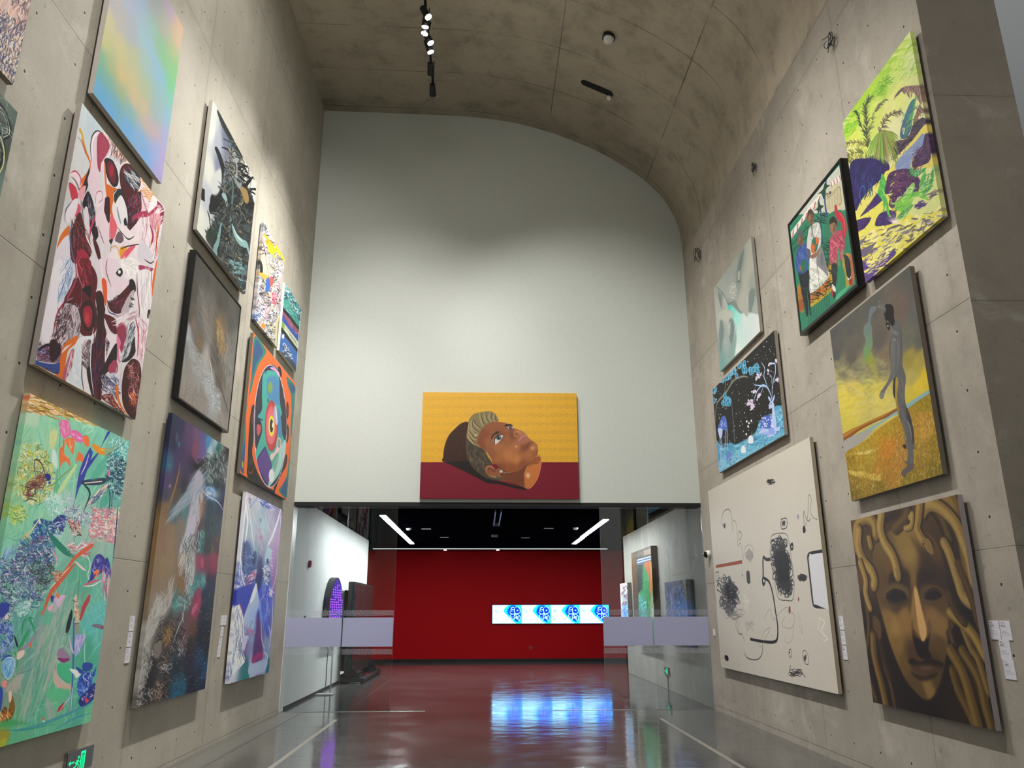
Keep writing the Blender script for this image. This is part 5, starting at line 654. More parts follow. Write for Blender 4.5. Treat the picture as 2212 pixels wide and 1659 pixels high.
    for p in ('440,1690 480,1630 500,1700 560,1640 600,1620 650,1690 620,1760 560,1740 580,1680', '420,1830 440,1780 480,1760 440,1840 410,1890 400,1850', '600,1650 640,1680 630,1830 590,1860 570,1800', '670,1650 690,1720 700,1800 680,1750 668,1680'): A.S(p, 2.5, '98938a', tap=0)
    A.S('265,1700 262,1790 290,1810 305,1850', 2.5, '6c6a64', tap=0); A.S('305,1930 320,1960 360,1975 400,1970 425,1930 428,1880', 4, '3a3a3a', tap=0); A.S('300,1890 305,1930', 7, 'c88c2c'); A.S('262,1970 264,2020', 7, 'd0942c'); A.S('820,1690 850,1720 830,1780 870,1830 840,1850', 7, 'e8e4da'); A.S('800,1700 820,1690 810,1760 840,1800', 6, 'e4e0d4'); A.dab('300,1530 330,1520 330,1640 305,1620', 20, 40, 5, 80, 'e0dccf', .5, .6); A.dab('310,1710 370,1720 360,1770 320,1770', 24, 34, 4, 80, '9c968a', .5, .5)
    A.F('170,1945 190,1950 196,1975 185,1985 170,1970', K); A.S('608,1910 620,1905 626,1935 618,1960 606,1940 610,1915', 3, K, tap=0); A.E(612, 1925, 3, 8, K); A.S('702,1920 720,1912 742,1960 740,2005 718,2000 702,1960 704,1920', 2.5, K, tap=0); A.loops('712,1950 724,1950 722,1980 714,1975', 6, 3, '4a1c1c', 5, 9); A.S('618,2015 615,2060 640,2080 680,2050 720,2095', 4, K, tap=0); A.loops('615,2050 700,2050 700,2080 620,2080', 8, 2.4, K, 16, 12)
def art_snakes(A):
    A.v(1512, 800, 3.16)
    A.G([(1060, 1050, '4a3820'), (1400, 950, '4c381e'), (1700, 880, '5c4626'), (1760, 1000, '3c2c1a'), (1100, 1400, '5a4424'), (1130, 1700, '2c2018'), (1250, 2000, '1e1614'), (1180, 2200, '241a10'), (1500, 2250, '1a1310'), (1900, 2400, '2c2012'), (1900, 1700, '1c1718'), (1850, 1300, '2c2018'), (1950, 2100, '3c2c14'), (1700, 1900, '1a1616')], 3)
    A.GF('1180,1250 1230,1150 1330,1080 1480,1080 1600,1150 1660,1300 1690,1500 1700,1700 1690,1880 1655,2080 1610,2200 1560,2250 1500,2225 1400,2106 1310,1900 1250,1700 1200,1500', [(1400, 1180, '8c7036'), (1420, 1250, '967a3c'), (1260, 1200, '6c5430'), (1600, 1180, '5c4424'), (1300, 1350, '6c5026'), (1430, 1400, '7c602e'), (1360, 1400, '3a281a'), (1560, 1370, '3a2a1c'), (1640, 1450, '3a2a1e'), (1280, 1440, '5c4424'), (1260, 1560, '604826'), (1350, 1500, '4c3620'), (1330, 1580, '54402a'), (1590, 1520, '3a2a22'), (1640, 1580, '5c4428'), (1450, 1560, '5c4424'), (1280, 1700, '8c6a38'), (1330, 1750, 'a07c42'), (1400, 1700, '94703a'), (1600, 1700, '8c683c'), (1640, 1750, '8a6a3a'), (1350, 1880, '84642e'), (1450, 1950, '4c3620'), (1640, 1880, '5c4426'), (1400, 1990, '6c5024'), (1470, 2120, '5c4624'), (1560, 2180, '8a6c38'), (1520, 2220, '5c4424'), (1630, 2130, '54401f'), (1620, 2000, '4c381c')], 10, 4)
    for p, w in (('1000,900 1060,1100 1040,1400 1100,1700', 90), ('1150,950 1220,1000 1300,960', 70), ('1560,900 1640,1000 1700,1150', 90), ('1880,1300 1950,1600 1960,1900 2000,2300', 90), ('1120,1500 1150,1750 1130,2000 1200,2250', 60), ('1250,2000 1300,2150 1330,2300', 50), ('1720,1550 1780,1700 1900,1820 1990,2050', 70), ('1700,1780 1750,1950 1780,2150 1860,2400', 66)):
        A.S(p, w, '241a12', 10, .8, 0); A.S(p, w*.6, '4a3820', 10, .9, 0); A.S(p, w*.25, '64502a', 8, .8, 0)
    # brows, eyes, nose, lips
    A.F('1300,1380 1380,1350 1430,1390 1435,1500 1400,1560 1330,1480 1290,1470', '2c2018', 18, .85); A.F('1490,1370 1560,1350 1620,1370 1590,1430 1510,1480 1490,1560 1480,1450', '2c2018', 18, .85); A.F('1430,1120 1600,1330 1560,1380 1520,1300', '3c2c18', 22, .5)
    A.F('1250,1500 1330,1450 1410,1480 1425,1540 1340,1590 1270,1560', '64502e', 12); A.F('1272,1538 1330,1500 1395,1520 1412,1560 1345,1585 1285,1570', '241a1a', 6); A.F('1280,1560 1345,1585 1410,1555 1400,1590 1340,1605 1290,1590', '3a2c22', 6, .8); A.S('1262,1532 1330,1495 1405,1518', 6, '1a1210', 2); A.F('1520,1480 1580,1465 1650,1490 1660,1540 1600,1590 1520,1560', '5a4428', 10); A.F('1535,1535 1590,1498 1640,1515 1650,1545 1590,1570 1540,1560', '241a18', 6); A.S('1525,1530 1590,1488 1650,1508', 6, '1a1210', 2)
    A.F('1275,1600 1340,1640 1420,1590 1430,1560 1340,1625', '3a2a1c', 12, .7)
    A.F('1455,1500 1480,1480 1510,1600 1545,1740 1560,1800 1500,1860 1440,1760', '94703c', 8); A.F('1462,1500 1478,1490 1510,1620 1545,1760 1540,1840 1520,1855 1495,1780 1475,1640', 'd0a468', 5); A.F('1450,1760 1500,1830 1530,1850 1570,1790 1560,1900 1580,1960 1500,1960 1460,1860', '1c1210', 8); A.F('1440,1740 1450,1700 1470,1780 1510,1830 1460,1810', '6c5028', 8, .8); A.F('1560,1700 1580,1740 1570,1800 1550,1830', '6c5030', 8, .8)
    A.F('1420,1985 1450,1965 1500,1990 1560,1965 1640,1990 1665,2020 1560,2040 1470,2030', '20150f', 9); A.F('1450,2020 1540,2005 1640,2025 1590,2070 1500,2075', '4a3522', 12, .9); A.E(1545, 2030, 46, 14, '6a4e34', 10, .8); A.F('1440,2060 1520,2085 1620,2065 1580,2110 1500,2115', '241810', 10, .8)
    A.F('1180,1680 1220,1700 1240,1780 1230,1840 1190,1800', '5c4424', 6); A.F('1700,1680 1740,1700 1720,1780 1700,1800', '4c3820', 6)
    def snake(p, w, c='7c6030', hi='a88448', dk='2a1e14', tap=0):
        w = w*1.22; P = spline(pts_of(p), False, 10); A.S(P+[w*.16, 0], w*1.15, dk, w*.12, .95, tap, 0); A.S(P, w, c, w*.06, 1, tap, 0); A.S(P-[w*.16, w*.05], w*.5, hi, w*.16, .8, tap, 0)
    snake('1720,2040 1760,2180 1830,2320 1880,2430', 56, '4a3818', '6c5426'); snake('1700,1900 1790,2060 1850,2250 1900,2440', 66, '5c461e', '84682e'); snake('1780,1900 1900,2100 1950,2300 1990,2440', 60, '4c3a18', '7c622c'); snake('1180,1800 1190,1950 1240,2150 1270,2290', 46, '5a4420', '8c6c34'); snake('1230,1850 1260,2000 1300,2100', 30, '2c2014', '4a3820'); snake('1790,1750 1850,1900 1900,1980 1970,2200', 44, '5c4622', '8c7038')
    snake('1420,960 1400,1010 1330,1080', 50, '4c3820', '6c5430'); snake('1660,1170 1700,1250 1760,1440 1800,1550 1900,1620', 56, '84683a', 'a88c4c'); snake('1760,1300 1860,1560 1900,1700 1940,1790', 60, '3c2c18', '5c4624'); snake('1780,1150 1820,1350 1900,1500 1930,1600', 50, '4a3818', '7c6430')
    snake('1640,860 1720,900 1760,1000 1790,1100', 80, '6a5228', '8c7036'); snake('1510,980 1560,920 1640,940 1740,1040 1800,1180 1840,1300 1870,1450', 62, '806636', 'b0904c'); snake('1700,1650 1760,1700 1860,1800 1950,1960', 56, '70582a', 'a48644'); snake('1690,1500 1740,1640 1800,1720', 40, '3c2c1a', '54402a')
    snake('1080,1240 1065,1100 1100,1020 1150,1010 1190,1050 1200,1120', 52, '745a2e', 'a88a48'); snake('1085,1080 1080,1200 1110,1300 1170,1370 1190,1430 1185,1470', 46, '8c6e38', 'b89852', tap=0); snake('1150,1130 1165,1200', 34, '7c6034', 'a88848'); snake('1090,1300 1130,1430 1130,1520 1160,1620', 34, '8c6c38', 'b49450')
    snake('1240,970 1230,1080 1260,1180 1310,1260 1335,1330 1348,1400', 52, '866a36', 'b89a56'); A.S('1335,1350 1350,1410', 44, '8c6e3a', 2); snake('1500,900 1490,1000 1480,1080 1520,1160 1560,1200', 50, '7c6030', 'ac8c4a'); A.F('1515,1160 1560,1150 1590,1210 1590,1255 1560,1250 1525,1200', '84683a', 3); A.S('1518,1185 1545,1235 1580,1260', 5, '20160e'); A.E(1525, 1185, 6, 5, '20160e'); snake('1430,1010 1450,980 1440,1060 1400,1080', 26, '8c7038', 'b09450')
    A.F('1270,970 1330,950 1380,930 1360,1000 1300,1030 1260,1040', '30241a', 10, .7); A.S('1090,1060 1095,1180 1130,1280 1170,1340', 5, 'c8a860', 2, .7); A.S('1380,2290 1500,2310 1700,2380', 20, '1a120e', 4); A.N(.05, 3, 3)
def art_head(A):
    A.v(880, 830, 5.53)
    A.F('-100,-100 2400,-100 2400,931 -100,931', 'f0b62e', sm=0); A.F('-100,931 2400,931 2400,1700 -100,1700', '7c0522', sm=0); A.G([(200, 200, 'eaae30'), (1000, 200, 'eeb83c'), (1900, 300, 'ecb23c'), (1900, 900, 'f2bc3c'), (200, 850, 'f0b234')], a=.0)
    r = A.rng
    for j in range(8):
        for i in range(24):
            x, y = 225+i*80, 160+j*102
            a = .35 if i > 14 else .25
            A.S([(x-26, y-14), (x-22, y+18), (x, y+24), (x+22, y+16), (x+24, y-16)], 5, 'a88a4c', 0, a*1.5, 0); A.S([(x, y-30), (x+3, y+30)], 5, 'b0945a', 0, a, 0); A.E(x+40, y+5, 5, 12, 'b89a5a', 0, a); A.E(x, y-2, 10, 6, 'a88a50', 0, a)
    A.N(.03, 5, 5)
    A.F('720,450 640,470 560,540 490,620 445,740 430,860 445,931 800,931 800,500', '3a1808', 6, 1); A.dab('480,640 720,480 740,900 460,900', 80, 40, 8, 60, '4c2410 2c1006 5a3018', .8, .6)
    A.F('445,931 470,931 760,931 900,1100 1100,1160 1250,1200 1440,1240 1400,1262 1280,1240 1100,1195 960,1180 820,1110 600,1000', '140704', 3)
    # neck
    A.F('1100,1040 1300,980 1460,910 1560,850 1592,870 1595,960 1560,1120 1500,1210 1450,1248 1400,1240 1300,1190 1160,1160 1080,1120', '8a4c28'); A.F('1100,1060 1300,1060 1400,1010 1470,930 1540,870 1420,1010 1395,1100 1400,1200 1300,1190 1130,1130', '7a3f20', 6)
    A.F('1560,855 1594,872 1598,950 1570,1090 1510,1200 1450,1248 1410,1240 1394,1160 1400,1080 1430,1000 1500,900', 'a25a2a'); A.F('1410,1050 1440,990 1500,960 1560,950 1590,900 1590,980 1560,1100 1500,1200 1450,1246 1412,1238 1397,1150', 'd07838', 4); A.E(1440, 1090, 26, 34, 'f0c090', 8, .9); A.S('1394,1100 1420,1010 1480,920 1560,858 1592,872 1597,960 1560,1110 1500,1210 1450,1250', 7, 'e09a68', tap=0)
    # skull, hair
    A.F('740,420 790,360 870,335 990,325 1060,370 1085,450 1000,460 900,530 850,620 850,740 930,800 1010,950 1000,1000 940,1000 1120,1100 1140,1150 1000,1130 880,1070 770,980 710,840 700,680 720,520', '8a7a50'); 
    A.F('700,640 740,680 840,740 920,780 960,860 1010,930 1010,970 940,980 930,1040 1000,1110 1140,1140 1000,1140 880,1080 770,980 710,840', '4c4030', 6); A.dab('720,700 900,800 1000,960 920,1060 780,980 720,840', 160, 60, 6, 70, '6c5c40 3a3026 7c6a48 2c241e', .3, .7)
    for i, p in enumerate(('770,420 800,480 870,540', '860,345 880,440 910,500', '920,340 930,420 960,460', '990,330 980,400 1010,450', '730,500 790,580 850,600', '725,560 780,640 840,660', '760,430 770,520 850,590', '720,620 780,700 850,730', '1040,360 1030,420 1060,450')):
        A.S(p, 26, 'b4a070', 5, .8); A.S([(x+16, y-6) for x, y in pts_of(p)], 9, '3c3020', 2, .8)
    A.E(815, 610, 14, 12, 'e8dcb4', 4, .8); A.S('740,440 725,560 730,640 790,700', 7, 'c4b080')
    # face
    A.GF('905,520 1000,455 1090,450 1190,470 1260,520 1340,545 1400,580 1460,650 1530,700 1558,740 1550,850 1470,920 1400,1000 1300,1060 1200,1060 1120,1020 1060,960 1010,950 1005,900 930,790 850,730 840,640', [(1000, 500, '9a5830'), (900, 600, '8c4a28'), (880, 720, '8a4828'), (1100, 480, '9c5a32'), (1180, 560, '9c5c38'), (1120, 600, '8c4c2c'), (960, 700, 'a06038'), (1100, 760, 'b06c3c'), (1200, 650, 'a4623a'), (1250, 560, '8c4c30'), (1320, 560, 'c07c4c'), (1300, 620, 'b87448'), (1260, 620, '7c4028'), (1400, 640, 'b87c58'), (1480, 700, 'b06e40'), (1300, 740, 'b87040'), (1400, 760, '8a4c2c'), (1450, 720, '8c4e30'), (1500, 760, 'c07c4c'), (1540, 820, 'a05c34'), (1440, 830, 'b46c3c'), (1200, 850, 'c47a42'), (1100, 900, 'b06838'), (1300, 900, 'c67c42'), (1250, 1000, '9c5428'), (1100, 980, '8c4a26'), (1000, 850, '9c5a34'), (1380, 960, '94502a')], 1, 4)
    A.S('1060,960 1120,1020 1220,1062 1330,1040 1420,980 1540,870', 10, '5c2c14', 3, .9); A.S('905,780 950,850 1010,930 1010,960', 6, 'b48c58', 1, .8)
    A.F('1000,660 1010,610 1050,570 1095,560 1085,585 1040,605 1010,650', '2c1a12'); A.S('1000,630 1040,580 1095,560', 4, 'e8b898', a=.6); A.F('1160,500 1180,478 1230,475 1260,500 1220,490 1175,505', '2c1a12'); 
    A.F('1045,720 1045,660 1080,620 1130,605 1140,630 1110,680 1070,715', 'e4d8d0'); A.E(1092, 640, 32, 30, '5c7480'); A.E(1090, 638, 17, 18, '0c0c0e'); A.E(1098, 630, 5, 5, 'ffffff'); A.S('1045,720 1042,660 1080,612 1138,603', 9, '140c0a'); A.S('1050,720 1100,690 1140,630', 4, '3c1c10'); A.S('1030,700 1030,650 1060,605', 3, 'e8b898', a=.7)
    A.F('1195,510 1230,498 1265,505 1255,530 1215,535', 'd8ccc8'); A.E(1232, 518, 22, 16, '3c4c58'); A.E(1230, 518, 12, 12, '0c0c0e'); A.E(1236, 514, 4, 4, 'ffffff'); A.S('1192,515 1225,495 1268,505', 7, '140c0a'); A.S('1200,530 1230,540 1258,530', 4, '2c1410')
    A.F('1255,600 1265,560 1310,540 1360,600 1330,620 1290,650 1262,640', 'b06c42', 6, .8); A.S('1256,570 1258,620 1290,650 1300,630', 7, '5c2c18', 2, .8); A.S('1290,560 1330,570 1365,610', 12, 'd8986c', 3, .8); A.E(1305, 600, 10, 6, '5c2c18', 2)
    A.F('1325,690 1345,640 1380,620 1410,608 1425,630 1380,670 1340,700', 'c0786c', 2); A.S('1320,710 1370,660 1430,632', 5, '6c3020'); A.S('1330,680 1360,640 1410,612', 4, 'e0a090'); A.F('1330,705 1380,670 1430,640 1480,690 1400,720', 'b4704c', 6, .6); A.S('1420,760 1450,710 1500,690', 26, '74402c', 8, .6); A.E(1300, 745, 16, 10, 'e8b488', 5, .8); A.E(1495, 760, 22, 18, 'e0a070', 7, .8)
    A.F('935,1030 935,990 970,970 1010,975 1050,1010 1100,1000 1140,1030 1110,1070 1060,1100 990,1095 950,1070', '9c5a34'); A.S('945,1050 945,1000 975,978 1010,985 1040,1020', 9, 'c88458'); A.S('970,1060 965,1020 990,1005 1020,1040 1060,1040', 10, '5c2c18', 2); A.E(1050, 1020, 20, 12, '7c4224', 4); A.S('1045,1005 1095,1000 1130,1020', 5, '2c1408'); A.S('960,1090 1040,1100 1100,1075', 5, 'd49468')
    A.E(1120, 1042, 20, 16, 'c8c4bc'); A.E(1116, 1036, 8, 7, 'ffffff'); A.S('1090,1020 1160,1055 1240,1056', 4, 'b8b4a8'); A.S('1110,1050 1095,1085', 5, 'b0aca0'); A.dab('1070,1090 1160,1130 1120,1150 1060,1120', 20, 40, 4, 60, '3c2418 6c4c34', .6)
    A.F('160,926 2040,926 2040,934 160,934', 'f0d070', sm=0, a=.0)
def art_gsmall(A):
    A.v(1330, 1170, 9.478); A.F('0,700 400,700 400,1800 0,1800', 'e6e2da', sm=0); A.G([(100, 880, 'ece8e4'), (200, 870, 'e8e6e6'), (90, 1200, 'f0ece8'), (200, 1200, 'd8dcf0'), (180, 1450, '6ca8f0'), (240, 1540, '4cc0f0'), (100, 1500, 'e4e4e8')], a=1)
    A.dab('120,920 240,900 260,1300 140,1300', 80, 44, 12, 95, '2c2430 1c1a24 e4804c 4c3050 f0f0f4 c85c4c', .4); A.dab('140,1330 270,1330 270,1560 150,1560', 60, 40, 12, 90, '2c3cc8 3c84e8 80dcf8 f4f8ff', .5); A.F('0,1600 400,1600 400,2400 0,2400', 'c4ccd8', sm=0)
def art_gtall(A):
    A.v(1330, 1170, 9.478); A.F('200,0 1000,0 1000,3000 200,3000', '5c4630', sm=0); A.dab('320,200 460,200 520,2200 380,2200', 80, 160, 12, 88, '7c5c38 4a3824 8c6c44 3c2c1c', .1)
    A.F('340,235 745,90 745,140 345,270', '3c342c', sm=0); A.F('400,240 570,190 570,310 420,350', '564c40', sm=0); A.F('575,180 750,130 750,240 575,300', '8c7864', sm=0); A.F('420,340 760,240 760,290 430,380', '1c1c24', sm=0); A.F('430,370 760,280 770,390 440,480', '6c80a4', sm=0)
    for i in range(4): A.S([(440, 380+i*27), (600, 335+i*26), (770, 290+i*26)], 10, ['c8dcf8', '34405c', 'b0c8f0', '44506c'][i], tap=0)
    A.F('430,480 570,460 565,700 550,900 530,1000 460,1030', '34403c', sm=0); A.F('560,460 600,480 680,700 710,1200 840,1500 900,2400 480,2400 465,1050 545,980 565,700', '2f8448', sm=0); A.F('585,460 710,410 745,760 770,950 720,1200 690,900 650,660', 'b4643c'); A.F('710,405 760,400 790,930 745,970', 'd8a420', sm=0); A.F('700,1220 750,980 800,930 830,1500 720,1560', '7c9450')
    A.dab('560,600 680,700 720,1500 850,2300 480,2300 470,1100', 260, 90, 10, 92, '2c7444 3c9c54 1f6438 5cb470 4c9c8c', .25); A.dab('470,1050 620,1200 640,1560 500,1560', 90, 80, 11, 92, '5cacac 84c4dc 2c7c70 a8d4f0', .25); A.dab('720,1250 800,950 830,1560 720,1560', 70, 70, 9, 92, 'a0a85c d4e0e0 7c8c3c c8dcf0', .25)
def art_gblue(A):
    A.v(1330, 1170, 9.478); A.F('900,700 1700,700 1700,3000 900,3000', '5f6f98', sm=0); A.G([(1050, 850, '5c6480'), (1200, 900, '6c7484'), (1400, 900, '7c8078'), (1100, 1200, '5c6490'), (1300, 1100, '5c74b4'), (1400, 1400, '5c94f0'), (1200, 1500, '6c8ce0'), (1050, 1500, '5c6c9c')], a=1)
    A.dab('1010,850 1450,800 1500,2300 1050,2300', 520, 90, 11, 92, '3c4458 8ca4d8 2c3038 6c84c0 a4b4dc 4c5448 7c8468', .3); A.dab('1260,1200 1490,1250 1500,2000 1290,2000', 170, 80, 12, 92, '6cacf8 4c8cf0 a4d0fc 3c74d8', .25); A.dab('1110,1080 1160,1080 1180,1560 1130,1560', 24, 130, 10, 90, 'c4b4ec 8c84d8', .1)
    A.F('1310,790 1350,750 1390,900 1420,1000 1400,1050 1350,930', '6c6c4c'); A.S('1400,1000 1395,1200', 16, '2c3430'); A.E(1390, 1018, 9, 9, 'f0f0e0'); A.F('1310,800 1340,760 1350,860', '7c3c34')
ARTS = {n: globals().get('art_'+n) for n in RECT}
SEED = dict(mint=11, nebula=12, shoes=13, violet=14, collage=13, stripes=13, ash=12)
def paint(n):
    w, o, a, b, z0, z1, res = RECT[n]
    A = Art(quad_of(n), abs(b-a), z1-z0, res, 'cccccc', SEED.get(n, 7)); ARTS[n](A); return A

def trio_faces(A):
    A.v(1690, 330, 4)
    for x, y, k in ((150, 745, 1), (243, 560, 1.15), (448, 640, 1.2)):
        A.E(x+6*k, y, 12*k, 34*k, '5a3c2c', 5, .5); A.E(x-7*k, y-8*k, 7*k, 16*k, 'a88468', 4, .6); A.S([(x-10*k, y-12*k), (x-2*k, y-14*k)], 4, '2c1c14'); A.S([(x+4*k, y-16*k), (x+11*k, y-18*k)], 4, '2c1c14'); A.S([(x, y-10*k), (x-1, y+8*k), (x+4*k, y+8*k)], 3, '4c3020'); A.S([(x-5*k, y+20*k), (x+6*k, y+17*k)], 4, '6c3428')
    A.dab('125,1060 235,1050 240,1400 190,1380', 30, 90, 5, 88, '3a3c44 14161a', .15, .7); A.dab('540,880 600,920 600,1080 560,1040', 14, 60, 5, 85, '3c3e44 121416', .2, .7); A.dab('60,560 140,1500 560,1180 600,900 380,520', 120, 70, 7, 70, '3c8c6c 24644c 2c7056', .8, .25)
_trio = art_trio
def art_trio(A): _trio(A); trio_faces(A); A.N(.05, 8, 8)
ARTS = {n: globals().get('art_'+n) for n in RECT}
# ---------------------------------------------------------------- mesh helpers
def rgb(c, a=1):
    v = [int(c[i:i+2], 16)/255 for i in (0, 2, 4)]
    return tuple(x/12.92 if x <= .04045 else ((x+.055)/1.055)**2.4 for x in v)+(a,)
class MB:
    def __init__(s): s.bm = bmesh.new()
    def box(s, x0, x1, y0, y1, z0, z1, bev=0):
        g = bmesh.ops.create_cube(s.bm, size=1); M = Matrix.Translation(((x0+x1)/2, (y0+y1)/2, (z0+z1)/2))@Matrix.Diagonal((abs(x1-x0), abs(y1-y0), abs(z1-z0), 1))
        bmesh.ops.transform(s.bm, matrix=M, verts=g['verts'])
        if bev: bmesh.ops.bevel(s.bm, geom=list({e for v in g['verts'] for e in v.link_edges}), offset=bev, segments=2, affect='EDGES')
        return s
    def cyl(s, p, q, r, r2=None, n=20):
        p, q = Vector(p), Vector(q); d = q-p
        g = bmesh.ops.create_cone(s.bm, cap_ends=True, segments=n, radius1=r, radius2=r if r2 is None else r2, depth=d.length)
        bmesh.ops.transform(s.bm, matrix=Matrix.Translation((p+q)/2)@d.to_track_quat('Z', 'Y').to_matrix().to_4x4(), verts=g['verts']); return s
    def ball(s, c, r, sc=(1, 1, 1)):
        g = bmesh.ops.create_uvsphere(s.bm, u_segments=24, v_segments=14, radius=r)
        bmesh.ops.transform(s.bm, matrix=Matrix.Translation(c)@Matrix.Diagonal((*sc, 1)), verts=g['verts']); return s
    def tube(s, pts, r, n=8):
        P = [Vector(p) for p in pts]; rings = []
        for i, p in enumerate(P):
            d = (P[min(i+1, len(P)-1)]-P[max(i-1, 0)]).normalized(); a = d.orthogonal().normalized() if i == 0 else (a-d*a.dot(d)).normalized(); b = d.cross(a)
            rings.append([s.bm.verts.new(p+(a*math.cos(t)+b*math.sin(t))*r) for t in (2*math.pi*k/n for k in range(n))])
        for u, v in zip(rings, rings[1:]):
            for k in range(n): s.bm.faces.new((u[k], u[(k+1) % n], v[(k+1) % n], v[k]))
        s.bm.faces.new(rings[0][::-1]); s.bm.faces.new(rings[-1]); return s
    def prism(s, prof, axis, a, b):     # profile points (u, v) swept from a to b along axis
        mk = {0: lambda u, v, t: (t, u, v), 1: lambda u, v, t: (u, t, v), 2: lambda u, v, t: (u, v, t)}[axis]
        A = [s.bm.verts.new(mk(u, v, a)) for u, v in prof]; B = [s.bm.verts.new(mk(u, v, b)) for u, v in prof]; n = len(prof)
        s.bm.faces.new(A); s.bm.faces.new(B[::-1])
        for k in range(n): s.bm.faces.new((A[k], B[k], B[(k+1) % n], A[(k+1) % n]))
        return s
    def build(s, name, mat, parent=None, smooth=False, loc=None):
        bmesh.ops.recalc_face_normals(s.bm, faces=s.bm.faces[:])
        me = bpy.data.meshes.new(name); s.bm.to_mesh(me); s.bm.free()
        for m in (mat if isinstance(mat, (list, tuple)) else [mat]): me.materials.append(m)
        if smooth:
            for p in me.polygons: p.use_smooth = True
        ob = bpy.data.objects.new(name, me); COL.objects.link(ob)
        if parent:
            ob.parent = parent
            if parent.type == 'EMPTY': ob.matrix_parent_inverse = Matrix.Translation(parent.location).inverted()
            else: ob.matrix_parent_inverse = parent.matrix_world.inverted()
        return ob
def tag(o, label, cat, group=None, kind=None):
    o['label'] = label; o['category'] = cat
    if group: o['group'] = group
    if kind: o['kind'] = kind
    return o
def thing(name, loc, label, cat, group=None):
    o = bpy.data.objects.new(name, None); COL.objects.link(o); o.location = loc; o.empty_display_size = .1
    return tag(o, label, cat, group)
def struct(o, label=None):
    o['kind'] = 'structure'
    if label: o['label'] = label; 
    return o
# ---------------------------------------------------------------- material helpers
class NT:
    def __init__(s, name):
        s.m = bpy.data.materials.new(name); s.m.use_nodes = True; s.t = s.m.node_tree; s.n = s.t.nodes; s.l = s.t.links; s.b = s.n['Principled BSDF']; s.out = s.n['Material Output']
    def set(s, sock, v):
        if hasattr(v, 'is_linked') or hasattr(v, 'links'): s.l.new(v, sock)
        else: sock.default_value = v
    def math(s, op, a, b=0.0, c=None, clamp=False):
        n = s.n.new('ShaderNodeMath'); n.operation = op; n.use_clamp = clamp; s.set(n.inputs[0], a); s.set(n.inputs[1], b)
        if c is not None: s.set(n.inputs[2], c)
        return n.outputs[0]
    def noise(s, vec, scale, detail=4, rough=.55, dist=0):
        n = s.n.new('ShaderNodeTexNoise'); s.l.new(vec, n.inputs['Vector']); n.inputs['Scale'].default_value = scale; n.inputs['Detail'].default_value = detail; n.inputs['Roughness'].default_value = rough; n.inputs['Distortion'].default_value = dist
        return n.outputs[0]
    def ramp(s, v, a, b, x=0.0, y=1.0, smooth=True):
        n = s.n.new('ShaderNodeMapRange'); n.interpolation_type = 'SMOOTHSTEP' if smooth else 'LINEAR'; s.set(n.inputs[0], v)
        for i, k in enumerate((a, b, x, y)): n.inputs[i+1].default_value = k
        return n.outputs[0]
    def mix(s, f, a, b, blend='MIX'):
        n = s.n.new('ShaderNodeMix'); n.data_type = 'RGBA'; n.blend_type = blend; s.set(n.inputs[0], f); s.set(n.inputs[6], a); s.set(n.inputs[7], b); return n.outputs[2]
    def pos(s):
        g = s.n.new('ShaderNodeNewGeometry'); x = s.n.new('ShaderNodeSeparateXYZ'); s.l.new(g.outputs['Position'], x.inputs[0]); return g.outputs['Position'], x.outputs
    def scaled(s, vec, k):
        n = s.n.new('ShaderNodeMapping'); s.l.new(vec, n.inputs[0]); n.inputs['Scale'].default_value = k; return n.outputs[0]
    def near(s, c, off, per):        # distance to the nearest line of a row with the given spacing
        return s.math('MULTIPLY', s.math('ABSOLUTE', s.math('SUBTRACT', s.math('FRACT', s.math('ADD', s.math('DIVIDE', s.math('SUBTRACT', c, off), per), .5)), .5)), per)
    def bump(s, h, st, dist):
        n = s.n.new('ShaderNodeBump'); s.l.new(h, n.inputs['Height']); n.inputs['Strength'].default_value = st; n.inputs['Distance'].default_value = dist; s.l.new(n.outputs[0], s.b.inputs['Normal']); return n
def plain(name, col, rough=.6, metal=0, emit=None, es=0, spec=.5):
    t = NT(name); pos, _ = t.pos(); nz = t.noise(pos, 14, 3); c = rgb(col) if isinstance(col, str) else col
    t.l.new(t.mix(t.ramp(nz, .3, .7, .0, .14), c, tuple(v*.78 for v in c[:3])+(1,)), t.b.inputs['Base Color'])
    t.b.inputs['Roughness'].default_value = rough; t.b.inputs['Metallic'].default_value = metal; t.b.inputs['Specular IOR Level'].default_value = spec
    if emit: t.b.inputs['Emission Color'].default_value = rgb(emit); t.b.inputs['Emission Strength'].default_value = es
    return t.m
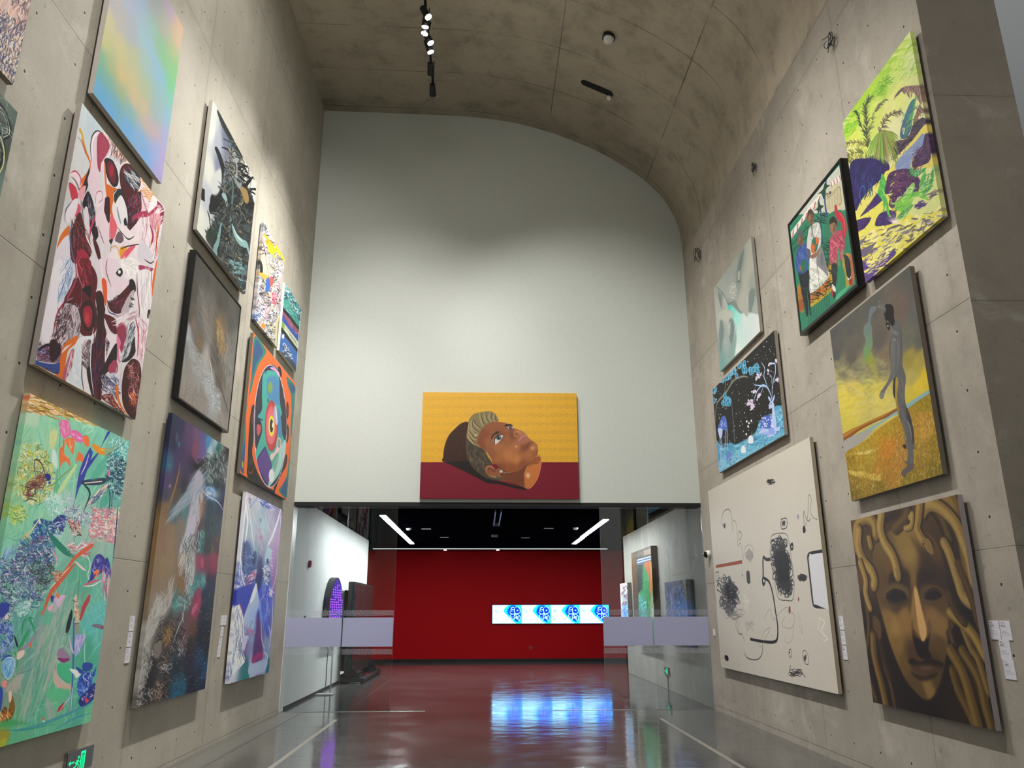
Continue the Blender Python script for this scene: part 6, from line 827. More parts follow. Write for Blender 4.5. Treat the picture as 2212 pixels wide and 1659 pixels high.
def concrete(name, ax, base, dark, hole_u, hole_v, joint_u, joint_v, amt=1.0, streak=1.0):
    # ax: the wall's running direction (0 = x, 1 = y); holes and joints are given as (offset, spacing)
    t = NT(name); pos, xyz = t.pos(); u, v = xyz[ax], xyz[2]
    big = t.noise(pos, .55, 5, .6); mid = t.noise(pos, 2.3, 6, .65); fine = t.noise(pos, 34, 4, .7); st = t.noise(t.scaled(pos, (5, 5, .45) if ax != 2 else (1, 1, 1)), 1.0, 5, .6)
    c = t.mix(t.ramp(big, .3, .72, 0, .65*amt), rgb(base), rgb(dark)); c = t.mix(t.ramp(mid, .48, .78, 0, .5*amt), c, rgb(dark)); c = t.mix(t.ramp(st, .5, .8, 0, .42*streak), c, rgb(dark))
    c = t.mix(t.ramp(fine, .25, .8, 0, .16), c, rgb('6c675c')); light = t.noise(pos, 1.4, 6, .7, .4); c = t.mix(t.ramp(light, .52, .78, 0, .42), c, rgb('d2cdc0')); pit = t.noise(pos, 11, 2, .5); c = t.mix(t.ramp(pit, .70, .74, 0, .3), c, rgb('5c564c'))
    wob = t.math('MULTIPLY', t.math('SUBTRACT', t.noise(pos, 3, 3), .5), .012)
    hgt = None
    if joint_u:
        dl = t.math('MINIMUM', t.near(t.math('ADD', u, wob), *joint_u), t.near(t.math('ADD', v, wob), *joint_v)); br = t.ramp(t.noise(pos, 1.1, 3), .3, .6, .35, .95)
        ln = t.math('MULTIPLY', t.ramp(dl, .0015, .006, 1, 0), br); c = t.mix(t.math('MULTIPLY', ln, .62), c, rgb('3e3a33')); hgt = ln
        halo = t.ramp(dl, .0, .07, .16, 0); c = t.mix(halo, c, rgb(dark))
    if hole_u:
        a, b = t.near(u, *hole_u), t.near(v, *hole_v); d = t.math('SQRT', t.math('ADD', t.math('MULTIPLY', a, a), t.math('MULTIPLY', b, b)))
        hm = t.ramp(d, .011, .015, 1, 0)
        c = t.mix(t.ramp(d, .013, .028, .22, 0), c, rgb('e0dccf')); c = t.mix(t.math('MULTIPLY', hm, .93), c, rgb('1c1916'))
        hgt = t.math('MAXIMUM', hgt, hm) if hgt else hm
    t.l.new(c, t.b.inputs['Base Color']); t.b.inputs['Roughness'].default_value = .72; t.b.inputs['Specular IOR Level'].default_value = .35
    h = t.math('MULTIPLY', t.math('ADD', mid, t.math('MULTIPLY', fine, .25)), .35)
    if hgt: h = t.math('SUBTRACT', h, t.math('MULTIPLY', hgt, 2.0))
    t.bump(h, .35, .008); return t.m
M = {}
M['conc_left'] = concrete('concrete_left', 1, 'b5b0a2', '938d80', (4.91, .569), (.25, .515), (8.08, 2.262), (2.08, 2.04), .85, .8)
M['conc_right'] = concrete('concrete_right', 1, 'b6aea1', '8d877b', (5.95, .5725), (.25, .513), (7.24, 2.29), (2.06, 1.985), 1.1, 1.0)
M['conc_inner'] = concrete('concrete_inner', 1, 'a8a59c', '86837b', (15.2, .57), (.25, 1.03), (20.65, 5.2), (0.0, 9), .8, 1.2)
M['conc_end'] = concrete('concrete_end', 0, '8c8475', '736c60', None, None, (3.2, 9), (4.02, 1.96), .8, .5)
M['paint_back'] = plain('wall_paint', 'c0c5be', .75)
M['paint_white'] = plain('white_paint', 'd6d8d2', .7)
M['paint_grey'] = plain('grey_paint', 'd0d4d8', .8)
M['paint_red'] = plain('red_paint', '96030a', .7, spec=.12)
M['black'] = plain('black_metal', '14151a', .4)
M['black_matt'] = plain('black_matt', '0c0c0e', .8)
M['steel'] = plain('brushed_steel', 'a09e96', .35, .9)
M['stretcher'] = plain('stretcher_wood', '4c4438', .8)
M['white_plastic'] = plain('white_plastic', 'e8e6e0', .4)
M['tape'] = plain('grey_tape', '7e7b73', .6)
def vault_material():
    t = NT('vault_concrete'); pos, xyz = t.pos(); x, y = xyz[0], xyz[1]
    big = t.noise(pos, .5, 5, .6); mid = t.noise(pos, 2.0, 7, .7); fine = t.noise(pos, 30, 4, .7); st = t.noise(t.scaled(pos, (.9, 2.4, .9)), 1.3, 8, .72, 1.2)
    c = t.mix(t.ramp(big, .3, .7, 0, .6), rgb('cec2ae'), rgb('a99e8b')); c = t.mix(t.ramp(mid, .45, .75, 0, .5), c, rgb('6a655a')); c = t.mix(t.ramp(st, .5, .8, 0, .3), c, rgb('5c574d')); c = t.mix(t.ramp(fine, .3, .8, 0, .15), c, rgb('5c564a'))
    wob = t.math('MULTIPLY', t.math('SUBTRACT', t.noise(pos, 2, 3), .5), .02); d = t.near(t.math('ADD', y, wob), 11.49, 1.16)
    d = t.math('MINIMUM', d, t.math('ABSOLUTE', t.math('SUBTRACT', x, 1.29))); d = t.math('MINIMUM', d, t.math('ABSOLUTE', t.math('SUBTRACT', x, 3.28)))
    ln = t.math('MULTIPLY', t.ramp(d, .002, .012, 1, 0), t.ramp(t.noise(pos, .9, 3), .35, .6, .1, .9)); c = t.mix(t.math('MULTIPLY', ln, .75), c, rgb('2c2822'))
    t.l.new(c, t.b.inputs['Base Color']); t.b.inputs['Roughness'].default_value = .75; t.bump(t.math('SUBTRACT', t.math('MULTIPLY', mid, .4), ln), .4, .01); return t.m
M['vault'] = vault_material()
def floor_material():
    t = NT('epoxy_floor'); pos, xyz = t.pos(); big = t.noise(pos, .7, 5, .6); fine = t.noise(pos, 22, 4)
    c = t.mix(t.ramp(big, .3, .7), rgb('5c5b58'), rgb('4d4c49')); c = t.mix(t.ramp(fine, .4, .7, 0, .25), c, rgb('5c5a56'))
    sc = t.noise(t.scaled(pos, (2.2, .8, 1)), 2.0, 8, .75, 1.6); line = t.ramp(t.math('ABSOLUTE', t.math('SUBTRACT', sc, .5)), .0, .006, 1, 0); patch = t.ramp(t.noise(pos, .9, 3), .55, .7)
    scr = t.math('MULTIPLY', line, patch); c = t.mix(t.math('MULTIPLY', scr, .5), c, rgb('b0aca4'))
    t.l.new(c, t.b.inputs['Base Color']); t.l.new(t.math('ADD', t.ramp(t.noise(pos, 1.7, 5), .3, .75, .07, .15), t.math('MULTIPLY', scr, .15)), t.b.inputs['Roughness'])
    t.b.inputs['IOR'].default_value = 1.5; t.b.inputs['Coat Weight'].default_value = .12; t.b.inputs['Coat Roughness'].default_value = .04
    wav = t.noise(t.scaled(pos, (1.0, 1.5, 1)), 2.6, 2, .5); t.bump(t.math('ADD', wav, t.math('MULTIPLY', t.noise(pos, 9, 2), .12)),  .24, .013); return t.m
M['floor'] = floor_material()
def ceiling_black():
    t = NT('black_ceiling'); pos, _ = t.pos(); t.l.new(t.mix(t.noise(pos, 3, 4), rgb('050508'), rgb('0a0b12')), t.b.inputs['Base Color']); t.l.new(t.ramp(t.noise(t.scaled(pos, (1, 6, 1)), 2, 3), .3, .7, .75, .85), t.b.inputs['Roughness']); t.b.inputs['Specular IOR Level'].default_value = .0; return t.m
M['ceil_black'] = ceiling_black()
def glow(name, col, s):
    t = NT(name); e = t.n.new('ShaderNodeEmission'); e.inputs[0].default_value = rgb(col); e.inputs[1].default_value = s; t.l.new(e.outputs[0], t.out.inputs[0]); return t.m
M['led_white'] = glow('led_tube_glow', 'f6fbff', 110); M['led_soft'] = glow('led_line_glow', 'f6fbff', 2.2); M['lens'] = glow('spot_lens_glow', 'fffaf0', 60); M['lens_dim'] = glow('downlight_glow', 'f0f2ff', 5)
def glass():
    t = NT('clear_glass'); tr = t.n.new('ShaderNodeBsdfTransparent'); tr.inputs[0].default_value = (.93, .955, .95, 1); g = t.n.new('ShaderNodeBsdfGlossy'); g.inputs['Roughness'].default_value = .015; g.inputs[0].default_value = (1, 1, 1, 1)
    f = t.n.new('ShaderNodeFresnel'); f.inputs[0].default_value = 1.5; m = t.n.new('ShaderNodeMixShader'); t.l.new(t.math('MULTIPLY', f.outputs[0], 1.0), m.inputs[0]); t.l.new(tr.outputs[0], m.inputs[1]); t.l.new(g.outputs[0], m.inputs[2]); t.l.new(m.outputs[0], t.out.inputs[0]); return t.m
M['glass'] = glass(); M['glass_edge_glint'] = plain('glass_edge_glint', 'c8d4d0', .2)  # edge colour painted bright for the light caught along the pane rims
def frosted():
    t = NT('frosted_film'); d = t.n.new('ShaderNodeBsdfDiffuse'); d.inputs[0].default_value = rgb('c4c4d8'); l = t.n.new('ShaderNodeBsdfTranslucent'); l.inputs[0].default_value = rgb('d8d8ec'); m = t.n.new('ShaderNodeMixShader'); m.inputs[0].default_value = .5
    t.l.new(d.outputs[0], m.inputs[1]); t.l.new(l.outputs[0], m.inputs[2]); tr = t.n.new('ShaderNodeBsdfTransparent'); m2 = t.n.new('ShaderNodeMixShader'); m2.inputs[0].default_value = .04; t.l.new(m.outputs[0], m2.inputs[1]); t.l.new(tr.outputs[0], m2.inputs[2]); t.l.new(m2.outputs[0], t.out.inputs[0]); return t.m
M['frost'] = frosted()
# ---------------------------------------------------------------- images drawn by the painter above
def image_of(name, arr):
    h, w, _ = arr.shape; im = bpy.data.images.new(name, w, h); px = np.ones((h, w, 4), np.float32); px[..., :3] = arr[::-1]; im.pixels.foreach_set(px.ravel()); im.update(); im.pack(); return im
def canvas_material(name, arr, emit=0, rough=.5, gain=1.0):
    t = NT(name); tc = t.n.new('ShaderNodeTexCoord'); tx = t.n.new('ShaderNodeTexImage'); tx.image = image_of(name, arr); tx.extension = 'EXTEND'; t.l.new(tc.outputs['UV'], tx.inputs[0])
    c = tx.outputs[0]
    if emit: e = t.n.new('ShaderNodeEmission'); t.l.new(t.mix(1.0, c, (.28, .6, 1, 1), 'MULTIPLY'), e.inputs[0]); e.inputs[1].default_value = emit; t.l.new(e.outputs[0], t.out.inputs[0]); return t.m
    t.l.new(c, t.b.inputs['Base Color']); t.b.inputs['Roughness'].default_value = rough; t.b.inputs['Specular IOR Level'].default_value = .3
    pos, _ = t.pos(); bw = t.n.new('ShaderNodeRGBToBW'); t.l.new(c, bw.inputs[0]); t.bump(t.math('ADD', bw.outputs[0], t.math('MULTIPLY', t.noise(pos, 180, 2), .3)), .25, .003); return t.m
def slab(wall, face, a, b, z0, z1, depth, wrap=.0):
    """A panel on a wall: returns (bmesh, front face uv set).  face = distance of its front from the wall."""
    bm = bmesh.new(); uvl = bm.loops.layers.uv.new('UVMap')
    if wall == 'B': P = lambda s, z, d: (s, BY-face+d, z)
    elif wall == 'L': P = lambda s, z, d: (LX+face-d, s, z)
    else: P = lambda s, z, d: (RX-face+d, s, z)
    f = [bm.verts.new(P(s, z, 0)) for s, z in ((a, z0), (b, z0), (b, z1), (a, z1))]; k = [bm.verts.new(P(s, z, depth)) for s, z in ((a, z0), (b, z0), (b, z1), (a, z1))]
    uv = [(0, 0), (1, 0), (1, 1), (0, 1)]
    F0 = bm.faces.new(f)
    for l, q in zip(F0.loops, uv): l[uvl].uv = q
    w = wrap; out = [(-w, -w), (1+w, -w), (1+w, 1+w), (-w, 1+w)]
    bk = bm.faces.new(k[::-1]); bk.material_index = 1
    for i in range(4):
        j = (i+1) % 4; s = bm.faces.new((f[i], k[i], k[j], f[j])); s.material_index = 1
        for l, q in zip(s.loops, (uv[i], out[i], out[j], uv[j])): l[uvl].uv = q
    return bm
def link_bm(bm, name, mats, parent):
    bmesh.ops.recalc_face_normals(bm, faces=bm.faces[:]); me = bpy.data.meshes.new(name); bm.to_mesh(me); bm.free()
    for m in mats: me.materials.append(m)
    ob = bpy.data.objects.new(name, me); COL.objects.link(ob); ob.parent = parent
    if parent: ob.matrix_parent_inverse = Matrix.Translation(parent.location).inverted()
    return ob
# ---------------------------------------------------------------- the setting
PROF = [(-3.38, 11.63), (-1.95, 11.60), (-.5, 11.56), (.2, 11.49), (.77, 11.38), (1.36, 11.20), (1.92, 10.97), (2.42, 10.72), (2.87, 10.42), (3.15, 10.21), (3.38, 9.99), (3.58, 9.76), (3.72, 9.52), (3.84, 9.26), (3.91, 9.0), (3.945, 8.7), (3.95, 8.4)]
SP = spline(np.array(PROF), False, 5)
out_prof = [(x+.0, z) for x, z in SP]+[(4.69, 8.4), (4.69, 12.1), (-3.78, 12.1), (-3.78, 11.63)]
struct(MB().box(-3.78, 12, -5, 27.6, -.3, 0).build('floor', M['floor']))
struct(MB().box(-3.78, LX, -5, 14.0, 0, 11.63).build('wall_left', M['conc_left']))
struct(MB().box(RX, 4.69, 5.71, 14.0, 0, 8.4).build('wall_right', [M['conc_right'], M['conc_end']]))
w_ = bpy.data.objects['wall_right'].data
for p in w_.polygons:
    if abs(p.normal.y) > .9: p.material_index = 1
v_ = MB().prism(out_prof, 1, 1.0, 14.0).build('ceiling', M['vault'], smooth=False); struct(v_)
for p in v_.data.polygons:
    p.use_smooth = abs(p.normal.y) < .5 and p.area < 12
bp = [(LX, 3.49)]+[(x, z) for x, z in SP]+[(RX, 3.49)]
struct(MB().prism(bp, 1, 14.0, 14.28).build('wall_back', M['paint_back']))
struct(MB().box(LX, RX, 14.0, 14.28, 3.42, 3.49).build('trim_1', M['black_matt']))
struct(MB().box(-9, 9, 14.28, 27.6, 3.62, 3.9).build('ceiling_inner', M['ceil_black']))
struct(MB().box(LX, RX, 14.28, 14.32, 3.42, 3.62).build('trim_2', M['black_matt']))
il = MB().box(-3.46, LX, 14.0, 19.75, 0.02, 3.62).box(-3.46, LX, 19.75, 22.0, 2.12, 3.62).box(-3.46, LX, 22.0, 23.4, 0.02, 3.62).build('wall_inner_left', M['paint_white']); struct(il)
struct(MB().box(-4.7, -4.6, 19.3, 23.4, 0, 3.6).box(-4.6, -3.47, 23.3, 23.4, 0, 3.6).box(-4.6, -3.47, 19.3, 19.4, 0, 3.6).build('passage_blackout', M['black_matt']))  # black box added behind the doorway to keep the opening dark
struct(MB().box(RX, 4.4, 14.0, 22.1, 0, 3.62).build('wall_inner_right', M['conc_inner']))
struct(MB().box(-9, 9, 27.2, 27.6, 0, 3.62).build('wall_far', M['paint_red']))
struct(MB().box(-9, 9, 27.17, 27.2, 0, .1).build('baseboard_far', M['black_matt']))
struct(MB().box(LX-.001, LX+.008, 14.3, 19.7, 0, .05).build('baseboard_left', M['black_matt']))
struct(MB().box(-9.2, -9, 22, 27.6, 0, 3.62).build('wall_end_left', M['paint_red'])); struct(MB().box(9, 9.2, 22, 27.6, 0, 3.62).build('wall_end_right', M['paint_red']))
struct(MB().box(4.69, 12, 14.0, 14.3, 0, 20).build('wall_side_far', M['paint_grey']))
struct(MB().box(10.4, 10.7, -2, 14.0, 0, 20).build('wall_side_right', M['paint_grey']))
struct(MB().box(LX+.001, LX+.006, 14.02, 14.28, 0, 3.42).build('trim_3', M['white_plastic']))
# ---------------------------------------------------------------- paintings
WRAP = dict(swirl=1, collage=1, stripes=0, mint=1, nebula=1, violet=1, palms=1, dashes=0, figure=0, snakes=0, head=1, gblue=1)
EDGE = dict(rainbow='b4aca2', shoes='a39a92', wreck='b8b2a8', ash='101012', collage='8c8478', stripes='e0dccc', eye='7c7264', dashes='a08c78', faces='a8a498', deer='9c9486', figure='6e655a', scribble='a69a84', snakes='a0989a', trio='141312', gsmall='5c564e', gtall='4a3c30', violet='c8c2b8')
for k, c in EDGE.items(): EDGE[k] = plain('canvas_edge_'+k, c, .7)
LABEL = {
 'dashes': ('painting of pink stripes over dense blue dashes, cut off at the top left corner', None), 'swirl': ('dark green painting with black and cream swirls at the far left edge', None),
 'rainbow': ('tall canvas of soft rainbow gradient, highest on the left wall', None), 'shoes': ('large canvas of tangled maroon, pink and orange shapes below the rainbow canvas', None),
 'wreck': ('painting of teal tubes and black tangled debris on pale grey', None), 'ash': ('grey and brown misty painting in a thin black frame', None),
 'collage': ('small painting of crowded white, yellow and pink brushwork', None), 'stripes': ('small painting of teal and blue bands parted by black diagonals', None),
 'eye': ('orange painting of a teal face with a red target eye in an oval', None), 'mint': ('tall mint green painting of tangled flowers and stems at bottom left', None),
 'nebula': ('tall dark painting of a white burst over purple, brown and teal clouds', None), 'violet': ('tall painting of violet and blue folded forms next to the glass', None),
 'palms': ('yellow green landscape painting with palm trees and a green figure', None), 'trio': ('painting of three people before green railings in a black frame', None),
 'faces': ('pale grey and turquoise painting of two faces about to kiss', None), 'deer': ('black night painting with blue deer, rabbits and branching antlers', None),
 'figure': ('painting of a grey figure standing on golden grass under a dark sky', None), 'scribble': ('wide cream canvas covered with black scribbles and looping lines', None),
 'snakes': ('brown painting of a face with closed eyes and snakes for hair', None), 'head': ('painting of a fallen doll head on yellow and crimson over the opening', None),
 'gsmall': ('small white painting with black and blue spots behind the glass', None), 'gtall': ('tall wood-framed painting of green and orange shapes behind the glass', None), 'gblue': ('blue streaked painting with leaf-patterned side behind the right glass', None)}
ARR = {}; GAIN = dict(rainbow=.86, mint=1.13, head=.86, nebula=.88, violet=1.04, ash=.84, shoes=.94, wreck=.86)
def make_painting(n):
    w, o, a, b, z0, z1, res = RECT[n]; thick = .045 if o < .1 else o-.01
    mid = (a+b)/2; loc = (mid, BY, z0) if w == 'B' else ((LX if w == 'L' else RX), mid, z0)
    t = thing('painting', loc, LABEL[n][0], 'painting')
    ARR[n] = paint(n).done()*GAIN.get(n, 1); art = canvas_material('art_'+n, ARR[n])
    side = canvas_material('edge_'+n, blur(ARR[n], 9)[::3, ::3]) if WRAP.get(n) else EDGE[n]; wr = .0 if not WRAP.get(n) else .0
    s = 1 if b > a else -1
    if n in ('ash', 'trio'):      # thin tray frame round a slightly smaller canvas
        fw = .018 if n == 'ash' else .035
        link_bm(slab(w, o, a+s*fw, b-s*fw, z0+fw, z1-fw, thick*.8), 'canvas', [art, side], t)
        fr = MB()
        for (u0, u1, q0, q1) in ((a, a+s*fw, z0, z1), (b-s*fw, b, z0, z1), (a+s*fw, b-s*fw, z0, z0+fw), (a+s*fw, b-s*fw, z1-fw, z1)):
            x0, x1 = (LX+o+.008, LX+.012) if w == 'L' else (RX-o-.008, RX-.012)
            fr.box(min(x0, x1), max(x0, x1), min(u0, u1), max(u0, u1), q0, q1)
        fr.build('frame', plain('black_frame_'+n, '0d0d0e', .35), t)
    else:
        link_bm(slab(w, o, a, b, z0, z1, thick, wr), 'canvas', [art, side], t)
    if o < .1:                     # the inner stretcher that stands it off the wall
        i_ = .05; st = MB(); g = o-thick
        if w == 'B': st.box(a+i_, b-i_, BY-g-.002, BY-.002, z0+i_, z1-i_)
        else:
            x0, x1 = (LX+.002, LX+g+.002) if w == 'L' else (RX-g-.002, RX-.002)
            st.box(x0, x1, min(a, b)+i_, max(a, b)-i_, z0+i_, z1-i_)
        st.build('stretcher', M['stretcher'], t)
    return t
for n_ in RECT: make_painting(n_)
# ---------------------------------------------------------------- floor fittings
def floor_grille():
    t = thing('floor_grille', (-3.14, 7, 0), 'long narrow metal floor grille along the foot of the left wall', 'grille')
    MB().box(-3.29, -3.26, 1, 13.98, 0, .006).box(-3.02, -2.99, 1, 13.98, 0, .006).build('frame', M['steel'], t)
    m = NT('grille_mesh'); pos, xyz = m.pos(); a = m.near(xyz[1], 0, .035); b = m.near(xyz[0], -3.14, .03); f = m.ramp(m.math('MINIMUM', a, b), .004, .006); m.l.new(m.mix(f, rgb('9c9a92'), rgb('3c3a36')), m.b.inputs['Base Color']); m.b.inputs['Metallic'].default_value = .6; m.b.inputs['Roughness'].default_value = .45
    MB().box(-3.26, -3.02, 1, 13.98, 0, .003).build('perforated_plate', m.m, t)
floor_grille()
tag(MB().box(-2.285, -2.225, 1, 13.04, 0, .0015).build('floor_tape', M['tape']), 'pale grey tape line on the floor left of the opening', 'tape', 'tape lines on the floor')
tag(MB().box(2.75, 2.81, 1, 12.92, 0, .0015).build('floor_tape', M['tape']), 'pale grey tape line on the floor right of the opening', 'tape', 'tape lines on the floor')
tag(MB().box(-3.3, -.95, 14.012, 14.05, 0, .004).build('floor_track', M['steel']), 'thin metal floor track under the left glass panels', 'track', 'tracks under the glass')
tag(MB().box(1.2, 3.95, 14.012, 14.05, 0, .004).build('floor_track', M['steel']), 'thin metal floor track under the right glass panels', 'track', 'tracks under the glass')
# ---------------------------------------------------------------- glass panels with the frosted film band
def maze_image():
    r = np.random.default_rng(3); H, W = 48, 480; a = np.zeros((H, W), np.float32); c = 12
    for j in range(H//c):
        for i in range(W//c):
            y, x = j*c, i*c; k = r.integers(4); b = np.zeros((c, c), np.float32); b[1:3, 1:11] = 1; b[1:11, 9:11] = 1; b[5:7, 4:10] = 1; b[8:10, 1:6] = 1
            a[y:y+c, x:x+c] = np.rot90(b, k)
    return a
def maze_material():
    t = NT('fret_pattern_film'); a = maze_image(); tc = t.n.new('ShaderNodeTexCoord'); tx = t.n.new('ShaderNodeTexImage'); tx.image = image_of('fret_pattern', np.repeat(a[..., None], 3, 2)); tx.extension = 'REPEAT'; t.l.new(tc.outputs['UV'], tx.inputs[0])
    d = t.n.new('ShaderNodeBsdfDiffuse'); d.inputs[0].default_value = rgb('c4c4cc'); l = t.n.new('ShaderNodeBsdfTranslucent'); l.inputs[0].default_value = rgb('c4c4cc'); m = t.n.new('ShaderNodeMixShader'); t.l.new(d.outputs[0], m.inputs[1]); t.l.new(l.outputs[0], m.inputs[2])
    tr = t.n.new('ShaderNodeBsdfTransparent'); m2 = t.n.new('ShaderNodeMixShader'); t.l.new(t.math('MULTIPLY', tx.outputs[0], .8), m2.inputs[0]); t.l.new(tr.outputs[0], m2.inputs[1]); t.l.new(m.outputs[0], m2.inputs[2]); t.l.new(m2.outputs[0], t.out.inputs[0]); return t.m
M['maze'] = maze_material()
GP = [(-3.372, -2.415, 'outer left glass panel beside the concrete wall', 14.022), (-2.405, -1.535, 'inner left glass panel with its free edge at the opening', 14.04), (2.098, 2.965, 'inner right glass panel with its free edge at the opening', 14.04), (2.975, 3.945, 'outer right glass panel beside the concrete wall', 14.022)]
for x0, x1, lab, y in GP:
    t = thing('glass_panel', ((x0+x1)/2, y, 0), lab+', frosted band at chest height', 'glass panel', 'glass panels of the opening')
    p = MB().box(x0, x1, y, y+.012, .006, 3.42).build('pane', [M['glass'], M['glass_edge_glint']], t)
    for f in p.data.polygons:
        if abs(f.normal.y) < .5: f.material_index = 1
    MB().box(x0+.004, x1-.004, y-.002, y-.0005, 1.03, 1.507).build('frosted_band', M['frost'], t)
    for z0, z1 in ((1.538, 1.63), (.903, .992)):
        bm = bmesh.new(); uvl = bm.loops.layers.uv.new('UVMap'); v = [bm.verts.new(q) for q in ((x0+.004, y-.0015, z0), (x1-.004, y-.0015, z0), (x1-.004, y-.0015, z1), (x0+.004, y-.0015, z1))]; f = bm.faces.new(v)
        for l, (a, b) in zip(f.loops, ((0, 0), (1, 0), (1, 1), (0, 1))): l[uvl].uv = (a*(x1-x0)/.9, b)
        link_bm(bm, 'patterned_strip', [M['maze']], t)
# ---------------------------------------------------------------- track rail and spotlights on the vault
t = thing('track_rail', (RAIL_X, 9.5, 11.55), 'thin black lighting rail hanging lengthwise under the vault', 'lighting rail')
MB().box(RAIL_X-.018, RAIL_X+.018, 2.2, 12.5, RAIL_Z, RAIL_Z+.035).build('rail', M['black'], t)
for y in (2.4, 4.2, 6.0, 7.8, 9.4, 11.0, 12.35): MB().cyl((RAIL_X, y, RAIL_Z+.03), (RAIL_X, y, 11.62), .008, n=8).build('hanger', M['black'], t)
def fixture(y, aim, lit, lab):
    src = Vector((RAIL_X, y, RAIL_Z-.16)); d = (Vector(aim)-src).normalized(); t = thing('track_spotlight', (RAIL_X, y, RAIL_Z), lab, 'spotlight', 'spotlights on the rail')
    MB().box(RAIL_X-.02, RAIL_X+.02, y-.06, y+.06, RAIL_Z-.03, RAIL_Z).build('adapter', M['black'], t)
    MB().cyl((RAIL_X, y, RAIL_Z-.03), src, .012, n=10).build('stem', M['black'], t)
    MB().cyl(src-d*.1, src+d*.11, .05, .062).build('lamp_head', M['black'], t)
    MB().cyl(src+d*.111, src+d*.122, .052).build('lens', M['lens'] if lit else M['black_matt'], t)
RANK = 'first second third fourth fifth sixth seventh eighth ninth tenth eleventh twelfth thirteenth fourteenth fifteenth sixteenth seventeenth'.split()
WHERE = {LX: 'the left wall', RX: 'the right wall'}
for i, (y, aim, wt, cone) in enumerate(SPOTS):
    fixture(y, aim, True, 'lit black spotlight on the ceiling rail turned to '+('the back wall' if aim[1] == BY else WHERE.get(aim[0], 'the floor'))+', '+RANK[sorted(q[0] for q in SPOTS).index(y)]+' along the rail')
fixture(11.62, (-1, 13.5, 9.9), False, 'unlit black spotlight on the rail, nearer the lamps'); fixture(12.2, (-1, 14, 9.9), False, 'unlit black spotlight at the far end of the rail')
# ---------------------------------------------------------------- small fittings on the vault and walls
def vz(x):
    P = np.array(SP); return float(np.interp(x, P[:, 0], P[:, 1]))
t = thing('smoke_detector', (2.06, 10.8, vz(2.06)), 'round white smoke detector high on the vault', 'detector')
MB().cyl((2.06, 10.8, vz(2.06)+.04), (2.04, 10.8, vz(2.06)-.05), .11).build('mounting_ring', M['black'], t); MB().cyl((2.05, 10.8, vz(2.06)-.03), (2.03, 10.8, vz(2.06)-.1), .095, .08).ball((2.035, 10.8, vz(2.06)-.1), .07, (1, 1, .5)).build('sensor', M['white_plastic'], t, True)
t = thing('ceiling_slot', (2.04, 12.15, vz(2.04)), 'dark oval recess in the vault concrete with a small bulb', 'recess')
sl = [(2.04+(.22 if math.cos(q) > 0 else -.22)+.075*math.cos(q), .075*math.sin(q)) for q in np.linspace(-math.pi/2, 1.5*math.pi, 30, endpoint=False)]
bm = bmesh.new(); lo = [bm.verts.new((x, 12.15+y, vz(x)-.004)) for x, y in sl]; hi = [bm.verts.new((x, 12.15+y, vz(x)+.05)) for x, y in sl]; bm.faces.new(lo); bm.faces.new(hi[::-1])
for k in range(len(sl)): bm.faces.new((lo[k], lo[(k+1) % 30], hi[(k+1) % 30], hi[k]))
link_bm(bm, 'recess', [M['black_matt']], t); MB().ball((2.27, 12.22, vz(2.27)-.05), .045).build('bulb', M['white_plastic'], t, True)
def wires(y, z, seed, big, lab):
    r = random.Random(seed); t = thing('loose_wires', (RX, y, z), lab, 'wires', 'wire tails sticking out of the right wall')
    for k in range(3):
        R_ = big*r.uniform(.035, .06); ph = r.uniform(0, 6); out = big*r.uniform(.05, .09); cy, cz = r.uniform(-.03, .03), r.uniform(-.06, .01)
        pts = [(RX-.008, y, z)]+[(RX-.014-out*.5+out*.35*math.sin(q*.7), y+cy+R_*math.cos(ph+q), z+cz+R_*1.4*math.sin(ph+q)) for q in np.linspace(0, 5+2*k, 9+3*k)]+[(RX-out, y+cy+r.uniform(-.09, .09)*big, z+cz-r.uniform(-.05, .14)*big)]
        MB().tube(spline(np.array(pts), False, 4), .0042).build('wire', M['black'], t, True)
wires(12.80, 7.9, 3, 1.6, 'tangle of black wires poking from the right wall, the farthest of three'); wires(9.84, 7.87, 8, 1.1, 'tangle of wires poking from the right wall above the kissing faces'); wires(7.2, 7.87, 5, 1.2, 'loop of wires poking from the right wall left of the palm painting')
t = thing('dome_camera', (RX, 13.62, 2.55), 'small white dome camera on the right wall beside the glass', 'camera')
MB().cyl((RX, 13.62, 2.56), (RX-.07, 13.62, 2.55), .062, .058).build('housing', M['white_plastic'], t, True); MB().ball((RX-.07, 13.62, 2.545), .055, (.9, 1, 1)).build('dome', plain('dark_dome', '08080a', .08), t, True)
tag(MB().box(RX-.012, RX, 13.66, 13.75, 1.2, 1.31).build('wall_switch', M['white_plastic']), 'small white plate on the right wall beside the glass', 'switch')
def placard(wall, y, z, w, h, lab, seed):
    r = np.random.default_rng(seed); H, Wd = 84, 60; a = np.full((H, Wd, 3), .87, np.float32)*np.array([1, .985, 1.03])
    row = 8
    for L, dk, hh in ((.25, .3, 3), (.4, .45, 2), (.35, .25, 4), (.5, .5, 2), (0, 0, 5), (.4, .5, 2), (.45, .5, 2), (.7, .45, 2), (.6, .55, 2)):
        if L:
            ln = int((L+r.random()*.15)*Wd); seg = r.random(ln) > .25; a[row:row+hh, 5:5+ln][:, seg[:min(ln, Wd-6)] if ln > Wd-6 else seg] = dk+.1
        row += hh+4
    t = thing('wall_label', (LX if wall == 'L' else RX, y, z), lab, 'label', 'white caption cards beside the paintings')
    m = canvas_material('caption_print', np.clip(a, 0, 1)); a0, b0 = (y-w/2, y+w/2) if wall == 'L' else (y+w/2, y-w/2)
    link_bm(slab(wall, .006, a0, b0, z, z+h, .006), 'card', [m, M['white_plastic']], t)
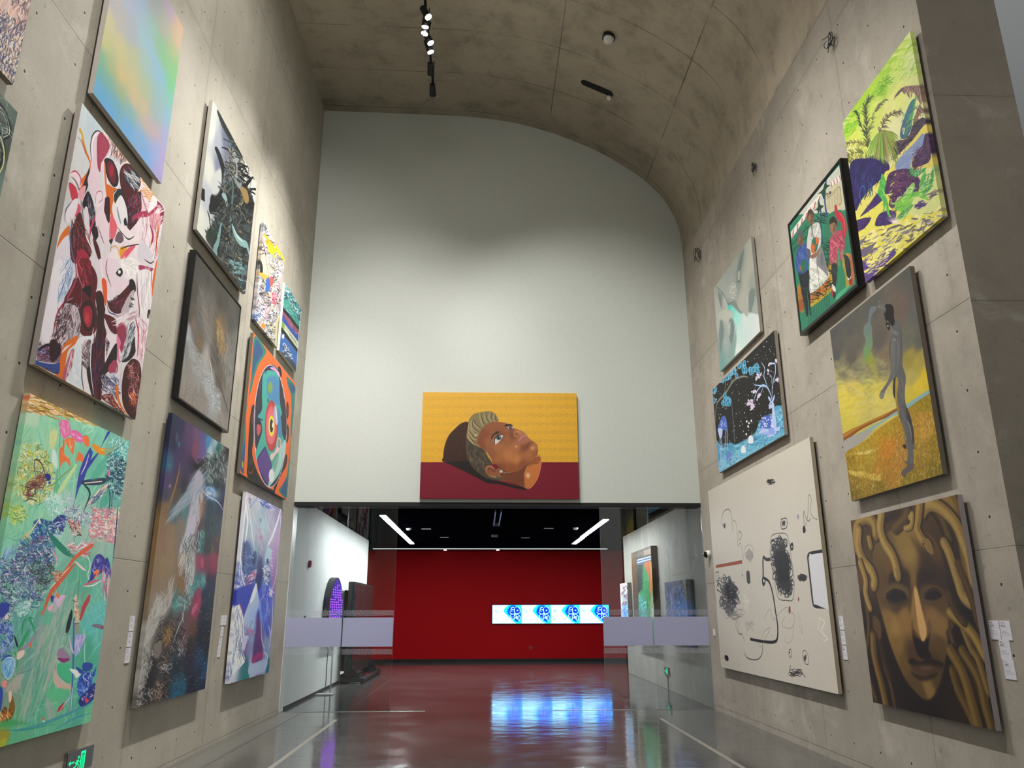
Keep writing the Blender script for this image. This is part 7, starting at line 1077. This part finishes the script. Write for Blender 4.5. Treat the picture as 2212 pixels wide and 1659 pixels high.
for i, z in enumerate((1.43, 1.285, 1.14)): placard('L', 7.93-(0.0 if i < 2 else 0), z, .1, .135, ['top', 'middle', 'bottom'][i]+' white caption card between the mint and the nebula paintings', i)
for i, (y, z) in enumerate(((10.62, 1.44), (10.74, 1.44), (10.66, 1.30), (10.64, 1.17), (10.62, 1.05))): placard('L', y, z, .1, .12, ['upper near', 'upper far', 'second row', 'third row', 'lowest'][i]+' white caption card between the nebula and the violet paintings', 10+i)
for i, z in enumerate((1.40, 1.245, 1.09)): placard('R', 8.77, z, .1, .145, ['top', 'middle', 'bottom'][i]+' white caption card between the scribble and the snake-hair paintings', 20+i)
for i, (y, z) in enumerate(((6.115, 1.385), (5.985, 1.385), (6.03, 1.245), (6.02, 1.105))): placard('R', y, z, .12 if i < 2 else .125, .14, ['top left', 'top right', 'third', 'lowest'][i]+' white caption card at the right end of the right wall', 30+i)
# ---------------------------------------------------------------- exit signs
def sign_image(flip):
    A = Art([(0, 0), (300, 0), (300, 130), (0, 130)], 3, 1.3, 100, '5f6266', 3); G = '00e890'
    A.F('150,14 205,14 205,122 150,122', G, sm=0); A.F('163,30 192,30 192,122 163,122', '03402c', sm=0); A.F('168,36 188,36 188,120 168,120', '00c070', sm=0)
    A.E(128, 44, 9, 9, G); A.S('128,58 118,74 104,80', 9, G, tap=0); A.S('124,62 140,74 152,70', 6, G, tap=0); A.S('122,60 104,66 98,76', 6, G, tap=0); A.S('118,78 134,92 130,112', 8, G, tap=0); A.S('116,80 102,96 84,98', 8, G, tap=0)
    A.S('84,66 40,66', 9, G, tap=0, sm=0); A.F('40,50 18,66 40,82', G, sm=0)
    a = A.done(); return a[:, ::-1] if flip else a
def exit_sign(wall, y, z, w, h, lab, conduit):
    t = thing('exit_sign', (LX if wall == 'L' else RX, y, z), lab, 'sign', 'exit signs low on the walls')
    arr = sign_image(False); a0, b0 = (y-w/2, y+w/2) if wall == 'L' else (y+w/2, y-w/2)
    m = canvas_material('exit_pictogram_'+wall, arr); n = m.node_tree; tx = [k for k in n.nodes if k.type == 'TEX_IMAGE'][0]; b = n.nodes['Principled BSDF']; sp = n.nodes.new('ShaderNodeSeparateColor'); n.links.new(tx.outputs[0], sp.inputs[0])
    mm = n.nodes.new('ShaderNodeMath'); mm.operation = 'GREATER_THAN'; n.links.new(sp.outputs[1], mm.inputs[0]); mm.inputs[1].default_value = .35; n.links.new(tx.outputs[0], b.inputs['Emission Color']); m2 = n.nodes.new('ShaderNodeMath'); m2.operation = 'MULTIPLY'; n.links.new(mm.outputs[0], m2.inputs[0]); m2.inputs[1].default_value = 1.1; n.links.new(m2.outputs[0], b.inputs['Emission Strength'])
    link_bm(slab(wall, .026, a0, b0, z, z+h, .004), 'face', [m, M['black']], t)
    x0, x1 = (LX, LX+.022) if wall == 'L' else (RX-.022, RX)
    MB().box(x0, x1, y-w/2-.006, y+w/2+.006, z-.006, z+h+.006).build('housing', M['steel'], t)
    if conduit: MB().cyl((RX-.01, y, 0), (RX-.01, y, z), .008, n=8).build('conduit', M['steel'], t)
exit_sign('L', 7.225, .335, .44, .165, 'green lit running-man exit sign low on the left wall', False)
exit_sign('R', 17.4, .30, .42, .15, 'green lit exit sign low on the far right wall behind the glass', True)
# ---------------------------------------------------------------- the far room
t = thing('led_arch', (LX, 18.0, 0), 'arched panel of glowing purple LED dots on the left wall', 'light panel')
Y0, Y1, zt = 17.15, 18.75, 2.34; arch = [(Y0, 1.0), (Y1, 1.0)]+[((Y0+Y1)/2+(Y1-Y0)/2*math.cos(q), 1.62+(zt-1.62)*math.sin(q)) for q in np.linspace(0, math.pi, 24)]
MB().prism(arch, 0, LX+.002, LX+.14).build('housing', plain('arch_housing', '1b1a24', .5), t)
ins = lambda k: [((Y0+Y1)/2+(y-(Y0+Y1)/2)*k, .0+1.05+(z-1.0)*k) for y, z in arch]
MB().prism(ins(.93), 0, LX+.1405, LX+.143).build('backing', plain('arch_backing', '2a0c6c', .4, emit='2a10b0', es=.5), t)
dots = MB(); cy = (Y0+Y1)/2
for i in range(7):
    y = Y0+.12+i*(Y1-Y0-.24)/6; top = 1.62+(zt-1.62)*math.sqrt(max(0, 1-((y-cy)/((Y1-Y0)/2))**2))-.12
    k = 0
    while 1.08+k*.052 < top:
        if (i*7+k*3) % 11 != 0: dots.box(LX+.143, LX+.147, y-.035, y+.035, 1.08+k*.052-.012, 1.08+k*.052+.012)
        k += 1
tag_ = dots.build('led_dots', glow('led_dot_glow', 'b050ff', 3.2), t); tag_['kind'] = 'stuff'
MB().tube([(LX+.02, 17.95, 1.0), (LX+.015, 17.95, .5), (LX+.015, 17.95, .06)], .008).build('power_cable', M['black'], bpy.data.objects['led_arch'])
t = thing('display_wall', (-3.0, 21, 0), 'tall black freestanding screen on a low wheeled base by the left wall', 'screen')
MB().box(-3.22, -3.06, 19.3, 22.6, .2, 2.3, .01).build('cabinet', M['black'], t)
scr = NT('dark_screen'); pos, xyz = scr.pos(); scr.l.new(scr.mix(scr.ramp(scr.near(xyz[1], 0, .55), .0, .02), rgb('202026'), rgb('2a2024')), scr.b.inputs['Base Color']); scr.b.inputs['Roughness'].default_value = .16
MB().box(-3.06, -3.05, 19.36, 22.54, .3, 2.25).build('screen_face', scr.m, t)
bs = MB().box(-3.3, -2.75, 19.3, 19.42, 0.03, .12).box(-3.3, -2.75, 22.3, 22.42, .03, .12).box(-3.26, -3.16, 19.42, 22.3, .03, .1).box(-2.85, -2.75, 19.42, 22.3, .03, .1); bs.build('base_frame', M['black'], t)
for y in (19.4, 22.3): MB().prism([(-3.2, .12), (-2.85, .12), (-3.06, .4), (-3.2, .4)], 1, y, y+.08).build('foot_brace', M['black'], t)
for x, y in ((-3.2, 19.36), (-2.8, 19.36), (-3.2, 22.36), (-2.8, 22.36)): MB().cyl((x-.02, y, .03), (x+.02, y, .03), .03).build('caster', M['black_matt'], t)
t = thing('acrylic_stand', (-3.1, 16.85, 0), 'clear bent acrylic stand on the floor by the white wall', 'stand')
MB().tube([(-3.3, 16.85, 1.15), (-3.1, 16.85, .82), (-3.06, 16.85, .74), (-3.06, 16.85, .3), (-3.06, 16.85, .04)], .016).build('upright', plain('clear_acrylic', 'c8c4cc', .15), t, True); MB().box(-3.34, -3.0, 16.72, 17.0, 0, .02).build('foot', plain('acrylic_foot', 'b8b6b4', .2), t)
t = thing('fire_alarm', (LX, 15.53, 2.46), 'small red fire alarm box on the white inner wall', 'alarm')
MB().box(LX, LX+.05, 15.49, 15.6, 2.43, 2.56, .008).build('case', plain('alarm_red', 'a01818', .4), t); MB().box(LX+.05, LX+.055, 15.5, 15.59, 2.43, 2.465).build('lower_label', M['white_plastic'], t)
tag(MB().box(LX, LX+.01, 15.42, 15.56, 1.50, 1.53).build('wall_plate', M['black']), 'tiny dark plate on the white inner wall above the frosted band', 'plate')
# led screen on the red wall
def screen_image():
    A = Art([(110, 110), (2065, 110), (2065, 415), (110, 415)], 4.0, .62, 190, 'ffffff', 5); Wd = 488
    for k in range(4):
        x = 110+k*Wd; c1 = '30f4fa'; A.v(0, 0, 1)
        A.F([(x+180, 210), (x+205, 160), (x+270, 108), (x+Wd, 108), (x+Wd, 417), (x+400, 417), (x+340, 380), (x+260, 300)], '3ce8fa', sm=0)
        A.F([(x+220, 225), (x+250, 150), (x+300, 108), (x+380, 108), (x+440, 160), (x+Wd, 170), (x+Wd, 360), (x+430, 400), (x+350, 370), (x+270, 290)], '1a9cf6', 18, .95, 0); A.F([(x+250, 225), (x+280, 150), (x+330, 118), (x+400, 130), (x+470, 180), (x+470, 340), (x+420, 392), (x+350, 350), (x+290, 290)], '0a1ee0', 14, .9, 0)
        Wc = 'e8f8ff'; o = x-110
        for p in ([(420, 200), (425, 160), (455, 140)], [(428, 150), (470, 148)], [(400, 212), (445, 212)], [(425, 175), (470, 195), (480, 250), (440, 262), (398, 235)], [(398, 300), (430, 262), (470, 262), (505, 262), (540, 270), (572, 310), (560, 370), (530, 350)], [(492, 150), (530, 138), (570, 180), (565, 240), (500, 262), (470, 300), (480, 340), (440, 370)], [(480, 160), (480, 220), (500, 262), (500, 320), (470, 330)], [(410, 300), (415, 330), (455, 340)]): A.S([(o+a, b) for a, b in p], 10, Wc, tap=0)
        for (a, b, c, d) in ((515, 190, 540, 212), (508, 295, 525, 345), (530, 295, 545, 345), (430, 300, 440, 318)): A.F([(o+a, b), (o+c, b), (o+c, d), (o+a, d)], Wc, sm=0)
        g = '70c4cc' if k != 2 else '2c8c98'
        A.S([(o+150, 195), (o+160, 190), (o+160, 230)], 7, g, tap=0, sm=0); A.S([(o+190, 190), (o+204, 210), (o+190, 230), (o+176, 210), (o+190, 190)], 6, g, tap=0); 
        g2 = 'b0e4e8' if k != 2 else '3c9ca4'
        A.S([(o+160, 328), (o+146, 328), (o+146, 340), (o+158, 344), (o+156, 358), (o+144, 358)], 5, g2, tap=0, sm=0); A.S([(o+182, 328), (o+194, 342), (o+182, 358), (o+170, 342), (o+182, 328)], 5, g2, tap=0)
        A.S([(o+330, 332), (o+330, 356)], 4, g2, tap=0); A.S([(o+322, 344), (o+338, 344)], 4, g2, tap=0); A.S([(o+356, 330), (o+366, 342), (o+356, 356), (o+346, 342), (o+356, 330)], 5, g2, tap=0)
        A.S([(o+215, 205), (o+270, 205)], 5, 'd0f0f4', tap=0)
    return A.done()
t = thing('led_screen', (2.27, 27.2, 1.25), 'long glowing white and blue LED screen on the red wall', 'screen')
MB().box(.31, 4.28, 27.13, 27.198, 1.2, 1.83).build('casing', M['black'], t)
bm = bmesh.new(); uvl = bm.loops.layers.uv.new('UVMap'); v = [bm.verts.new(q) for q in ((.33, 27.128, 1.22), (4.26, 27.128, 1.22), (4.26, 27.128, 1.81), (.33, 27.128, 1.81))]; f = bm.faces.new(v)
for l, q in zip(f.loops, ((0, 0), (1, 0), (1, 1), (0, 1))): l[uvl].uv = q
link_bm(bm, 'display', [canvas_material('screen_picture', screen_image(), emit=3.7)], t)
tag(MB().box(1.55, 1.68, 27.188, 27.2, .38, .5).build('wall_socket', plain('red_socket', '7c0a10', .5)), 'small red cover plate low on the red wall', 'socket')
# led line lamps on the inner ceiling
for x0, x1, y0, y1, lab in ((-2.22, -2.10, 16.8, 24.0, 'straight white LED line lamp on the black ceiling, left side'), (2.70, 2.82, 17.5, 21.8, 'white LED line lamp on the black ceiling, right side, the long piece'), (2.72, 2.84, 21.95, 24.0, 'short white LED line lamp continuing the right ceiling line'), (-3.6, 4.1, 25.9, 26.0, 'long white LED line lamp running across the black ceiling')):
    t = thing('line_lamp', ((x0+x1)/2, (y0+y1)/2, 3.62), lab, 'lamp', 'LED line lamps on the black ceiling')
    MB().box(x0-.02, x1+.02, y0-.02, y1+.02, 3.585, 3.618).build('channel', M['black'], t); MB().box(x0, x1, y0, y1, 3.575, 3.585).build('diffuser', M['led_white'] if x1-x0 < 1 else M['led_soft'], t)
t = thing('ceiling_track', (.31, 18, 3.62), 'pair of thin pale rails on the black ceiling at its middle', 'rail')
for dx in (-.06, .06): MB().box(.31+dx-.012, .31+dx+.012, 16.1, 18.6, 3.57, 3.62).build('rail', plain('pale_rail', '8c90b0', .3), t)
for y in (18.6, 21.5): MB().box(.22, .4, y, y+.06, 3.56, 3.62).build('crossbar', plain('bar_pale', '7c7c84', .4), t)
for x, y, lab in ((-1.88, 19.8, 'left of the middle'), (2.32, 19.6, 'right of the middle')):
    t = thing('ceiling_detector', (x, y, 3.62), 'small round white detector on the black ceiling '+lab, 'detector', 'detectors on the black ceiling'); MB().cyl((x, y, 3.62), (x, y, 3.57), .07, .05).build('body', M['white_plastic'], t, True)
for x, y, lab in ((-1.45, 19.9, 'beside the left line lamp'), (-1.1, 22.2, 'beside the left line lamp, farther one'), (1.65, 19.7, 'beside the right line lamp'), (1.2, 22.3, 'beside the right line lamp, farther one')):
    tag(MB().box(x-.12, x+.12, y, y+.04, 3.605, 3.62).build('ceiling_vent_slot', M['white_plastic']), 'short pale slot on the black ceiling '+lab, 'vent', 'pale slots on the black ceiling')
for x, lab in ((-1.29, 'left'), (0.5, 'middle')):
    tag(MB().cyl((x, 26.9, 3.6), (x, 26.9, 3.62), .05).build('downlight', M['lens_dim']), 'tiny lit downlight before the red wall, '+lab+' one', 'downlight', 'downlights before the red wall')
